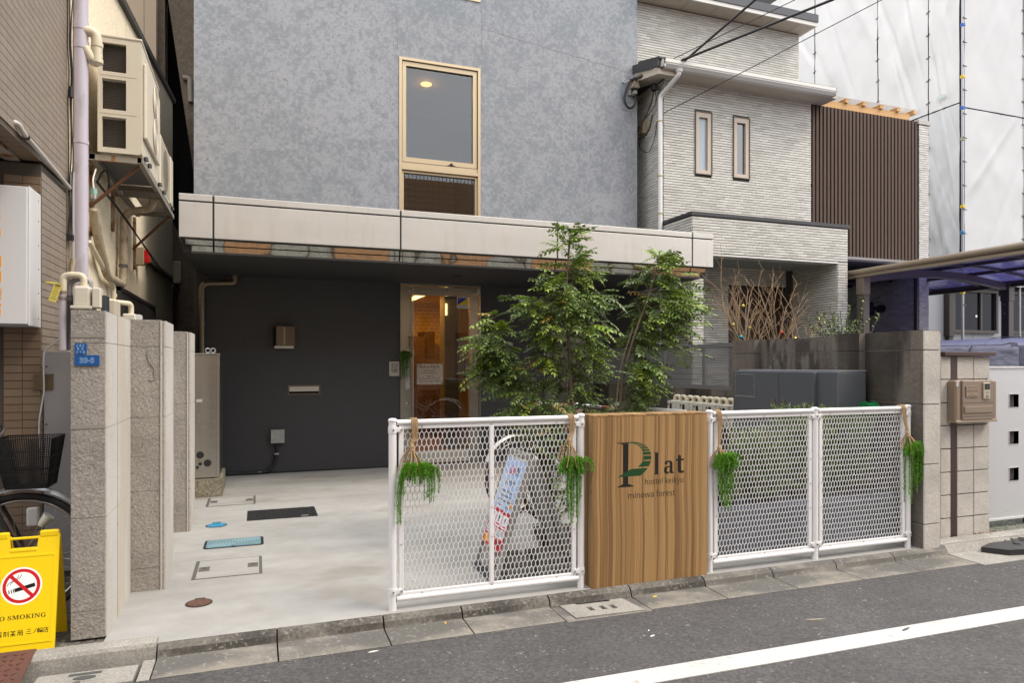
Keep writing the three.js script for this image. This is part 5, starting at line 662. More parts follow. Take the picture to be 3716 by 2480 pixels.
  obj('downpipe', [pipe([[5.62, 5.54, -8.42], [5.62, 5.47, -8.42], [5.535, 5.27, -8.77], [5.535, 0, -8.77]], 0.033, 0.06, 14), bar([5.62, 5.5, -8.42], [5.62, 5.535, -8.42], 0.045, 0.055, 14)], std([0.68, 0.67, 0.66], 0.35), H); for (const y of [4.9, 4.1, 3.55, 2.2]) obj('pipe_clip', [bar([5.535, y, -8.77], [5.535, y + 0.015, -8.77], 0.038, 0.038, 12), box(5.535, y, -8.775, 5.59, y + 0.012, -8.76)], std([0.4, 0.28, 0.08], 0.5, 0.5), H);
  // timber screen wing
  const br = [0, 1, 2].map((i) => std(0xffffff, 0.75, 0, { map: ctex(32, 256, 0.06, 1.2, (u, v) => { const k = 0.85 + 0.3 * fbm(u, v, 3, 8, 4, 320 + i * 7); return [(0.078 - i * 0.007) * k, 0.043 * k, 0.029 * k]; }) }));
  const sl = obj('screen_wall', [box(8.33, 3.14, ZU - 0.26, 10.65, 5.45, ZU - 0.22)], std([0.012, 0.009, 0.008], 0.8), H);
  for (let i = 0; i < 30; i++) { const x = 8.36 + i * 0.0768; obj('slat', [box(x, 3.128, ZU - 0.105, x + 0.045, 5.525, ZU - 0.005)], br[i % 3], sl); }
  for (const y of [3.5, 4.4, 5.2]) obj('rail', [box(8.34, y, ZU - 0.22, 10.65, y + 0.04, ZU - 0.107)], darkVoid, sl);
  obj('wing_soffit', [box(8.33, 3.06, -11.5, 10.66, 3.12, ZU - 0.02)], std([0.1, 0.098, 0.095], 0.7), H); obj('wing_trim', [box(8.33, 3.085, ZU - 0.02, 10.66, 3.127, ZU)], std([0.22, 0.21, 0.2], 0.6), H);
  const wood = std(0xffffff, 0.7, 0, { map: ctex(256, 64, 1, 0.2, (u, v) => { const k = 0.88 + 0.24 * fbm(u, v, 6, 24, 3, 331); return [0.56 * k, 0.33 * k, 0.14 * k]; }) });
  obj('pergola_beam', [box(8.36, 5.585, -8.96, 10.6, 5.69, -8.9)], wood, H); for (let i = 0; i < 6; i++) obj('rafter', [box(8.75 + i * 0.38, 5.69, -11, 8.82 + i * 0.38, 5.755, -8.86)], wood, H); obj('polycarbonate_roof', [box(8.36, 5.758, -11, 10.65, 5.764, -8.84)], phys([0.9, 0.9, 0.9], 0.3, { transmission: 0.8, thickness: 0 }), H);
  obj('wing_pier', [box(10.66, 0, -12, 10.885, 5.48, ZU)], sidingJoint, H); tilePatch(H, [10.66, 0, ZU], 'x', 0.225, 5.47, 311, [], 0.112); tilePatch(H, [10.66, 0, ZU], 'z-', 3.2, 3.06, 312, [], 0.17); obj('pier_cap', [box(10.64, 5.48, -12, 10.9, 5.55, ZU + 0.02)], std([0.4, 0.37, 0.33], 0.5), H); obj('pier_trim', [box(10.615, 0, ZU - 0.06, 10.652, 3.06, ZU + 0.002)], std([0.07, 0.055, 0.05], 0.5), H);
  obj('rear_panel', [box(8.34, 0, -12.4, 10.66, 3.06, -12.3)], std([0.35, 0.36, 0.37], 0.6), H); obj('panel_joint', [box(9.45, 0, -12.3, 9.46, 2.2, -12.295)], std([0.55, 0.55, 0.55], 0.6), H);
  const sp = thing('spot_light', 'black cylindrical spotlight on the shaded tiled wall under the timber screen', 'spotlight', [10.5, 2.2, -9.6]);
  obj('mount', [bar([10.65, 2.37, -9.5], [10.58, 2.37, -9.5], 0.075, 0.07, 24)], black, sp); obj('arm', [bar([10.6, 2.37, -9.5], [10.47, 2.37, -9.5], 0.028, 0.028, 12)], black, sp); obj('head', [bar([10.43, 2.46, -9.56], [10.36, 2.26, -9.5], 0.06, 0.068, 24)], blackPlastic, sp);
  const bx = thing('telephone_box', 'beige cable entry box on the shaded side of the tiled house', 'box', [5.55, 4.7, -9.2]); obj('cover', [prismZ([[5.588, 4.86], [5.5, 4.88], [5.5, 5.02], [5.53, 5.08], [5.588, 5.08]], -9.33, -9.2)], std([0.33, 0.27, 0.18], 0.6), bx); obj('lead', [tube([[5.54, 4.87, -9.28], [5.5, 4.7, -9.3], [5.53, 4.55, -9.1], [5.55, 4.72, -8.95], [5.56, 4.95, -8.9]], 0.006, 40, 6)], cable, bx);
}
// ------------------------------------------------------------------ gate pillar, gate, letter box
{
  const p = thing('gate_pillar', 'pale rough block gate pillar with a brown metal cap and strip', 'pillar', [5.22, 0, -3.98]), Z = -3.88, js = [-0.01, 0.16, 0.339, 0.517, 0.698, 0.879, 1.055, 1.236, 1.418];
  obj('core', [box(4.95, 0, -4.1, 5.478, 1.41, Z - 0.012)], joint, p);
  for (let i = 0; i < 8; i++) for (const [a, b] of [[4.946, 5.052], [5.125, 5.301], [5.307, 5.482]]) obj('block', [rbox(a, js[i] + 0.003, -4.1, b, js[i + 1] - 0.003, Z, 0.005, 1)], lightBlock, p);
  obj('metal_strip', [box(5.054, 0, Z - 0.03, 5.123, 1.418, Z - 0.004)], std([0.055, 0.03, 0.024], 0.45, 0.2), p); obj('cap', [rbox(4.952, 1.42, -4.13, 5.512, 1.45, -3.85, 0.003)], std([0.06, 0.028, 0.018], 0.4, 0.2), p);
  const m = thing('letter_box', 'brown metal letter box with name plate and camera intercom on the gate pillar', 'letter box', [5.235, 0.9, -3.82]), bm = std([0.255, 0.195, 0.145], 0.42, 0.3);
  obj('body', [rbox(5.07, 0.925, Z, 5.405, 1.229, -3.795, 0.006)], bm, m); for (const [a, b] of [[5.008, 5.069], [5.406, 5.46]]) obj('side_pillar', [rbox(a, 0.91, Z, b, 1.232, -3.805, 0.016, 3)], bm, m); obj('base', [rbox(5.01, 0.905, Z, 5.46, 0.925, -3.8, 0.004)], std([0.36, 0.29, 0.22], 0.4, 0.3), m);
  obj('flap', [rbox(5.085, 0.98, -3.795, 5.39, 1.03, -3.787, 0.003)], bm, m); obj('flap_groove', [box(5.07, 1.055, -3.7955, 5.405, 1.058, -3.7945)], darkVoid, m); obj('lid_line', [box(5.07, 0.95, -3.7955, 5.405, 0.953, -3.7945)], darkVoid, m);
  const nm = canvasTex(256, 160, (g, w, h) => { g.fillStyle = '#8d7a66'; g.fillRect(0, 0, w, h); g.fillStyle = '#1c130c'; g.fillRect(20, 12, 216, 8); g.fillRect(20, 140, 216, 8); g.font = 'bold 44px serif'; g.textAlign = 'center'; g.fillText('MIZUTANI', 128, 84); g.font = 'bold 24px serif'; g.fillText('2-39-5', 128, 122); });
  const pg = new THREE.PlaneGeometry(0.128, 0.082); pg.translate(5.165, 1.143, -3.7885); obj('name_plate', [rbox(5.1, 1.1, -3.795, 5.23, 1.186, -3.789, 0.003)], std([0.17, 0.13, 0.1], 0.5), m); obj('name_print', [pg], std(0xffffff, 0.5, 0, { map: nm }), m, true);
  obj('intercom', [rbox(5.285, 1.085, -3.795, 5.355, 1.213, -3.783, 0.005)], std([0.5, 0.43, 0.34], 0.4, 0.3), m); obj('camera_window', [box(5.293, 1.158, -3.7832, 5.347, 1.205, -3.7815)], black, m); obj('call_button', [box(5.305, 1.097, -3.7832, 5.335, 1.115, -3.7805)], std([0.2, 0.18, 0.15], 0.5), m); obj('speaker', [box(5.305, 1.125, -3.7832, 5.335, 1.145, -3.7815)], std([0.3, 0.26, 0.21], 0.6), m);
  obj('number_tag', [box(5.015, 1.185, -3.806, 5.035, 1.215, -3.8035)], std([0.5, 0.52, 0.54], 0.5), m);
  const g = thing('sliding_gate', 'light grey metal sliding gate with a column of three square openings', 'gate', [7.4, 0.06, -4.05]);
  const holes = [[5.955, 0.992], [5.955, 0.68], [5.955, 0.37]].map(([x, y]) => [[x, y], [x + 0.117, y], [x + 0.117, y + 0.11], [x, y + 0.11]]);
  const gm = std(0xffffff, 0.4, 0.25, { map: ctex(512, 512, 2, 1.3, (u, v) => { const s = sstep(0.66, 0.8, fbm(u, v, 6, 40, 3, 351)) * sstep(0.45, 0.6, fbm(u, v, 4, 4, 3, 352)) * sstep(0.4, 0.15, v), k = 0.98 + 0.05 * (fbm(u, v, 3, 3, 3, 353) - 0.5); return mix3([0.56 * k, 0.565 * k, 0.58 * k], [0.2, 0.2, 0.21], s); }) });
  obj('leaf', [prismZ([[5.70, 0.065], [9.2, 0.065], [9.2, 1.325], [5.70, 1.325]], -4.09, -4.05, holes)], gm, g); obj('top_rail', [box(5.69, 1.325, -4.1, 9.2, 1.338, -4.04)], std([0.68, 0.68, 0.68], 0.35), g); obj('bottom_rail', [box(5.69, 0.05, -4.1, 9.2, 0.066, -4.04)], std([0.6, 0.6, 0.6], 0.4), g);
  holes.forEach((h) => obj('opening_rim', [prismZ([[h[0][0] - 0.004, h[0][1] - 0.004], [h[1][0] + 0.004, h[0][1] - 0.004], [h[1][0] + 0.004, h[2][1] + 0.004], [h[0][0] - 0.004, h[2][1] + 0.004]], -4.095, -4.046, [h])], std([0.62, 0.62, 0.62], 0.4), g));
  for (const [x, y] of [[5.955, 0.992], [5.955, 0.68], [5.955, 0.37]]) obj('opening_pane', [box(x - 0.01, y - 0.01, -4.13, x + 0.127, y + 0.12, -4.092)], std([0.2, 0.205, 0.2], 0.7), g);
  obj('wheel', [bar([6.2, 0.02, -4.08], [6.2, 0.02, -4.06], 0.03, 0.03, 14)], black, g);
}
{ // covered car under the carport
  const c = thing('covered_car', 'car under a crumpled grey blue cloth cover behind the gate', 'car', [9.6, 0, -7]);
  const P = [], N = 64, K = 40, pos = [], idx = [];
  for (let j = 0; j <= K; j++) for (let i = 0; i <= N; i++) {
    const u = i / N, v = j / K, a = u * Math.PI * 2, ex = 0.26; // superellipse plan
    const sx = Math.sign(Math.cos(a)) * Math.abs(Math.cos(a)) ** ex, sz = Math.sign(Math.sin(a)) * Math.abs(Math.sin(a)) ** ex;
    let y, s; if (v < 0.6) { y = 1.52 * v / 0.6; s = 1 - 0.04 * (v / 0.6); } else { const t = (v - 0.6) / 0.4; y = 1.52 + 0.17 * Math.sin(t * 1.5708) ** 0.8; s = 0.96 * Math.max(0, Math.cos(t * 1.5707)) ** 0.45; }
    const f = v < 0.62 ? 1 : clamp((1 - v) / 0.38), wr = (fbm(u, v * 0.3, 46, 6, 2, 361) - 0.5) * 0.3 * f * (1 - 0.3 * v), wy = (fbm(u, v, 20, 12, 3, 362) - 0.5) * 0.035;
    const rx = 1.18 * s + wr * 0.6, rz = 1.5 * s + wr * 0.6; pos.push(9.55 + sx * rx, Math.max(0, y + (v > 0.5 ? wy : 0)), -6.75 + sz * rz);
    if (i < N && j < K) { const q = j * (N + 1) + i; idx.push(q, q + N + 1, q + 1, q + 1, q + N + 1, q + N + 2); }
  }
  const g = new THREE.BufferGeometry(); g.setAttribute('position', new THREE.Float32BufferAttribute(pos, 3)); g.setIndex(idx); g.computeVertexNormals();
  obj('cloth_cover', [g], std([0.23, 0.235, 0.31], 0.6, 0, { side: THREE.DoubleSide, bumpMap: gtex(256, 256, 0.9, 0.9, (u, v) => fbm(u, v, 6, 10, 4, 365)), bumpScale: 0.03 }), c);
  obj('seam', [tube([[8.37, 0.4, -6.2], [8.385, 1.45, -6.2], [8.5, 1.6, -6.2], [8.9, 1.70, -6.2], [9.5, 1.71, -6.2]], 0.006, 30, 6)], std([0.03, 0.03, 0.05], 0.7), c);
  for (const [x, z] of [[8.75, -5.8], [10.35, -5.8], [8.75, -7.8], [10.35, -7.8]]) obj('wheel', [bar([x - 0.09, 0.3, z], [x + 0.09, 0.3, z], 0.3, 0.3, 24)], black, c);
}
{ // carport with violet-blue polycarbonate roof
  const c = thing('carport', 'brown aluminium carport with arched violet blue translucent roof', 'carport', [10.1, 0, -7]), am = std([0.13, 0.105, 0.085], 0.4, 0.35), dk = std([0.075, 0.06, 0.06], 0.4, 0.3);
  const X0 = 8.5, X1 = 11.65, arc = (x) => 2.70 + 0.17 * Math.sin(clamp((x - X0 + 0.12) / (X1 - X0 + 0.24)) * Math.PI), Z = [-10.2, -9.3, -8.4, -7.5, -6.6, -5.7, -4.8];
  obj('gutter_beam', [bar([X0 - 0.02, 2.715, -10.2], [X0 - 0.02, 2.765, -4.6], 0.05, 0.05, 18), box(X0 - 0.05, 2.66, -10.2, X0 + 0.04, 2.70, -4.6)], std([0.25, 0.2, 0.145], 0.42, 0.3), c);
  obj('gutter_beam', [box(X1 + 0.02, 2.64, -10.2, X1 + 0.12, 2.74, -4.6)], dk, c);
  for (const z of [-7.95]) { for (const x of [X0 + 0.03, X1]) { obj('post', [rbox(x - 0.058, 0, z - 0.065, x + 0.058, 2.50, z + 0.065, 0.006)], x < 9 ? am : dk, c); obj('post_sleeve', [rbox(x - 0.066, 2.40, z - 0.073, x + 0.066, 2.70, z + 0.073, 0.006)], x < 9 ? std([0.19, 0.155, 0.12], 0.4, 0.3) : dk, c); for (const y of [2.2, 2.35]) obj('bolt', [bar([x - 0.07, y, z], [x - 0.055, y, z], 0.012, 0.012, 10)], boltMetal, c); }
    const sh = []; for (let i = 0; i <= 24; i++) { const x = lerp(X0, X1, i / 24); sh.push([x, arc(x) - 0.04]); } for (let i = 24; i >= 0; i--) { const x = lerp(X0, X1, i / 24); sh.push([x, arc(x) - 0.15]); } obj('arch_beam', [prismZ(sh, z - 0.04, z + 0.04)], std([0.1, 0.08, 0.085], 0.4, 0.3), c); }
  const violet = phys([0.4, 0.39, 0.68], 0.22, { transmission: 0.8, thickness: 0, ior: 1.4, side: THREE.DoubleSide });
  const xs = [0, 0.25, 0.5, 0.75, 1].map((t) => lerp(X0, X1, t));
  for (let i = 0; i < 4; i++) for (let j = 0; j < 6; j++) { const q = []; for (let k = 0; k <= 5; k++) { const x = lerp(xs[i], xs[i + 1], k / 5); q.push([x, arc(x) + 0.006]); } for (let k = 5; k >= 0; k--) { const x = lerp(xs[i], xs[i + 1], k / 5); q.push([x, arc(x) + 0.003]); } obj('roof_panel', [prismZ(q, Z[j] + 0.012, Z[j + 1] - 0.012)], violet, c); }
  for (const x of xs) obj('purlin', [box(x - 0.022, arc(x) - 0.04, -10.2, x + 0.022, arc(x) + 0.012, -4.6)], dk, c);
  for (const z of Z) { const sh = []; for (let i = 0; i <= 16; i++) { const x = lerp(X0, X1, i / 16); sh.push([x, arc(x) + 0.012]); } for (let i = 16; i >= 0; i--) { const x = lerp(X0, X1, i / 16); sh.push([x, arc(x) - 0.03]); } obj('rib', [prismZ(sh, z - 0.018, z + 0.018)], dk, c); }
}
// ------------------------------------------------------------------ building wrapped in scaffold sheets
{
  const b = thing('wrapped_building', 'building wrapped in white scaffold sheets behind the brown screen', 'building', [15, 0, -12]);
  const wall = std([0.3, 0.31, 0.335], 0.6), X = 12.75, ZF = -9.56;
  obj('wall', [box(X + 0.5, 0, -22, 24, 13, -10.3)], std([0.06, 0.058, 0.055], 0.9), b);
  for (let i = 0; i < 7; i++) obj('wall_panel', [box(11.0 + i * 0.62 * 1.96, 0, -9.9, 11.0 + (i + 1) * 0.62 * 1.96 - 0.012, 2.75, -9.84)], wall, b);
  const wf = std([0.05, 0.04, 0.036], 0.45, 0.2), wins = [[12.78, 14.05], [14.35, 15.6]];
  for (const [a, e] of wins) { const w = obj('window', [box(a, 1.98, -9.85, a + 0.06, 2.85, -9.76), box(e - 0.06, 1.98, -9.85, e, 2.85, -9.76), box(a + 0.06, 1.98, -9.85, e - 0.06, 2.04, -9.76), box(a + 0.06, 2.79, -9.85, e - 0.06, 2.85, -9.76), box((a + e) / 2 + 0.15, 2.04, -9.83, (a + e) / 2 + 0.2, 2.79, -9.78)], wf, b); obj('pane', [box(a + 0.06, 2.04, -9.82, e - 0.06, 2.79, -9.815)], phys([0.006, 0.006, 0.012], 0.12, { ior: 1.25 }), w); obj('sticker', [box((a + e) / 2 + 0.05, 2.3, -9.8145, (a + e) / 2 + 0.1, 2.345, -9.812)], std([0.7, 0.7, 0.7], 0.6), w); }
  obj('window_shutter', [rbox(12.62, 1.9, -9.86, 12.76, 2.95, -9.72, 0.01), box(12.66, 0, -9.86, 12.78, 2.0, -9.76)], wf, b);
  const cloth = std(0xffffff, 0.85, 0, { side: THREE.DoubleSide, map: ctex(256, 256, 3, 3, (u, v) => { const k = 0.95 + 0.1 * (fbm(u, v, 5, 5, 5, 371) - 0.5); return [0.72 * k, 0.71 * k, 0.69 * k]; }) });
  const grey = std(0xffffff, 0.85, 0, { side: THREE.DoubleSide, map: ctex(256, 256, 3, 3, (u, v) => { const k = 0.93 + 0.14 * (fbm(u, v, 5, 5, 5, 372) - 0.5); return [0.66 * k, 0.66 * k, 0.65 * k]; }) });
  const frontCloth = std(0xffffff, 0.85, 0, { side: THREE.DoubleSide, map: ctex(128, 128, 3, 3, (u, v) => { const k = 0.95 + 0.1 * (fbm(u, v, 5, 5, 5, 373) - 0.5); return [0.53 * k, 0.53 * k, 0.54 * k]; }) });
  let sd = 400; // one sheet: a laced cloth, pinned at its edges, with tension folds running to the corners
  const sheet = (face, a0, a1, y0, y1, mat, amp = 0.05) => { const NX = 28, NY = 44, pos = [], idx = []; sd += 13; const r = rng(sd), folds = Array.from({ length: 9 }, () => [r(), r() * 1.2 - 0.1, 0.5 + r() * 0.7, 0.02 + 0.05 * r(), r() - 0.35]);
    for (let j = 0; j <= NY; j++) for (let i = 0; i <= NX; i++) { const u = i / NX, v = j / NY, pin = Math.sqrt(Math.sin(u * Math.PI) * Math.sin(v * Math.PI) + 0.0001); let d = amp * 1.3 * (fbm(u, v, 3, 5, 3, sd) - 0.5);
      for (const [fu, fv, sl, w, st] of folds) { const q = (v - fv) - sl * (u - fu); d += amp * st * Math.exp(-q * q / (w * w)); } d *= 0.25 + 0.75 * pin; const t = lerp(a0, a1, u), y = lerp(y0, y1, v) ; pos.push(face === 'x' ? t : X + d, y + (v < 0.02 ? 0 : 0), face === 'x' ? ZF + d : t); if (i < NX && j < NY) { const k = j * (NX + 1) + i; idx.push(k, k + 1, k + NX + 2, k, k + NX + 2, k + NX + 1); } }
    const g = new THREE.BufferGeometry(); g.setAttribute('position', new THREE.Float32BufferAttribute(pos, 3)); g.setIndex(idx); g.computeVertexNormals(); obj('scaffold_sheet', [g], mat, b); };
  const zs = [-9.60, -10.272, -11.49, -13.314, -15.14, -17], ys = [3.0, 6.42, 10.9];
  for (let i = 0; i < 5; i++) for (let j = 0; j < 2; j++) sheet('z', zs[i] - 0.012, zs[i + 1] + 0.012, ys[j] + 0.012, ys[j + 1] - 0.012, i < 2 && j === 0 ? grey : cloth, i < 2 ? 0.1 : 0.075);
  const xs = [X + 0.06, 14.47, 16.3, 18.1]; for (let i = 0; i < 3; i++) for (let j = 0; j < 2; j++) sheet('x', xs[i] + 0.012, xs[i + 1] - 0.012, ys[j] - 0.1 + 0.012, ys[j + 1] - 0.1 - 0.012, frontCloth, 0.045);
  const steel = std([0.36, 0.36, 0.38], 0.4, 0.7), poles = [[X + 0.01, -9.555]];
  for (const [x, z] of poles) obj('pole', [bar([x, 0, z], [x, 11, z], 0.026, 0.026, 16)], steel, b);
  for (const z of zs.slice(1)) obj('pole', [bar([X + 0.07, 0, z], [X + 0.07, 11, z], 0.024, 0.024, 12)], steel, b); for (const x of xs.slice(1)) obj('pole', [bar([x, 0, ZF - 0.07], [x, 11, ZF - 0.07], 0.024, 0.024, 12)], steel, b);
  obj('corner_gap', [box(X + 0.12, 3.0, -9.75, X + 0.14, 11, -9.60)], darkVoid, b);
  [[9.0, [0.01, 0.09, 0.4]], [7.9, [0.01, 0.09, 0.4]], [6.9, [0.6, 0.42, 0.01]], [6.3, [0.01, 0.1, 0.42]], [5.7, [0.3, 0.3, 0.2]], [4.4, [0.6, 0.42, 0.01]], [3.9, [0.02, 0.2, 0.45]], [3.3, [0.25, 0.25, 0.25]], [2.75, [0.6, 0.42, 0.01]]].forEach(([y, col]) => obj('clamp', [rbox(X - 0.022, y - 0.03, -9.59, X + 0.042, y + 0.03, -9.52, 0.008)], std(col, 0.45), b));
  const ties = []; const tie = (x, y, z, face) => { if (face === 'z') ties.push(beam([x - 0.012, y - 0.014, z - 0.045], [x - 0.012, y + 0.014, z + 0.045], 0.012, 0.012)); else ties.push(beam([x - 0.05, y + 0.01, z + 0.012], [x + 0.05, y - 0.01, z + 0.012], 0.012, 0.012)); };
  for (const z of zs.slice(1, 4)) for (let y = 2.5; y < 10.8; y += 0.46) tie(X, y, z, 'z'); for (let y = 2.5; y < 10.8; y += 0.46) { tie(X + 0.02, y, -9.53, 'x'); tie(14.47, y, ZF, 'x'); } for (let z = -9.8; z > -13; z -= 0.4) ties.push(beam([X - 0.012, 6.37, z], [X - 0.012, 6.47, z], 0.012, 0.012)); for (let x = 13; x < 16; x += 0.38) ties.push(beam([x, 6.27, ZF + 0.012], [x, 6.37, ZF + 0.012], 0.012, 0.012));
  stuff(obj('tie', ties, std([0.07, 0.07, 0.07], 0.6), b));
  for (const [z, y] of [[-9.95, 6.62], [-10.6, 6.55]]) obj('maker_label', [box(X - 0.06, y, z - 0.09, X - 0.055, y + 0.06, z + 0.09)], std([0.5, 0.62, 0.58], 0.7), b);
  obj('laundry_hook', [tube([[X - 0.02, 6.72, -11.0], [X - 0.06, 6.80, -11.02], [X - 0.04, 6.84, -11.06]], 0.012, 12, 6)], std([0.02, 0.04, 0.08], 0.6), b);
}
// ------------------------------------------------------------------ overhead service wires
{
  const far = (a, b, k) => [a[0] + (b[0] - a[0]) * k, a[1] + (b[1] - a[1]) * k, a[2] + (b[2] - a[2]) * k];
  const w1 = thing('service_cable', 'thick black service cable from the bracket on the plaster wall corner', 'cable', [5.2, 5.5, -9.1]);
  obj('wire', [bar([5.215, 5.575, -9.1], far([5.215, 5.575, -9.1], [6.61, 5.82, -6.62], 3), 0.017, 0.017, 8)], cable, w1);
  obj('drip_loop', [tube([[5.215, 5.575, -9.08], [5.15, 5.44, -9.08], [5.12, 5.28, -9.08], [5.16, 5.19, -9.08], [5.22, 5.17, -9.08], [5.28, 5.22, -9.08], [5.31, 5.33, -9.08], [5.298, 5.52, -9.08]], 0.017, 60, 10)], cable, w1);
  obj('wrap', [0.1, 0.16, 0.22, 0.28].map((k) => { const a = far([5.215, 5.575, -9.1], [6.61, 5.82, -6.62], k), b2 = far([5.215, 5.575, -9.1], [6.61, 5.82, -6.62], k + 0.006); return bar(a, b2, 0.0185, 0.0185, 8); }).slice(0, 1), boltMetal, w1);
  const an = thing('cable_entry_cap', 'rusty service entrance cap with insulator on the plaster wall corner', 'cable bracket', [5.28, 5.3, -9.1]);
  obj('cap', [prismZ([[5.22, 5.46], [5.255, 5.585], [5.31, 5.60], [5.345, 5.47]], -9.13, -9.02)], rustSteel, an); obj('insulator', [bar([5.28, 5.40, -9.143], [5.28, 5.40, -9.03], 0.035, 0.028, 14), bar([5.225, 5.38, -9.12], [5.225, 5.45, -9.1], 0.026, 0.022, 12)], std([0.3, 0.3, 0.28], 0.4), an); obj('eye_bolt', [bar([5.11, 5.56, -9.143], [5.2, 5.575, -9.08], 0.008, 0.008, 8), new THREE.TorusGeometry(0.02, 0.006, 8, 16).translate(5.13, 5.565, -9.1)], boltMetal, an);
  obj('earth_wire', [tube([[5.17, 5.59, -9.11], [5.1, 5.55, -9.11], [5.085, 5.42, -9.11], [5.13, 5.29, -9.11], [5.2, 5.27, -9.11], [5.25, 5.33, -9.11]], 0.0045, 40, 6)], std([0.1, 0.24, 0.28], 0.5), an);
  const w2 = thing('service_cable', 'black service cable rising steeply from the tiled house corner', 'cable', [5.5, 5.4, -8.84]);
  obj('wire', [bar([5.50, 5.447, -8.84], far([5.50, 5.447, -8.84], [6.06, 6.08, -7.36], 3), 0.0165, 0.0165, 8)], std([0.03, 0.022, 0.02], 0.6), w2); obj('clamp', [rbox(5.45, 5.38, -8.9, 5.53, 5.47, -8.8, 0.015)], black, w2); obj('loop', [tube([[5.5, 5.40, -8.88], [5.48, 5.2, -8.95], [5.45, 5.02, -9.1], [5.43, 4.86, -9.25], [5.46, 4.78, -9.2], [5.48, 4.85, -9.0], [5.50, 5.05, -8.92]], 0.013, 50, 8), tube([[5.51, 5.40, -8.86], [5.53, 5.2, -8.9], [5.47, 5.02, -9.15], [5.44, 4.95, -9.25]], 0.008, 40, 6)], std([0.05, 0.032, 0.02], 0.6), w2);
  const w3 = thing('thin_wire', 'thin black wire crossing above the thick service cable', 'wire', [5.2, 5.5, -9.1]); obj('wire', [bar([5.2, 5.585, -9.09], far([5.2, 5.585, -9.09], [6.54, 6.08, -7.18], 2.4), 0.0055, 0.0055, 6)], cable, w3);
  const w4 = thing('thin_wire', 'thin black wire running from the tiled house front up across the scaffold sheets', 'wire', [5.58, 5.0, -8.7]); obj('wire', [bar([5.585, 5.03, -8.75], far([5.585, 5.03, -8.75], [8.03, 6.35, -7.17], 1.6), 0.006, 0.006, 6)], cable, w4);
}
// ------------------------------------------------------------------ white expanded-metal fences at the street
const ZFENCE = -3.81;
function hexSheet(x0, x1, y0, y1) { // expanded metal: flattened strands, pitch 26 mm
  const pw = (x1 - x0) / Math.round((x1 - x0) / 0.0263), ph = 0.0371, vl = 0.0215, out = [], rows = Math.ceil((y1 - y0) / ph) + 1, cols = Math.round((x1 - x0) / pw), pos = [], idx = [];
  const strand = (ax, ay, bx, by, az, bz) => { // two crossed ribbons make a flattened strand with lit top and dark underside
    const dx = bx - ax, dy = by - ay, L = Math.hypot(dx, dy), nx = -dy / L * 0.0017, ny = dx / L * 0.0017, t = 0.0016, ps = [[-1, -1], [1, -1], [1, 1], [-1, 1]], k = pos.length / 3;
    for (const [X, Y, Z] of [[ax, ay, az], [bx, by, bz]]) for (const [p, q] of ps) pos.push(X + nx * p, Y + ny * p, Z + t * q);
    for (let i = 0; i < 4; i++) { const j = (i + 1) % 4; idx.push(k + i, k + j, k + 4 + j, k + i, k + 4 + j, k + 4 + i); }
  };
  const cl = (ax, ay, bx, by, az, bz) => { if (Math.max(ay, by) < y0 || Math.min(ay, by) > y1 || Math.min(ax, bx) < x0 - 0.001 || Math.max(ax, bx) > x1 + 0.001) return; if (ay > by) [ax, ay, az, bx, by, bz] = [bx, by, bz, ax, ay, az]; if (ay < y0) { const t = (y0 - ay) / (by - ay); ax += (bx - ax) * t; ay = y0; } if (by > y1) { const t = (y1 - ay) / (by - ay); bx = ax + (bx - ax) * t; by = y1; } if (by - ay > 0.0005 || Math.abs(bx - ax) > 0.0005) strand(ax, ay, bx, by, az, bz); };
  for (let j = -1; j < rows; j++) { const y = y0 + j * ph, off = (j & 1) ? pw / 2 : 0; for (let i = 0; i <= cols; i++) { const x = x0 + i * pw + off; cl(x, y, x, y + vl, -0.0015, -0.0015); cl(x, y + vl, x + pw / 2, y + ph, -0.0015, 0.0015); cl(x, y + vl, x - pw / 2, y + ph, -0.0015, 0.0015); } }
  const g = new THREE.BufferGeometry(); g.setAttribute('position', new THREE.Float32BufferAttribute(pos, 3)); g.setIndex(idx); const h = g.toNonIndexed(); h.computeVertexNormals(); h.translate(0, 0, ZFENCE); return h;
}
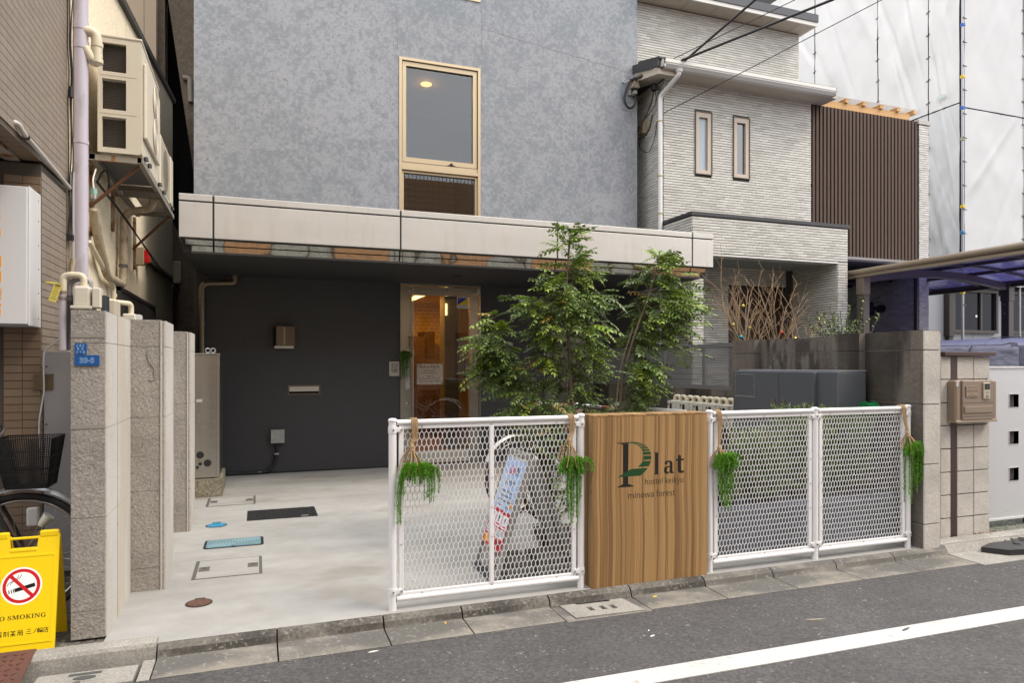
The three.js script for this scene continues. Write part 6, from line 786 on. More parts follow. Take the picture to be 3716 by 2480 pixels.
function fence(label, posts, mull) {
  const f = thing('mesh_fence', label, 'fence', [(posts[0] + posts[posts.length - 1]) / 2, 0, ZFENCE]), Z = ZFENCE;
  for (const x of posts) {
    obj('post', [bar([x, 0, Z], [x, 1.043, Z], 0.0215, 0.0215, 28)], whitePaint, f);
    obj('post_cap', [new THREE.LatheGeometry([[0, 0.012], [0.012, 0.0115], [0.021, 0.008], [0.0245, 0.003], [0.025, -0.002], [0.0235, -0.008], [0.0215, -0.01]].map(([a, b]) => new THREE.Vector2(a, b)), 28).translate(x, 1.045, Z)], whitePaint, f);
    for (const y of [0.105, 0.993]) obj('clamp', [bar([x, y - 0.018, Z], [x, y + 0.018, Z], 0.0248, 0.0248, 28)], whitePaint, f);
  }
  for (let i = 0; i < posts.length - 1; i++) {
    const a = posts[i] + 0.034, b = posts[i + 1] - 0.034, fr = obj('panel', [rbox(a, 0.075, Z - 0.012, a + 0.026, 1.02, Z + 0.01, 0.003), rbox(b - 0.026, 0.075, Z - 0.012, b, 1.02, Z + 0.01, 0.003), rbox(a, 0.995, Z - 0.012, b, 1.022, Z + 0.008, 0.003), rbox(a, 0.068, Z - 0.012, b, 0.095, Z + 0.008, 0.003)], whitePaint, f);
    obj('top_rail', [bar([a - 0.012, 1.032, Z + 0.004], [b + 0.012, 1.032, Z + 0.004], 0.0155, 0.0155, 20)], whitePaint, fr); obj('bottom_rail', [bar([a - 0.012, 0.062, Z + 0.006], [b + 0.012, 0.062, Z + 0.006], 0.0155, 0.0155, 20)], whitePaint, fr);
    if (mull) obj('mullion', [rbox(mull - 0.0125, 0.09, Z - 0.01, mull + 0.0125, 1.0, Z + 0.011, 0.003)], whitePaint, fr);
    obj('expanded_mesh', [hexSheet(a + 0.024, b - 0.024, 0.09, 1.0)], whitePaint, fr);
    for (const [x, xx] of [[posts[i], a + 0.012], [posts[i + 1], b - 0.012]]) for (const y of [0.105, 0.993]) { obj('bracket', [rbox(Math.min(x, xx) - 0.0, y - 0.014, Z + 0.008, Math.max(x, xx) + 0.0, y + 0.014, Z + 0.019, 0.004)], whitePaint, fr); obj('bolt', [bar([xx, y, Z + 0.017], [xx, y, Z + 0.025], 0.0065, 0.0055, 10)], boltMetal, fr); obj('bolt', [bar([x, y, Z + 0.023], [x, y, Z + 0.031], 0.0065, 0.0055, 10)], boltMetal, fr); }
    for (const y of [0.36, 0.53, 0.70]) for (const x of mull ? [a + 0.013, b - 0.013, mull] : [a + 0.013, b - 0.013]) obj('rivet', [bar([x, y, Z + 0.009], [x, y, Z + 0.014], 0.005, 0.0035, 8)], boltMetal, fr);
    for (const t of [0.12, 0.5, 0.88]) { obj('rivet', [bar([lerp(a, b, t), 1.008, Z + 0.007], [lerp(a, b, t), 1.008, Z + 0.012], 0.005, 0.0035, 8)], boltMetal, fr); obj('rivet', [bar([lerp(a, b, t), 0.083, Z + 0.007], [lerp(a, b, t), 0.083, Z + 0.012], 0.005, 0.0035, 8)], boltMetal, fr); }
  }
  return f;
}
fence('white expanded-metal fence panel left of the wooden sign', [0.704, 1.847], 1.277);
fence('white two-panel expanded-metal fence right of the wooden sign', [2.774, 3.648, 4.517], 0);
// ------------------------------------------------------------------ wooden hostel sign
{
  const s = thing('wooden_sign', 'wooden box sign with black and green hostel lettering between the two fences', 'sign', [2.305, 0, -3.82]);
  const stripe = (x, y, seed) => { const u = x + 0.0035 * Math.sin(y * 9 + seed), a = vn(u * 48, 0, 4096, 1, seed), b = vn(u * 190, y * 0.7, 4096, 512, seed + 1), c = vn(u * 260, y * 2.5, 8192, 512, seed + 2), d = vn(u * 420, y * 55, 8192, 2048, seed + 3), e = vn(u * 16, 0, 4096, 1, seed + 5); let q = mix3([0.37, 0.222, 0.09], [0.185, 0.1, 0.038], sstep(0.28, 0.72, 0.42 * a + 0.48 * b + 0.1 * e)); const k = 0.86 + 0.22 * c + 0.10 * (d - 0.5); return [q[0] * k, q[1] * k, q[2] * k]; };
  const plain = std(0xffffff, 0.5, 0, { map: ctex(512, 512, 0.9, 1.2, (u, v) => stripe(u * 0.9, v * 1.2, 611)) });
  const X0 = 1.896, X1 = 2.719, W0 = X1 - X0, Hs = 1.047;
  obj('box', [rbox(X0, 0.0, -3.896, X1, Hs - 0.012, -3.758, 0.002, 1)], plain, s); obj('top_board', [rbox(X0 - 0.001, Hs - 0.012, -3.898, X1 + 0.001, Hs, -3.756, 0.002, 1)], plain, s);
  const cw = 1024, ch = 1300;
  const tex = canvasTex(cw, ch, (g) => {
    const im = g.createImageData(cw, ch); for (let y = 0; y < ch; y++) for (let x = 0; x < cw; x++) { const c = stripe(x / cw * W0 + 3, y / ch * Hs, 601), i = (y * cw + x) * 4; im.data[i] = toS(c[0]); im.data[i + 1] = toS(c[1]); im.data[i + 2] = toS(c[2]); im.data[i + 3] = 255; } g.putImageData(im, 0, 0);
    const X = (m) => (m - X0) / W0 * cw, Y = (m) => (1.047 - m) / Hs * ch; // metres on the board
    const ink = '#12100e', grn = '#0d3f1b';
    g.fillStyle = ink; g.fillRect(X(2.106), Y(0.878), X(2.143) - X(2.106), Y(0.612) - Y(0.878)); g.fillRect(X(2.065), Y(0.8845), X(2.15) - X(2.065), 7); g.fillRect(X(2.068), Y(0.6135), X(2.181) - X(2.068), 8);
    for (const [x0, x1, y, d] of [[2.075, 2.106, 0.613, 1], [2.143, 2.174, 0.613, 1], [2.08, 2.106, 0.8845, -1]]) { g.beginPath(); g.moveTo(X(x0), Y(y)); g.lineTo(X(x1), Y(y)); const xv = x1 <= 2.11 ? x1 : x0; g.lineTo(X(xv), Y(y + d * 0.014)); g.fill(); }
    // green bowl of the P as a ladder of slanted steps on a crescent
    g.fillStyle = grn; g.save(); g.beginPath(); g.moveTo(X(2.138), Y(0.8845)); g.bezierCurveTo(X(2.24), Y(0.893), X(2.306), Y(0.855), X(2.306), Y(0.785)); g.bezierCurveTo(X(2.306), Y(0.735), X(2.27), Y(0.70), X(2.228), Y(0.672)); g.lineTo(X(2.066), Y(0.672)); g.bezierCurveTo(X(2.18), Y(0.70), X(2.253), Y(0.74), X(2.251), Y(0.79)); g.bezierCurveTo(X(2.25), Y(0.845), X(2.205), Y(0.879), X(2.138), Y(0.8805)); g.closePath(); g.clip();
    const cuts = [[0.8765, 0.8745], [0.8705, 0.8675], [0.8625, 0.859], [0.8525, 0.849], [0.841, 0.8368], [0.8255, 0.8205], [0.802, 0.7955], [0.77, 0.7625], [0.728, 0.7185]]; let top = 0.9; for (const [a, b] of cuts) { g.fillRect(0, Y(top), cw, Y(a) - Y(top)); top = b; } g.fillRect(0, Y(top), cw, Y(0.66) - Y(top)); g.restore();
    g.fillStyle = grn; g.beginPath(); g.moveTo(X(2.068), Y(0.672)); g.lineTo(X(2.165), Y(0.7175)); g.lineTo(X(2.283), Y(0.7175)); g.lineTo(X(2.23), Y(0.672)); g.fill();
    g.fillStyle = ink; const put = (t, m0, m1, yb, font, size) => { g.font = `${font}`; const w = g.measureText(t).width; g.save(); g.translate(X(m0), Y(yb)); g.scale((X(m1) - X(m0)) / w, 1); g.fillText(t, 0, 0); g.restore(); };
    g.textBaseline = 'alphabetic';
    const serifI = (x, y0, y1, w) => { g.fillRect(X(x) - w / 2, Y(y1), w, Y(y0) - Y(y1)); };
    serifI(2.345, 0.675, 0.811, 29); g.fillRect(X(2.323), Y(0.678), X(2.364) - X(2.323), 5); g.fillRect(X(2.324), Y(0.8135), X(2.343) - X(2.324) + 8, 5);
    put('a', 2.392, 2.474, 0.675, 'bold 188px serif'); put('t', 2.482, 2.55, 0.675, 'bold 210px serif'); serifI(2.509, 0.69, 0.79, 17);
    put('hostel keikyu', 2.257, 2.544, 0.614, '62px sans-serif'); put('minowa forest', 2.138, 2.479, 0.533, '66px sans-serif');
  });
  const pg = new THREE.PlaneGeometry(W0 - 0.004, Hs - 0.014); pg.translate((X0 + X1) / 2, (Hs - 0.012) / 2, -3.7565);
  obj('front_print', [pg], std(0xffffff, 0.48, 0, { map: tex }), s, true);
}
// ------------------------------------------------------------------ macrame hangers with trailing artificial greenery
const fernMats = [[0.10, 0.30, 0.012], [0.15, 0.38, 0.02], [0.07, 0.22, 0.012], [0.21, 0.44, 0.03]];
function trailing(name, label, top, knot, crown, strands, seed, opt = {}) {
  const t = thing(name, label, 'hanging plant', [crown[0], crown[1] - 0.3, crown[2]], opt.group), r = rng(seed);
  if (opt.rope !== false) {
    const z = top[2], hang = obj('rope_hanger', [
      ...[-0.014, -0.005, 0.005, 0.014].map((d) => tube([[top[0] + d - 0.012, top[1] - 0.10, z - 0.035], [top[0] + d - 0.004, top[1] - 0.012, z - 0.03], [top[0] + d, top[1] + 0.006, z], [top[0] + d, top[1] - 0.015, z + 0.026], [top[0] + d * 0.8, top[1] - 0.1, z + 0.03], [knot[0] + d * 0.5, knot[1] + 0.02, knot[2]], [knot[0] + d * 0.4, knot[1] - 0.015, knot[2]]], 0.0045, 40, 6)),
      ...Array.from({ length: 6 }, (_, i) => { const a = i / 6 * 6.283 + 0.4, e = [crown[0] + Math.cos(a) * 0.062, crown[1] - 0.05, crown[2] + Math.sin(a) * 0.035]; return tube([[knot[0], knot[1], knot[2]], [lerp(knot[0], e[0], 0.4), lerp(knot[1], e[1], 0.5) + 0.01, lerp(knot[2], e[2], 0.5) + 0.008], e], 0.0042, 16, 6); })], rope, t);
    obj('knot', [new THREE.SphereGeometry(0.014, 12, 10).scale(1, 1.3, 0.9).translate(...knot), new THREE.TorusGeometry(0.011, 0.005, 8, 14).rotateX(1.4).translate(knot[0], knot[1] - 0.02, knot[2])], rope, hang);
    for (let i = 0; i < 3; i++) obj('tassel', [tube([[knot[0] - 0.012, knot[1] - 0.01, knot[2] - 0.005], [knot[0] - 0.03 - 0.012 * i, knot[1] - 0.06, knot[2] - 0.008], [knot[0] - 0.045 - 0.014 * i, knot[1] - 0.11 - 0.02 * r(), knot[2]]], 0.003, 12, 5)], rope, hang);
  }
  const mats = [], cols = [], stems = [];
  const tone = () => { const c = fernMats[Math.floor(r() * 4)], k = (opt.dark ?? 1) * (0.8 + 0.4 * r()); return lin(c[0] * k, c[1] * k, c[2] * k); };
  const run = (pts, n, dens) => { const c = new THREE.CatmullRomCurve3(pts.map((p) => V(...p))); stems.push(new THREE.TubeGeometry(c, 14, 0.0012, 4)); const N = Math.round(c.getLength() * dens); for (let i = 0; i < N; i++) { const p = c.getPoint((i + r()) / N), q = new THREE.Quaternion().setFromEuler(new THREE.Euler(0.5 + 1.2 * r() * (r() < 0.5 ? 1 : -1), r() * 6.283, (r() - 0.5) * 2.2)), L = 0.75 + 0.6 * r(); mats.push(new THREE.Matrix4().compose(p, q, V(1, L, 1))); cols.push(tone()); } };
  for (const [ex, ey, ez, w] of strands) for (let k = 0; k < w; k++) { const dx = (r() - 0.5) * 0.06, dz = (r() - 0.5) * 0.04, y1 = ey + r() * 0.10; run([[crown[0] + (r() - 0.5) * 0.05, crown[1] - 0.02, crown[2] + (r() - 0.5) * 0.04], [crown[0] + ex * 0.6 + dx * 0.5, crown[1] + 0.025 * r() - 0.02, crown[2] + ez * 0.6 + dz], [crown[0] + ex * 0.95 + dx, lerp(crown[1], y1, 0.35), crown[2] + ez + dz], [crown[0] + ex + dx, y1, crown[2] + ez + dz * 0.7]], 0, 900); }
  for (let k = 0; k < 70; k++) { const a = r() * 6.283, R = 0.03 + 0.05 * r(); run([[crown[0], crown[1] - 0.05, crown[2]], [crown[0] + Math.cos(a) * R * 0.7, crown[1] + 0.02 * r() - 0.015, crown[2] + Math.sin(a) * R * 0.5], [crown[0] + Math.cos(a) * R * 1.25, crown[1] - 0.05 - 0.05 * r(), crown[2] + Math.sin(a) * R * 0.8]], 0, 700); }
  obj('stems', stems, std([0.03, 0.09, 0.01], 0.6), t); t.children[t.children.length - 1].userData.kind = 'stuff';
  const lf = new THREE.ConeGeometry(0.0019, 0.0165, 4, 1); lf.scale(1, 1, 0.5); lf.translate(0, 0.0085, 0);
  copiesAt('foliage', lf, phys(0xffffff, 0.5, {}), t, mats, cols);
  return t;
}
trailing('hanging_plant', 'green trailing plant in a rope hanger at the left end of the left fence', [0.822, 1.047, ZFENCE], [0.805, 0.90, -3.775], [0.83, 0.80, -3.765], [[-0.10, 0.47, 0, 5], [0.02, 0.60, 0, 4], [0.065, 0.52, 0.01, 5], [0.11, 0.60, 0, 3], [-0.06, 0.62, 0.02, 2], [0.10, 0.68, 0.02, 3]], 701);
trailing('hanging_plant', 'green trailing plant hanging between the left fence and the wooden sign', [1.775, 1.047, ZFENCE], [1.755, 0.90, -3.775], [1.775, 0.79, -3.765], [[0.0, 0.36, 0.0, 7], [-0.035, 0.42, 0, 5], [0.03, 0.50, 0.01, 5], [0.10, 0.66, 0.02, 3], [-0.06, 0.66, 0.01, 2]], 702);
trailing('hanging_plant', 'green trailing plant hanging at the left end of the right fence beside the wooden sign', [2.835, 1.047, ZFENCE], [2.826, 0.81, -3.775], [2.868, 0.765, -3.765], [[-0.03, 0.46, 0, 5], [0.005, 0.38, 0.0, 6], [0.03, 0.46, 0.01, 5], [0.10, 0.70, 0.0, 2], [-0.04, 0.55, 0.01, 3]], 703);
trailing('hanging_plant', 'green trailing plant hanging at the right end of the right fence near the pale pier', [4.455, 1.047, ZFENCE], [4.475, 0.85, -3.775], [4.525, 0.775, -3.765], [[-0.055, 0.33, 0, 5], [0.03, 0.40, 0, 5], [0.075, 0.50, 0.015, 6], [0.105, 0.55, 0.01, 3], [-0.08, 0.72, 0.0, 2]], 704);
trailing('hanging_plant', 'dark trailing plant hanging on the entrance door frame', [1.94, 1.72, ZW + 0.03], [1.96, 1.50, ZW + 0.04], [1.855, 1.52, ZW + 0.05], [[-0.03, 1.13, 0, 5], [0.03, 1.10, 0.0, 5], [0.0, 1.2, 0.01, 4], [-0.05, 1.3, 0.01, 3]], 705, { dark: 0.5 });
// ------------------------------------------------------------------ poster stand on its weights
{
  const s = thing('poster_stand', 'aluminium folding poster stand with a light blue and red poster behind the left fence', 'poster stand', [1.65, 0, -4.25]);
  const fx = (y) => 1.375 + 0.333 * y, za = -4.44, zb = -4.055, fr = std([0.42, 0.41, 0.39], 0.42, 0.6);
  for (const z of [za, zb]) { obj('front_leg', [beam([fx(0), 0, z], [fx(0.77), 0.77, z], 0.03, 0.028, [0, 0, 1])], fr, s); obj('rear_leg', [beam([fx(0.765) + 0.02, 0.765, z + (z === za ? 0.02 : -0.02)], [2.0, 0, z + (z === za ? -0.12 : -0.35) + 0.0], 0.03, 0.05, [0, 0, 1])], fr, s); }
  for (const y of [0.135, 0.765]) obj('cross_rail', [beam([fx(y), y, za], [fx(y), y, zb], 0.028, 0.03)], fr, s);
  obj('base_rail', [rbox(1.36, 0, za - 0.02, 1.41, 0.03, zb + 0.02, 0.006)], std([0.05, 0.055, 0.065], 0.5), s); obj('hinge', [bar([fx(0.78), 0.775, za], [fx(0.78), 0.775, zb], 0.012, 0.012, 12)], alu, s);
  obj('rear_panel', [beam([1.70, 0.68, -4.26], [1.93, 0.16, -4.32], 0.36, 0.006, [0.9, 0.4, 0])], std([0.33, 0.33, 0.31], 0.5), s);
  const tx = canvasTex(384, 640, (g, w, h) => { g.fillStyle = '#a9c3ea'; g.fillRect(0, 0, w, h); g.fillStyle = '#e8edf5'; g.beginPath(); g.arc(30, 300, 190, 0, 7); g.globalAlpha = 0.35; g.fill(); g.globalAlpha = 1; g.fillStyle = '#c01828'; g.font = 'bold 84px sans-serif'; g.fillText('dai', 118, 110); g.fillStyle = '#222a44'; g.fillText('N', 248, 110); g.strokeStyle = '#161a2c'; g.lineWidth = 6; for (let i = 0; i < 4; i++) { const x = 100 + i * 48; g.beginPath(); g.moveTo(x + 18, 150); g.lineTo(x, 188); g.moveTo(x + 6, 164); g.lineTo(x + 34, 164); g.lineTo(x + 16, 196); g.stroke(); } g.fillStyle = '#30374e'; for (let k = 0; k < 3; k++) for (let i = 0; i < 8; i++) g.fillRect(70 + i * 30, 232 + k * 34, 20, 14); for (let i = 0; i < 9; i++) g.fillRect(60 + i * 30, 340, 18, 9); g.fillStyle = '#e39a35'; g.beginPath(); g.arc(330, 318, 26, 0, 7); g.fill();
    g.fillStyle = '#c2172b'; g.fillRect(0, 372, w, 268); g.fillStyle = '#e9ecf6'; for (const [x, y, a, b] of [[18, 396, 108, 92], [138, 396, 108, 92], [258, 396, 108, 92], [18, 500, 170, 60], [200, 500, 166, 60]]) g.fillRect(x, y, a, b); g.fillStyle = '#2e3550'; for (const x of [50, 170, 290]) { g.beginPath(); g.ellipse(x + 20, 432, 13, 26, 0, 0, 7); g.fill(); } g.fillStyle = '#c23'; for (const x of [30, 150, 270]) g.fillRect(x, 468, 80, 10); g.fillStyle = '#414a66'; for (let i = 0; i < 4; i++) { g.fillRect(30, 508 + i * 12, 140, 5); g.fillRect(212, 508 + i * 12, 140, 5); } g.fillStyle = '#e8a13a'; g.fillRect(18, 572, 150, 54); g.fillStyle = '#222a44'; for (let i = 0; i < 10; i++) g.fillRect(250 + i * 10, 575, i % 3 ? 4 : 7, 40); });
  const L = Math.hypot(0.55, 0.55 * 0.333), pg = new THREE.PlaneGeometry(zb - za - 0.035, L); pg.rotateY(-Math.PI / 2); pg.rotateZ(-Math.atan(0.333)); pg.translate(fx(0.45) - 0.017, 0.455, (za + zb) / 2);
  obj('backing', [beam([fx(0.17), 0.17, (za + zb) / 2], [fx(0.74), 0.74, (za + zb) / 2], 0.008, zb - za - 0.03, [0, 0, 1])], std([0.6, 0.6, 0.6], 0.5), s); obj('poster', [pg], std(0xffffff, 0.4, 0, { map: tx, side: THREE.DoubleSide }), s, true);
  const conc = std(0xffffff, 0.9, 0, { map: speckle([0.2, 0.19, 0.17], [0.13, 0.125, 0.11], [0.28, 0.265, 0.24], 70, 641, 0.5), bumpMap: bumpGrain, bumpScale: 0.001 });
  [[1.47, 1.66, 'left'], [1.675, 1.9, 'right']].forEach(([a, b, q]) => { tag(obj('concrete_weight', [rbox(a, 0.002, -4.40, b, 0.062, -4.08, 0.008), rbox(a + 0.03, 0.064, -4.38, b - 0.01, 0.11, -4.12, 0.008)], conc), `stepped concrete weight on the ${q} side under the poster stand`, 'weight'); });
}
// ------------------------------------------------------------------ bicycles
const tyre = std([0.016, 0.016, 0.017], 0.75), tyreBrown = std([0.06, 0.025, 0.014], 0.7), chrome = std([0.6, 0.6, 0.6], 0.18, 1), rimMat = std([0.45, 0.45, 0.46], 0.3, 0.9);
function wheel(parent, c, R, dir, tm, tw = 0.018) { // dir: unit vector in the wheel's plane, horizontal
  const a = Math.atan2(-dir[2], dir[0]), T = (g) => g.rotateY(a).translate(...c), w = obj('wheel', [T(new THREE.TorusGeometry(R - tw, tw, 12, 56))], tm, parent), sp = [];
  obj('rim', [T(new THREE.TorusGeometry(R - tw * 2 - 0.006, 0.008, 8, 56).scale(1, 1, 1.5))], rimMat, w);
  for (let i = 0; i < 32; i++) { const q = i / 32 * 6.283, q2 = q + (i % 2 ? 0.35 : -0.35), z = i % 4 < 2 ? 0.02 : -0.02; sp.push(T(bar([Math.cos(q2) * 0.018, Math.sin(q2) * 0.018, z], [Math.cos(q) * (R - tw * 2 - 0.008), Math.sin(q) * (R - tw * 2 - 0.008), 0], 0.0011, 0.0011, 4, false))); }
  stuff(obj('spokes', sp, chrome, w)); obj('hub', [T(bar([0, 0, -0.04], [0, 0, 0.04], 0.017, 0.017, 14))], chrome, w); return w;
}
function fender(c, R, dir, a0, a1, w = 0.045) { const pos = [], idx = [], n = 26; for (let i = 0; i <= n; i++) { const q = lerp(a0, a1, i / n); for (const [k, dr] of [[-1, -0.012], [-0.6, 0.002], [0, 0.008], [0.6, 0.002], [1, -0.012]]) { const s = Math.cos(q) * (R + dr), y = Math.sin(q) * (R + dr), z = k * w / 2; pos.push(c[0] + dir[0] * s - dir[2] * z, c[1] + y, c[2] + dir[2] * s + dir[0] * z); } if (i < n) for (let k = 0; k < 4; k++) { const p = i * 5 + k; idx.push(p, p + 1, p + 6, p, p + 6, p + 5); } } const g = new THREE.BufferGeometry(); g.setAttribute('position', new THREE.Float32BufferAttribute(pos, 3)); g.setIndex(idx); g.computeVertexNormals(); return g; }
function bicycle(label, F, fdir, back, frameMat, tyreMat, grip, R = 0.345) { // F: front hub, back: unit vector towards the rear
  const t = thing('bicycle', label, 'bicycle', [F[0] + back[0] * 0.5, 0, F[2] + back[2] * 0.5]), P = (s, y, d = 0) => [F[0] + back[0] * s - back[2] * d, y, F[2] + back[2] * s + back[0] * d];
  wheel(t, F, R, fdir, tyreMat); const B = P(1.02, R); wheel(t, B, R, back, tyreMat);
  const fork = P(0.15, 0.74), head = P(0.17, 0.86), bb = P(0.58, 0.29), seat = P(0.72, 0.72), sd = [-fdir[2] * 0.05, 0, fdir[0] * 0.05], O = (p, k) => [p[0] + sd[0] * k, p[1], p[2] + sd[2] * k];
  obj('frame', [bar(P(0.155, 0.70), bb, 0.02, 0.02, 12), bar(P(0.16, 0.80), P(0.66, 0.52), 0.016, 0.016, 12), bar(bb, seat, 0.016, 0.016, 12), ...[-1, 1].flatMap((k) => [bar(P(0.58, 0.29, k * 0.04), P(1.02, R, k * 0.055), 0.009, 0.009, 8), bar(P(0.69, 0.6, k * 0.02), P(1.02, R, k * 0.055), 0.008, 0.008, 8)]), bar(fork, head, 0.019, 0.019, 12)], frameMat, t);
  for (const k of [-1, 1]) obj('fork_blade', [tube([O(fork, k * 0.6), O(P(0.11, 0.6), k), O(P(0.04, 0.45), k), O(F, k)], 0.010, 20, 8)], frameMat, t);
  obj('front_fender', [fender(F, R + 0.028, fdir, 0.15, 2.7)], frameMat === black ? alu : frameMat, t); obj('rear_fender', [fender(B, R + 0.028, back, -0.1, 2.7)], frameMat === black ? alu : frameMat, t);
  const hb = P(0.16, 0.96); obj('handlebar', [bar(head, hb, 0.012, 0.012, 10), tube([[hb[0] + back[0] * 0.2 + sd[0] * 5.2, hb[1] + 0.02, hb[2] + back[2] * 0.2 + sd[2] * 5.2], [hb[0] + sd[0] * 4, hb[1] + 0.045, hb[2] + sd[2] * 4], [hb[0] - back[0] * 0.03, hb[1], hb[2] - back[2] * 0.03], [hb[0] - sd[0] * 4, hb[1] + 0.045, hb[2] - sd[2] * 4], [hb[0] + back[0] * 0.2 - sd[0] * 5.2, hb[1] + 0.02, hb[2] + back[2] * 0.2 - sd[2] * 5.2]], 0.0115, 40, 8)], chrome, t);
  for (const k of [-1, 1]) { const e = [hb[0] + back[0] * 0.2 + sd[0] * 5.2 * k, hb[1] + 0.02, hb[2] + back[2] * 0.2 + sd[2] * 5.2 * k], d = [back[0] * 0.06 + sd[0] * 0.4 * k, -0.008, back[2] * 0.06 + sd[2] * 0.4 * k]; obj('grip', [bar([e[0] - d[0], e[1] - d[1], e[2] - d[2]], [e[0] + d[0], e[1] + d[1], e[2] + d[2]], 0.017, 0.018, 12)], grip, t); }
  obj('bell', [new THREE.SphereGeometry(0.026, 14, 10).scale(1, 0.7, 1).translate(hb[0] + sd[0] * 2.4, hb[1] + 0.05, hb[2] + sd[2] * 2.4)], chrome, t);
  const sp = P(0.74, 0.86); obj('seat_post', [bar(seat, sp, 0.0125, 0.0125, 10)], chrome, t); const sg = new THREE.SphereGeometry(0.12, 20, 12).scale(1.05, 0.33, 0.72); sg.rotateY(Math.atan2(-back[2], back[0])); obj('saddle', [sg.translate(sp[0] + back[0] * 0.04, sp[1] + 0.03, sp[2] + back[2] * 0.04), bar(P(0.60, 0.885), P(0.76, 0.89), 0.025, 0.05, 12)], tyreMat === tyre ? black : std([0.12, 0.05, 0.025], 0.6), t);
  obj('crank', [new THREE.TorusGeometry(0.08, 0.006, 6, 32).rotateY(Math.atan2(-back[2], back[0])).translate(bb[0] - back[2] * 0.06, bb[1], bb[2] + back[0] * 0.06), bar(P(0.58, 0.29, 0.07), P(0.47, 0.17, 0.075), 0.009, 0.009, 8), bar(P(0.58, 0.29, -0.07), P(0.69, 0.41, -0.075), 0.009, 0.009, 8)], chrome, t); obj('pedal', [rbox(P(0.47, 0.17)[0] - 0.05, 0.16, P(0.47, 0.17, 0.11)[2] - 0.03, P(0.47, 0.17)[0] + 0.05, 0.18, P(0.47, 0.17, 0.11)[2] + 0.03, 0.006)], black, t); obj('chain_guard', [beam(P(0.52, 0.36, 0.062), P(1.0, 0.38, 0.062), 0.004, 0.035)], frameMat, t);
  return t;
}
const unit = (x, z) => { const l = Math.hypot(x, z); return [x / l, 0, z / l]; };
const whiteBike = std([0.66, 0.65, 0.62], 0.3), brownGrip = std([0.24, 0.075, 0.03], 0.6);
bicycle('white bicycle with brown grips and tyres nearest the poster stand', [2.21, 0.345, -5.9], unit(0.95, -0.31), unit(1, -0.16), whiteBike, tyreBrown, brownGrip);
bicycle('second white bicycle parked behind the first beside the trees', [2.38, 0.345, -5.5], unit(0.93, -0.36), unit(1, -0.12), whiteBike, tyreBrown, brownGrip);
{ // black city bicycle at the left edge
  const b = bicycle('black city bicycle with a front basket beside the grey gate', [-1.165, 0.335, -4.37], unit(1, 0), unit(-1, -0.1), black, tyre, black, 0.335);
  const k = obj('basket', [...(() => { const w = [], c = [-1.10, -4.36], lv = [[0.705, 0.115, 0.09], [0.78, 0.13, 0.10], [0.87, 0.148, 0.115], [0.965, 0.165, 0.13]]; for (const [y, a, d] of lv) w.push(beam([c[0] - a, y, c[1] - d], [c[0] + a * 0.62, y, c[1] - d], 0.005, 0.005), beam([c[0] - a, y, c[1] + d], [c[0] + a * 0.62, y, c[1] + d], 0.005, 0.005), beam([c[0] - a, y, c[1] - d], [c[0] - a, y, c[1] + d], 0.005, 0.005), beam([c[0] + a * 0.62, y, c[1] - d], [c[0] + a * 0.62, y, c[1] + d], 0.005, 0.005)); return w; })()], black, b);
  const mesh = [], c = [-1.10, -4.36]; for (let i = 0; i <= 26; i++) { const t = i / 26, f = (y, a, d) => [c[0] - a + t * a * 1.62, y, c[1] + d]; mesh.push(beam(f(0.705, 0.115, 0.09), f(0.965, 0.165, 0.13), 0.0035, 0.0035), beam(f(0.705, 0.115, -0.09), f(0.965, 0.165, -0.13), 0.0035, 0.0035)); } for (let i = 0; i <= 18; i++) { const t = i / 18 * 2 - 1; for (const s of [-1, 0.62]) mesh.push(beam([c[0] + s * 0.115, 0.705, c[1] + t * 0.09], [c[0] + s * 0.165, 0.965, c[1] + t * 0.13], 0.0035, 0.0035)); mesh.push(beam([c[0] - 0.115, 0.705, c[1] + t * 0.09], [c[0] + 0.07, 0.705, c[1] + t * 0.09], 0.004, 0.004)); }
  for (let j = 1; j < 22; j++) { const t = j / 22, y = lerp(0.705, 0.965, t), a = lerp(0.115, 0.165, t), d = lerp(0.09, 0.13, t); mesh.push(beam([c[0] - a, y, c[1] + d], [c[0] + a * 0.62, y, c[1] + d], 0.0028, 0.0028), beam([c[0] + a * 0.62, y, c[1] - d], [c[0] + a * 0.62, y, c[1] + d], 0.0028, 0.0028), beam([c[0] - a, y, c[1] - d], [c[0] + a * 0.62, y, c[1] - d], 0.0028, 0.0028)); }
  stuff(obj('basket_mesh', mesh, black, k));
  obj('head_lamp', [rbox(-1.13, 0.50, -4.33, -1.075, 0.60, -4.29, 0.012, 3)], std([0.45, 0.45, 0.45], 0.35), b); obj('dynamo', [bar([-1.07, 0.50, -4.31], [-1.03, 0.55, -4.31], 0.02, 0.03, 14)], std([0.6, 0.58, 0.5], 0.4), b);
}
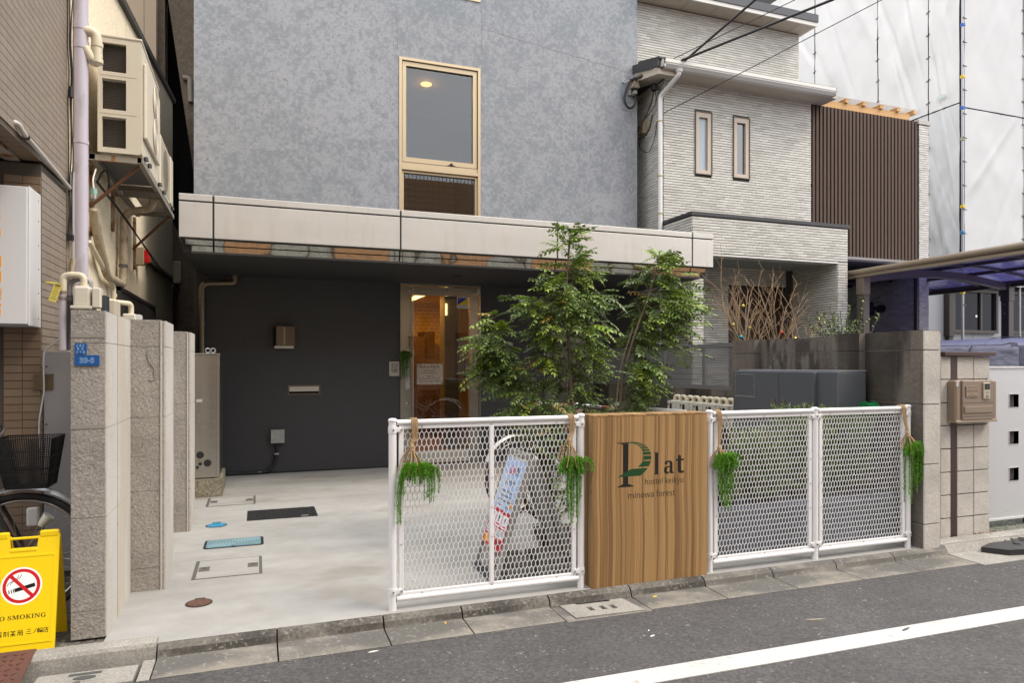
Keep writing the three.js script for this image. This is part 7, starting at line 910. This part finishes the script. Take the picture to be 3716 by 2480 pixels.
// ------------------------------------------------------------------ buildings across the street: what the window and the mirror trim show
{
  const b = thing('opposite_building', 'brown tiled apartment building across the street, behind the viewer', 'building', [2, 0, 7]);
  const wallM = std([0.46, 0.26, 0.13], 0.6), gr = std([0.12, 0.08, 0.05], 0.9), ZO = 4.6;
  const ws = []; for (const x of [-5.5, -2.6, 0.3, 3.4, 6.4, 9.6]) for (const y of [0.9, 3.7]) ws.push([x, y, x + 1.7, y + 1.55]);
  obj('wall', [prismZ([[-9, 0], [14, 0], [14, 7.6], [-9, 7.6]], ZO, ZO + 0.3, ws.map(([a, c, d, e]) => [[a, c], [d, c], [d, e], [a, e]])), box(-9, 7.0, ZO + 0.3, 14, 7.2, 12)], wallM, b);
  const jt = []; for (let y = 0.2; y < 7.55; y += 0.2) jt.push(box(-9, y, ZO - 0.004, 14, y + 0.014, ZO + 0.002)); for (let x = -9; x < 14; x += 0.2) jt.push(box(x, 0, ZO - 0.003, x + 0.014, 7.6, ZO + 0.002)); stuff(obj('tile_joint', jt, gr, b));
  const wf = std([0.06, 0.03, 0.02], 0.5), cu = std([0.52, 0.54, 0.5], 0.8); for (const [a, c, d, e] of ws) { const w = obj('window', [box(a, c, ZO + 0.05, a + 0.06, e, ZO + 0.12), box(d - 0.06, c, ZO + 0.05, d, e, ZO + 0.12), box((a + d) / 2 - 0.04, c, ZO + 0.05, (a + d) / 2 + 0.04, e, ZO + 0.12), box(a, e - 0.06, ZO + 0.05, d, e, ZO + 0.12), box(a, c, ZO + 0.05, d, c + 0.06, ZO + 0.12)], wf, b); const cp = []; for (let i = 0; i < 14; i++) cp.push(bar([a + 0.07 + i * 0.12, c + 0.05, ZO + 0.2], [a + 0.07 + i * 0.12, e - 0.05, ZO + 0.2], 0.07, 0.07, 8)); obj('curtain', cp, cu, w); }
  const rl = []; for (let x = -9; x <= 14; x += 0.13) rl.push(box(x, 7.6, ZO + 0.02, x + 0.025, 7.95, ZO + 0.05)); rl.push(box(-9, 7.93, ZO, 14, 7.99, ZO + 0.07)); obj('roof_railing', rl, std([0.05, 0.045, 0.045], 0.5), b);
  obj('cornice', [box(-9, 6.1, ZO - 0.12, 14, 6.2, ZO - 0.006)], gr, b);
}
// ------------------------------------------------------------------ young evergreen ash trees with feathered leaves behind the sign
struct(obj('planting_bed', [prismY([[1.95, -3.92], [2.72, -3.92], [3.4, -4.3], [3.3, -5.2], [2.1, -5.2], [1.93, -4.5]], 0.002, 0.045)], soil));
const leafGreen = phys(0xffffff, 0.45, { transmission: 0.25, thickness: 0, side: THREE.DoubleSide, specularIntensity: 1 });
function leaflet(L, W, fold = 0.18) { // one pointed leaflet along +x with a folded midrib
  const P = [[0, 0, 0], [L * 0.3, 0, 0], [L * 0.65, -0.03 * L, 0], [L, -0.16 * L, 0]], hw = [0, W * 0.5, W * 0.42, 0], pos = [], idx = []; P.forEach(([x, y], i) => { pos.push(x, y, 0, x, y + hw[i] * fold, hw[i], x, y + hw[i] * fold, -hw[i]); }); for (let i = 0; i < 3; i++) { const a = i * 3, b = a + 3; idx.push(a, a + 1, b, a + 1, b + 1, b, a, b, a + 2, a + 2, b, b + 2); } const g = new THREE.BufferGeometry(); g.setAttribute('position', new THREE.Float32BufferAttribute(pos, 3)); g.setIndex(idx); g.computeVertexNormals(); return g;
}
function pinnate(n, L, W, len, seed) { const r = rng(seed), parts = []; const droop = (s) => -0.35 * s * s * len; for (let i = 0; i < n; i++) { const s = 0.25 + 0.75 * i / (n - 1 || 1), x = s * len * 0.92, k = Math.sin(0.5 + s * 2.1) * 0.35 + 0.7; for (const side of [-1, 1]) { const g = leaflet(L * k, W * k); g.rotateX((r() - 0.5) * 0.5); g.rotateZ(-0.1 - 0.35 * r()); g.rotateY(side * (0.95 + 0.2 * r())); g.translate(x, droop(s), 0); parts.push(g); } } const e = leaflet(L * 0.95, W * 0.9); e.rotateZ(-0.5); e.translate(len * 0.95, droop(1), 0); parts.push(e); const st = []; for (let i = 0; i < 4; i++) st.push(bar([len * i / 4, droop(i / 4), 0], [len * (i + 1) / 4, droop((i + 1) / 4), 0], 0.0012, 0.001, 4, false)); const g = merge([...parts, ...st]); return g; }
const pinA = pinnate(5, 0.043, 0.019, 0.16, 801), pinB = pinnate(4, 0.045, 0.021, 0.13, 802);
function ashTree(label, trunks, lobes, count, seed) {
  const t = thing('ash_tree', label, 'tree', [trunks[0][0][0], 0.02, trunks[0][0][2]]), r = rng(seed), bark = std(0xffffff, 0.85, 0, { map: ctex(64, 128, 0.1, 0.3, (u, v) => mix3([0.11, 0.08, 0.055], [0.24, 0.18, 0.12], fbm(u, v, 5, 9, 3, seed))) });
  const curves = trunks.map((p) => new THREE.CatmullRomCurve3(p.map((q) => V(...q))));
  curves.forEach((c) => { const g = new THREE.TubeGeometry(c, 40, 1, 8), pa = g.attributes.position, n = g.attributes.normal; const rad = (s) => lerp(0.017, 0.004, s); for (let i = 0; i <= 40; i++) { const q = c.getPointAt(i / 40); for (let j = 0; j <= 8; j++) { const k = i * 9 + j; pa.setXYZ(k, q.x + n.getX(k) * rad(i / 40), q.y + n.getY(k) * rad(i / 40), q.z + n.getZ(k) * rad(i / 40)); } } obj('trunk', [g], bark, t); });
  const A = [], B = [], ca = [], cb = [], tw = [];
  const tones = [[0.105, 0.165, 0.024], [0.13, 0.2, 0.028], [0.155, 0.235, 0.03], [0.075, 0.125, 0.022]], fresh = [[0.24, 0.35, 0.03], [0.3, 0.4, 0.035], [0.2, 0.3, 0.03]];
  for (const [cx, cy, cz, rx, ry, rz, w, up] of lobes) {
    const n = Math.round(count * w);
    for (let i = 0; i < n; ) { // twigs from the nearest trunk out to the lobe, each carrying a few leaves
      const u = r() * 6.283, s = Math.acos(1 - 2 * r()), k = Math.cbrt(0.25 + 0.75 * r()), ex = cx + rx * k * Math.sin(s) * Math.cos(u), ey = cy + ry * k * Math.cos(s), ez = cz + rz * k * Math.sin(s) * Math.sin(u);
      let best = null, bd = 9; for (const c of curves) for (let q = 0.3; q <= 1.0001; q += 0.05) { const p = c.getPointAt(Math.min(q, 1)), d = Math.hypot(p.x - ex, p.y + 0.12 - ey, p.z - ez); if (d < bd) { bd = d; best = p; } }
      const mid = V(lerp(best.x, ex, 0.55), lerp(best.y, ey, 0.45) + 0.03, lerp(best.z, ez, 0.55)), cur = new THREE.QuadraticBezierCurve3(best, mid, V(ex, ey, ez)); tw.push(new THREE.TubeGeometry(cur, 5, 0.0022, 4));
      const m = 4 + Math.floor(r() * 4), isTip = k > 0.9 && r() < 0.3;
      for (let q = 0; q < m; q++, i++) { const f = 0.35 + 0.65 * (q + 1) / m, p = cur.getPoint(f), dir = cur.getTangent(f), yaw = Math.atan2(-dir.z, dir.x) + (q === m - 1 ? 0 : (q % 2 ? 1 : -1) * (0.5 + r() * 0.6)) + (r() - 0.5) * 0.4, pit = 0.9 * (r() - 0.5) + (up || 0) * 0.5, sc = 0.66 + 0.5 * r(), M = new THREE.Matrix4().compose(p, new THREE.Quaternion().setFromEuler(new THREE.Euler((r() - 0.5) * 0.9, yaw, pit, 'YZX')), V(sc, sc, sc));
        const c = isTip || (up && r() < 0.4) ? fresh[Math.floor(r() * 3)] : r() < 0.012 ? [0.42, 0.25, 0.02] : tones[Math.floor(r() * 4)], kk = 0.8 + 0.45 * r(), col = lin(c[0] * kk, c[1] * kk, c[2] * kk); if (r() < 0.6) { A.push(M); ca.push(col); } else { B.push(M); cb.push(col); } } } }
  stuff(obj('twigs', tw, std([0.09, 0.07, 0.04], 0.8), t)); copiesAt('foliage', pinA, leafGreen, t, A, ca); copiesAt('foliage', pinB, leafGreen, t, B, cb);
  return t;
}
ashTree('slender evergreen tree with the tallest crown, centre of the group behind the wooden sign', [[[2.36, 0.02, -4.7], [2.31, 0.6, -4.72], [2.24, 1.05, -4.75], [2.2, 1.5, -4.75], [2.19, 2.0, -4.75], [2.22, 2.38, -4.75]], [[2.26, 0.02, -4.65], [2.245, 0.7, -4.7], [2.21, 1.1, -4.78], [2.14, 1.6, -4.85], [2.08, 1.88, -4.85]]],
  [[2.218, 2.35, -4.75, 0.03, 0.093, 0.04, 0.03, 1.2], [2.213, 2.18, -4.75, 0.08, 0.139, 0.08, 0.05, 0.9], [2.195, 2.0, -4.75, 0.2, 0.124, 0.18, 0.12, 0.3], [2.195, 1.84, -4.77, 0.35, 0.139, 0.28, 0.22], [2.195, 1.66, -4.78, 0.34, 0.155, 0.3, 0.22], [2.23, 1.47, -4.77, 0.27, 0.139, 0.26, 0.15], [2.26, 1.25, -4.74, 0.27, 0.155, 0.22, 0.12], [1.84, 1.79, -4.8, 0.1, 0.062, 0.1, 0.04, 0.5], [2.28, 1.06, -4.72, 0.26, 0.124, 0.2, 0.06]], 780, 811);
ashTree('evergreen tree leaning to the right beside the perforated screen', [[[2.66, 0.02, -4.8], [2.69, 0.7, -4.84], [2.74, 1.2, -4.9], [2.86, 1.6, -4.9], [3.0, 1.95, -4.9], [3.09, 2.28, -4.9]], [[2.60, 0.02, -4.76], [2.62, 0.8, -4.8], [2.70, 1.3, -4.86], [2.84, 1.65, -4.9]]],
  [[3.091, 2.25, -4.9, 0.03, 0.078, 0.04, 0.04, 1.2], [3.091, 2.13, -4.9, 0.12, 0.093, 0.1, 0.06, 0.7], [3.12, 1.99, -4.9, 0.27, 0.124, 0.2, 0.14, 0.2], [3.14, 1.83, -4.9, 0.3, 0.139, 0.26, 0.22], [3.06, 1.66, -4.9, 0.28, 0.139, 0.26, 0.19], [2.92, 1.45, -4.88, 0.18, 0.171, 0.2, 0.13], [2.86, 1.21, -4.86, 0.13, 0.202, 0.16, 0.12], [2.80, 1.02, -4.84, 0.15, 0.155, 0.15, 0.07], [3.44, 1.82, -4.9, 0.09, 0.078, 0.1, 0.05, 0.6], [3.36, 1.5, -4.9, 0.1, 0.093, 0.1, 0.03, 0.3]], 720, 812);
ashTree('low evergreen tree spreading left across the entrance', [[[2.22, 0.02, -4.66], [2.17, 0.6, -4.7], [2.08, 0.95, -4.78], [1.92, 1.22, -4.85], [1.76, 1.42, -4.9], [1.66, 1.62, -4.9]]],
  [[1.656, 1.66, -4.9, 0.07, 0.078, 0.1, 0.08, 0.7], [1.656, 1.49, -4.9, 0.15, 0.109, 0.2, 0.24], [1.787, 1.32, -4.88, 0.18, 0.109, 0.2, 0.22], [1.64, 1.345, -4.9, 0.12, 0.109, 0.15, 0.14], [1.86, 1.13, -4.82, 0.16, 0.109, 0.16, 0.12], [1.98, 1.0, -4.78, 0.16, 0.109, 0.14, 0.1], [1.80, 0.98, -4.78, 0.16, 0.093, 0.12, 0.06]], 440, 813);
{ // creeping ground shrubs at the foot of the trees
  const mk = (name, label, C, R, n, seed) => { const t = thing(name, label, 'shrub', [C[0], 0.03, C[2]]), r = rng(seed), A = [], ca = [], tw = []; for (let i = 0; i < n / 4; i++) { const a = r() * 6.283, k = Math.sqrt(r()), e = V(C[0] + Math.cos(a) * R[0] * k, C[1] + (r() - 0.4) * R[1] * 1.6, C[2] + Math.sin(a) * R[2] * k), cur = new THREE.QuadraticBezierCurve3(V(C[0] + (r() - .5) * 0.1, 0.03, C[2] + (r() - .5) * 0.1), V(lerp(C[0], e.x, 0.4), e.y * 0.7, lerp(C[2], e.z, 0.4)), e); tw.push(new THREE.TubeGeometry(cur, 5, 0.0022, 4)); for (let q = 0; q < 4; q++) { const f = 0.55 + 0.45 * (q + 1) / 4, p = cur.getPoint(f), M = new THREE.Matrix4().compose(p, new THREE.Quaternion().setFromEuler(new THREE.Euler((r() - .5), r() * 6.28, (r() - .4) * 0.8, 'YZX')), V(0.8, 0.8, 0.8).multiplyScalar(0.6 + 0.5 * r())); A.push(M); const c = r() < 0.06 ? [0.3, 0.22, 0.02] : [[0.06, 0.11, 0.02], [0.09, 0.15, 0.022], [0.14, 0.22, 0.03]][Math.floor(r() * 3)]; ca.push(lin(...c)); } } stuff(obj('twigs', tw, std([0.07, 0.05, 0.03], 0.8), t)); copiesAt('foliage', pinB, leafGreen, t, A, ca); };
  mk('leafy_shrub', 'dense low shrub above the left fence rail next to the wooden sign', [1.95, 0.93, -4.55], [0.28, 0.16, 0.2], 210, 821); mk('leafy_shrub', 'leafy shrub rising over the wooden sign in front of the bicycles', [2.62, 1.0, -4.75], [0.3, 0.10, 0.2], 80, 822); mk('leafy_shrub', 'small shrub showing between the poster stand and the wooden sign', [1.98, 0.55, -4.6], [0.16, 0.3, 0.16], 90, 823);
}
// ------------------------------------------------------------------ planter with rosemary-like bushes behind the right fence
tag(obj('planter', [rbox(2.86, 0, -4.30, 4.565, 0.36, -3.94, 0.006)], std(0xffffff, 0.6, 0, { map: ctex(128, 128, 1.5, 0.5, (u, v) => { const k = 0.9 + 0.2 * fbm(u, v, 4, 4, 4, 831); return [0.095 * k, 0.105 * k, 0.135 * k]; }) })), 'long blue grey planter box behind the right fence', 'planter');
{
  const needle = new THREE.ConeGeometry(0.0034, 0.034, 4, 1); needle.scale(1, 1, 0.5); needle.translate(0, 0.013, 0);
  const bush = (label, C, R, n, dry, seed) => { const t = thing('needle_bush', label, 'bush', [C[0], 0.36, C[2]]), r = rng(seed), m = [], c = [], tw = []; for (let i = 0; i < n; i++) { const a = r() * 6.283, k = Math.sqrt(r()), b = V(C[0] + (r() - .5) * R[0] * 0.8, 0.36, C[2] + (r() - .5) * 0.1), e = V(C[0] + Math.cos(a) * R[0] * k, 0.36 + R[1] * (r() < 0.25 ? -0.15 : 0.15 + 0.85 * r()), C[2] + Math.sin(a) * R[2] * k), cur = new THREE.QuadraticBezierCurve3(b, V(lerp(b.x, e.x, 0.3), lerp(b.y, e.y, 0.7), lerp(b.z, e.z, 0.4)), e); tw.push(new THREE.TubeGeometry(cur, 6, 0.002, 4)); const isDry = r() < dry; for (let q = 0; q < 46; q++) { const f = 0.15 + 0.85 * r(), p = cur.getPoint(f), d = cur.getTangent(f); const qn = new THREE.Quaternion().setFromUnitVectors(V(0, 1, 0), d.add(V((r() - .5) * 2.4, (r() - .3) * 1.6, (r() - .5) * 2.4)).normalize()); const s = 0.8 + 0.6 * r(); m.push(new THREE.Matrix4().compose(p, qn, V(1.15, s, 1.15))); const kk = 0.7 + 0.6 * r(), cc = isDry ? [0.22, 0.19, 0.10] : r() < 0.4 ? [0.19, 0.29, 0.06] : r() < 0.35 ? [0.03, 0.06, 0.018] : [0.10, 0.165, 0.04]; c.push(lin(cc[0] * kk, cc[1] * kk, cc[2] * kk)); } } stuff(obj('stems', tw, std([0.08, 0.055, 0.035], 0.9), t)); copiesAt('needles', needle, std(0xffffff, 0.6), t, m, c); };
  bush('dark needle-leaved bush at the left end of the planter box', [3.1, 0.36, -4.12], [0.24, 0.34, 0.14], 190, 0.03, 841);
  bush('needle-leaved bush with a dry grey patch, second from the left in the planter', [3.46, 0.36, -4.12], [0.3, 0.55, 0.15], 420, 0.14, 842);
  bush('tall dense needle-leaved bush right of the middle fence post', [3.88, 0.36, -4.14], [0.33, 0.7, 0.15], 700, 0.02, 843);
  bush('needle-leaved bush at the right end of the planter box', [4.3, 0.36, -4.14], [0.27, 0.66, 0.14], 560, 0.03, 844);
}
// ------------------------------------------------------------------ bare tree with baubles, and an evergreen shrub, over the boundary wall
{
  const t = thing('bare_tree', 'leafless many-stemmed tree with pale twigs above the boundary wall', 'tree', [5.45, 0, -6.5]), r = rng(851), twig = std(0xffffff, 0.9, 0, { map: ctex(64, 64, 0.1, 0.1, (u, v) => mix3([0.16, 0.115, 0.075], [0.27, 0.21, 0.145], fbm(u, v, 8, 8, 3, 852))) });
  const limb = (p, d, L, rad, lv, out) => { const q = V(p.x + d.x * L, p.y + d.y * L, p.z + d.z * L), m = V((p.x + q.x) / 2 + (r() - .5) * 0.05 * L, (p.y + q.y) / 2, (p.z + q.z) / 2 + (r() - .5) * 0.05 * L), c = new THREE.QuadraticBezierCurve3(p, m, q), r1 = rad * 0.62, g = new THREE.TubeGeometry(c, 5, 1, lv > 1 ? 5 : 8), pa = g.attributes.position, n = g.attributes.normal, R = lv > 1 ? 6 : 9; for (let i = 0; i <= 5; i++) { const o = c.getPointAt(i / 5), k = lerp(rad, r1, i / 5); for (let j = 0; j < R; j++) { const x = i * R + j; pa.setXYZ(x, o.x + n.getX(x) * k, o.y + n.getY(x) * k, o.z + n.getZ(x) * k); } } out[lv].push(g); if (lv >= 3) return; rad = Math.max(rad, 0.0026); const nb = lv === 0 ? 5 : lv === 1 ? 4 : 3; for (let i = 0; i < nb; i++) { const f = lv === 0 ? 0.72 + 0.28 * (i + 1) / nb : 0.3 + 0.7 * (i + 1) / nb, o = c.getPoint(f), sp = lv === 0 ? 0.38 : 0.62, side = (i % 2 ? 1 : -1); const nd = d.clone().add(V(side * sp * (0.6 + 0.6 * r()), 0.12 * r(), (r() - .5) * sp * 1.4)).normalize(); limb(o, nd, L * (lv === 0 ? 0.36 : lv === 1 ? 0.42 : 0.4) * (0.75 + 0.5 * r()), Math.max(0.0022, r1 * 0.7), lv + 1, out); } };
  const out = [[], [], [], []]; const base = V(5.42, 0.0, -6.5); for (const [dx, dz, L, dxo] of [[-0.10, 0.05, 1.8, -0.14], [-0.06, 0, 2.0, -0.10], [-0.03, -0.05, 2.1, -0.02], [0.05, 0.03, 2.05, 0.07], [0.12, -0.03, 2.0, 0.16], [0.17, 0.05, 1.85, 0.21]]) limb(V(base.x + dxo, 0, base.z + dz * 2), V(dx, 1, dz).normalize(), L * 0.8, 0.019, 0, out);
  for (const g of out[0]) obj('stem', [g], twig, t); for (const g of out[1]) obj('branch', [g], twig, t); stuff(obj('twigs', [...out[2], ...out[3]], std([0.3, 0.2, 0.115], 0.9), t));
  const ball = (label, x, y, z, rad, col) => { const b = thing('bauble', label, 'bauble', [x, y, z]); obj('ball', [new THREE.SphereGeometry(rad, 20, 14).translate(x, y, z)], std(col, 0.18, 0.6), b); obj('hook', [bar([x, y + rad * 0.9, z], [x, y + rad * 1.25, z], rad * 0.28, rad * 0.28, 10), bar([x, y + rad * 1.2, z], [x, y + rad * 3, z], 0.0015, 0.0015, 5)], std([0.5, 0.42, 0.1], 0.3, 0.8), b); };
  ball('red bauble on the bare tree', 5.60, 1.715, -6.35, 0.021, [0.5, 0.008, 0.01]); ball('teal blue bauble low on the left of the bare tree', 5.0, 1.655, -6.3, 0.022, [0.01, 0.22, 0.28]); ball('gold bauble highest on the left side of the bare tree', 5.03, 2.0, -6.3, 0.018, [0.5, 0.38, 0.06]); ball('gold bauble on the leftmost stem of the bare tree', 4.9, 1.79, -6.3, 0.017, [0.42, 0.32, 0.07]); ball('pale gold bauble on a twig right of the red one', 5.75, 1.65, -6.3, 0.019, [0.6, 0.52, 0.15]); ball('gold bauble just above the wall in the middle of the bare tree', 5.32, 1.61, -6.3, 0.019, [0.55, 0.42, 0.05]); ball('small gold bauble between the left stems of the bare tree', 5.12, 1.76, -6.3, 0.013, [0.5, 0.38, 0.04]);
}
{
  const t = thing('evergreen_shrub', 'small-leaved evergreen shrub above the boundary wall, right of the bare tree', 'shrub', [6.05, 0, -5.9]), r = rng(861), m = [], c = [], st = [];
  const lf = leaflet(0.036, 0.015, 0.1);
  const shoot = (x0, y0, x1, y1, n) => { const z0 = -5.9 + (r() - .5) * 0.3, cur = new THREE.QuadraticBezierCurve3(V(x0, y0, z0), V(lerp(x0, x1, 0.35), lerp(y0, y1, 0.6), z0 + (r() - .5) * 0.1), V(x1, y1, z0 + (r() - .5) * 0.15)); st.push(new THREE.TubeGeometry(cur, 8, 0.0028, 5)); for (let i = 0; i < n; i++) { const f = 0.1 + 0.9 * (i + r()) / n, p = cur.getPoint(f), q = new THREE.Quaternion().setFromEuler(new THREE.Euler((r() - .5) * 0.8, i * 2.4 + r(), 0.55 + 0.5 * r(), 'YZX')), s = 0.8 + 0.6 * r(); m.push(new THREE.Matrix4().compose(p, q, V(s, s, s))); const cc = f > 0.78 && r() < 0.6 ? [0.2, 0.27, 0.05] : [[0.04, 0.07, 0.025], [0.07, 0.11, 0.045], [0.11, 0.15, 0.075]][Math.floor(r() * 3)], k = 0.8 + 0.4 * r(); c.push(lin(cc[0] * k, cc[1] * k, cc[2] * k)); } };
  for (const [x0, x1, y1] of [[6.0, 5.62, 1.80], [6.0, 5.66, 1.88], [5.9, 5.70, 1.70], [6.0, 5.75, 1.93], [6.02, 5.83, 1.97], [6.05, 5.9, 1.9], [6.08, 6.0, 1.86], [6.1, 6.07, 1.82], [6.1, 6.16, 1.95], [6.12, 6.25, 2.1], [6.12, 6.2, 1.98], [6.15, 6.42, 1.86], [6.15, 6.46, 1.92], [6.15, 6.35, 1.75], [6.12, 6.3, 1.7], [6.05, 5.95, 1.75], [6.0, 5.8, 1.75], [6.08, 6.1, 1.72], [6.1, 6.2, 1.68], [5.95, 5.72, 1.64], [6.0, 5.9, 1.68], [6.0, 6.02, 1.66]]) { shoot(x0, 1.25, x1, y1, 42); shoot(x0 + (r() - .5) * 0.1, 1.3, x1 + (r() - .5) * 0.1, y1 - 0.06 * r() - 0.03, 34); }
  for (const x of [5.95, 6.05, 6.12]) obj('stem', [bar([6.05, 0, -5.9], [x, 1.35, -5.9], 0.012, 0.006, 8)], std([0.12, 0.09, 0.06], 0.9), t); stuff(obj('twigs', st, std([0.12, 0.12, 0.06], 0.8), t)); copiesAt('foliage', lf, std(0xffffff, 0.4, 0, { side: THREE.DoubleSide }), t, m, c);
}
scene.traverse((o) => { if (o.isMesh) { o.castShadow = true; o.receiveShadow = true; } });
renderer.render(scene, camera);
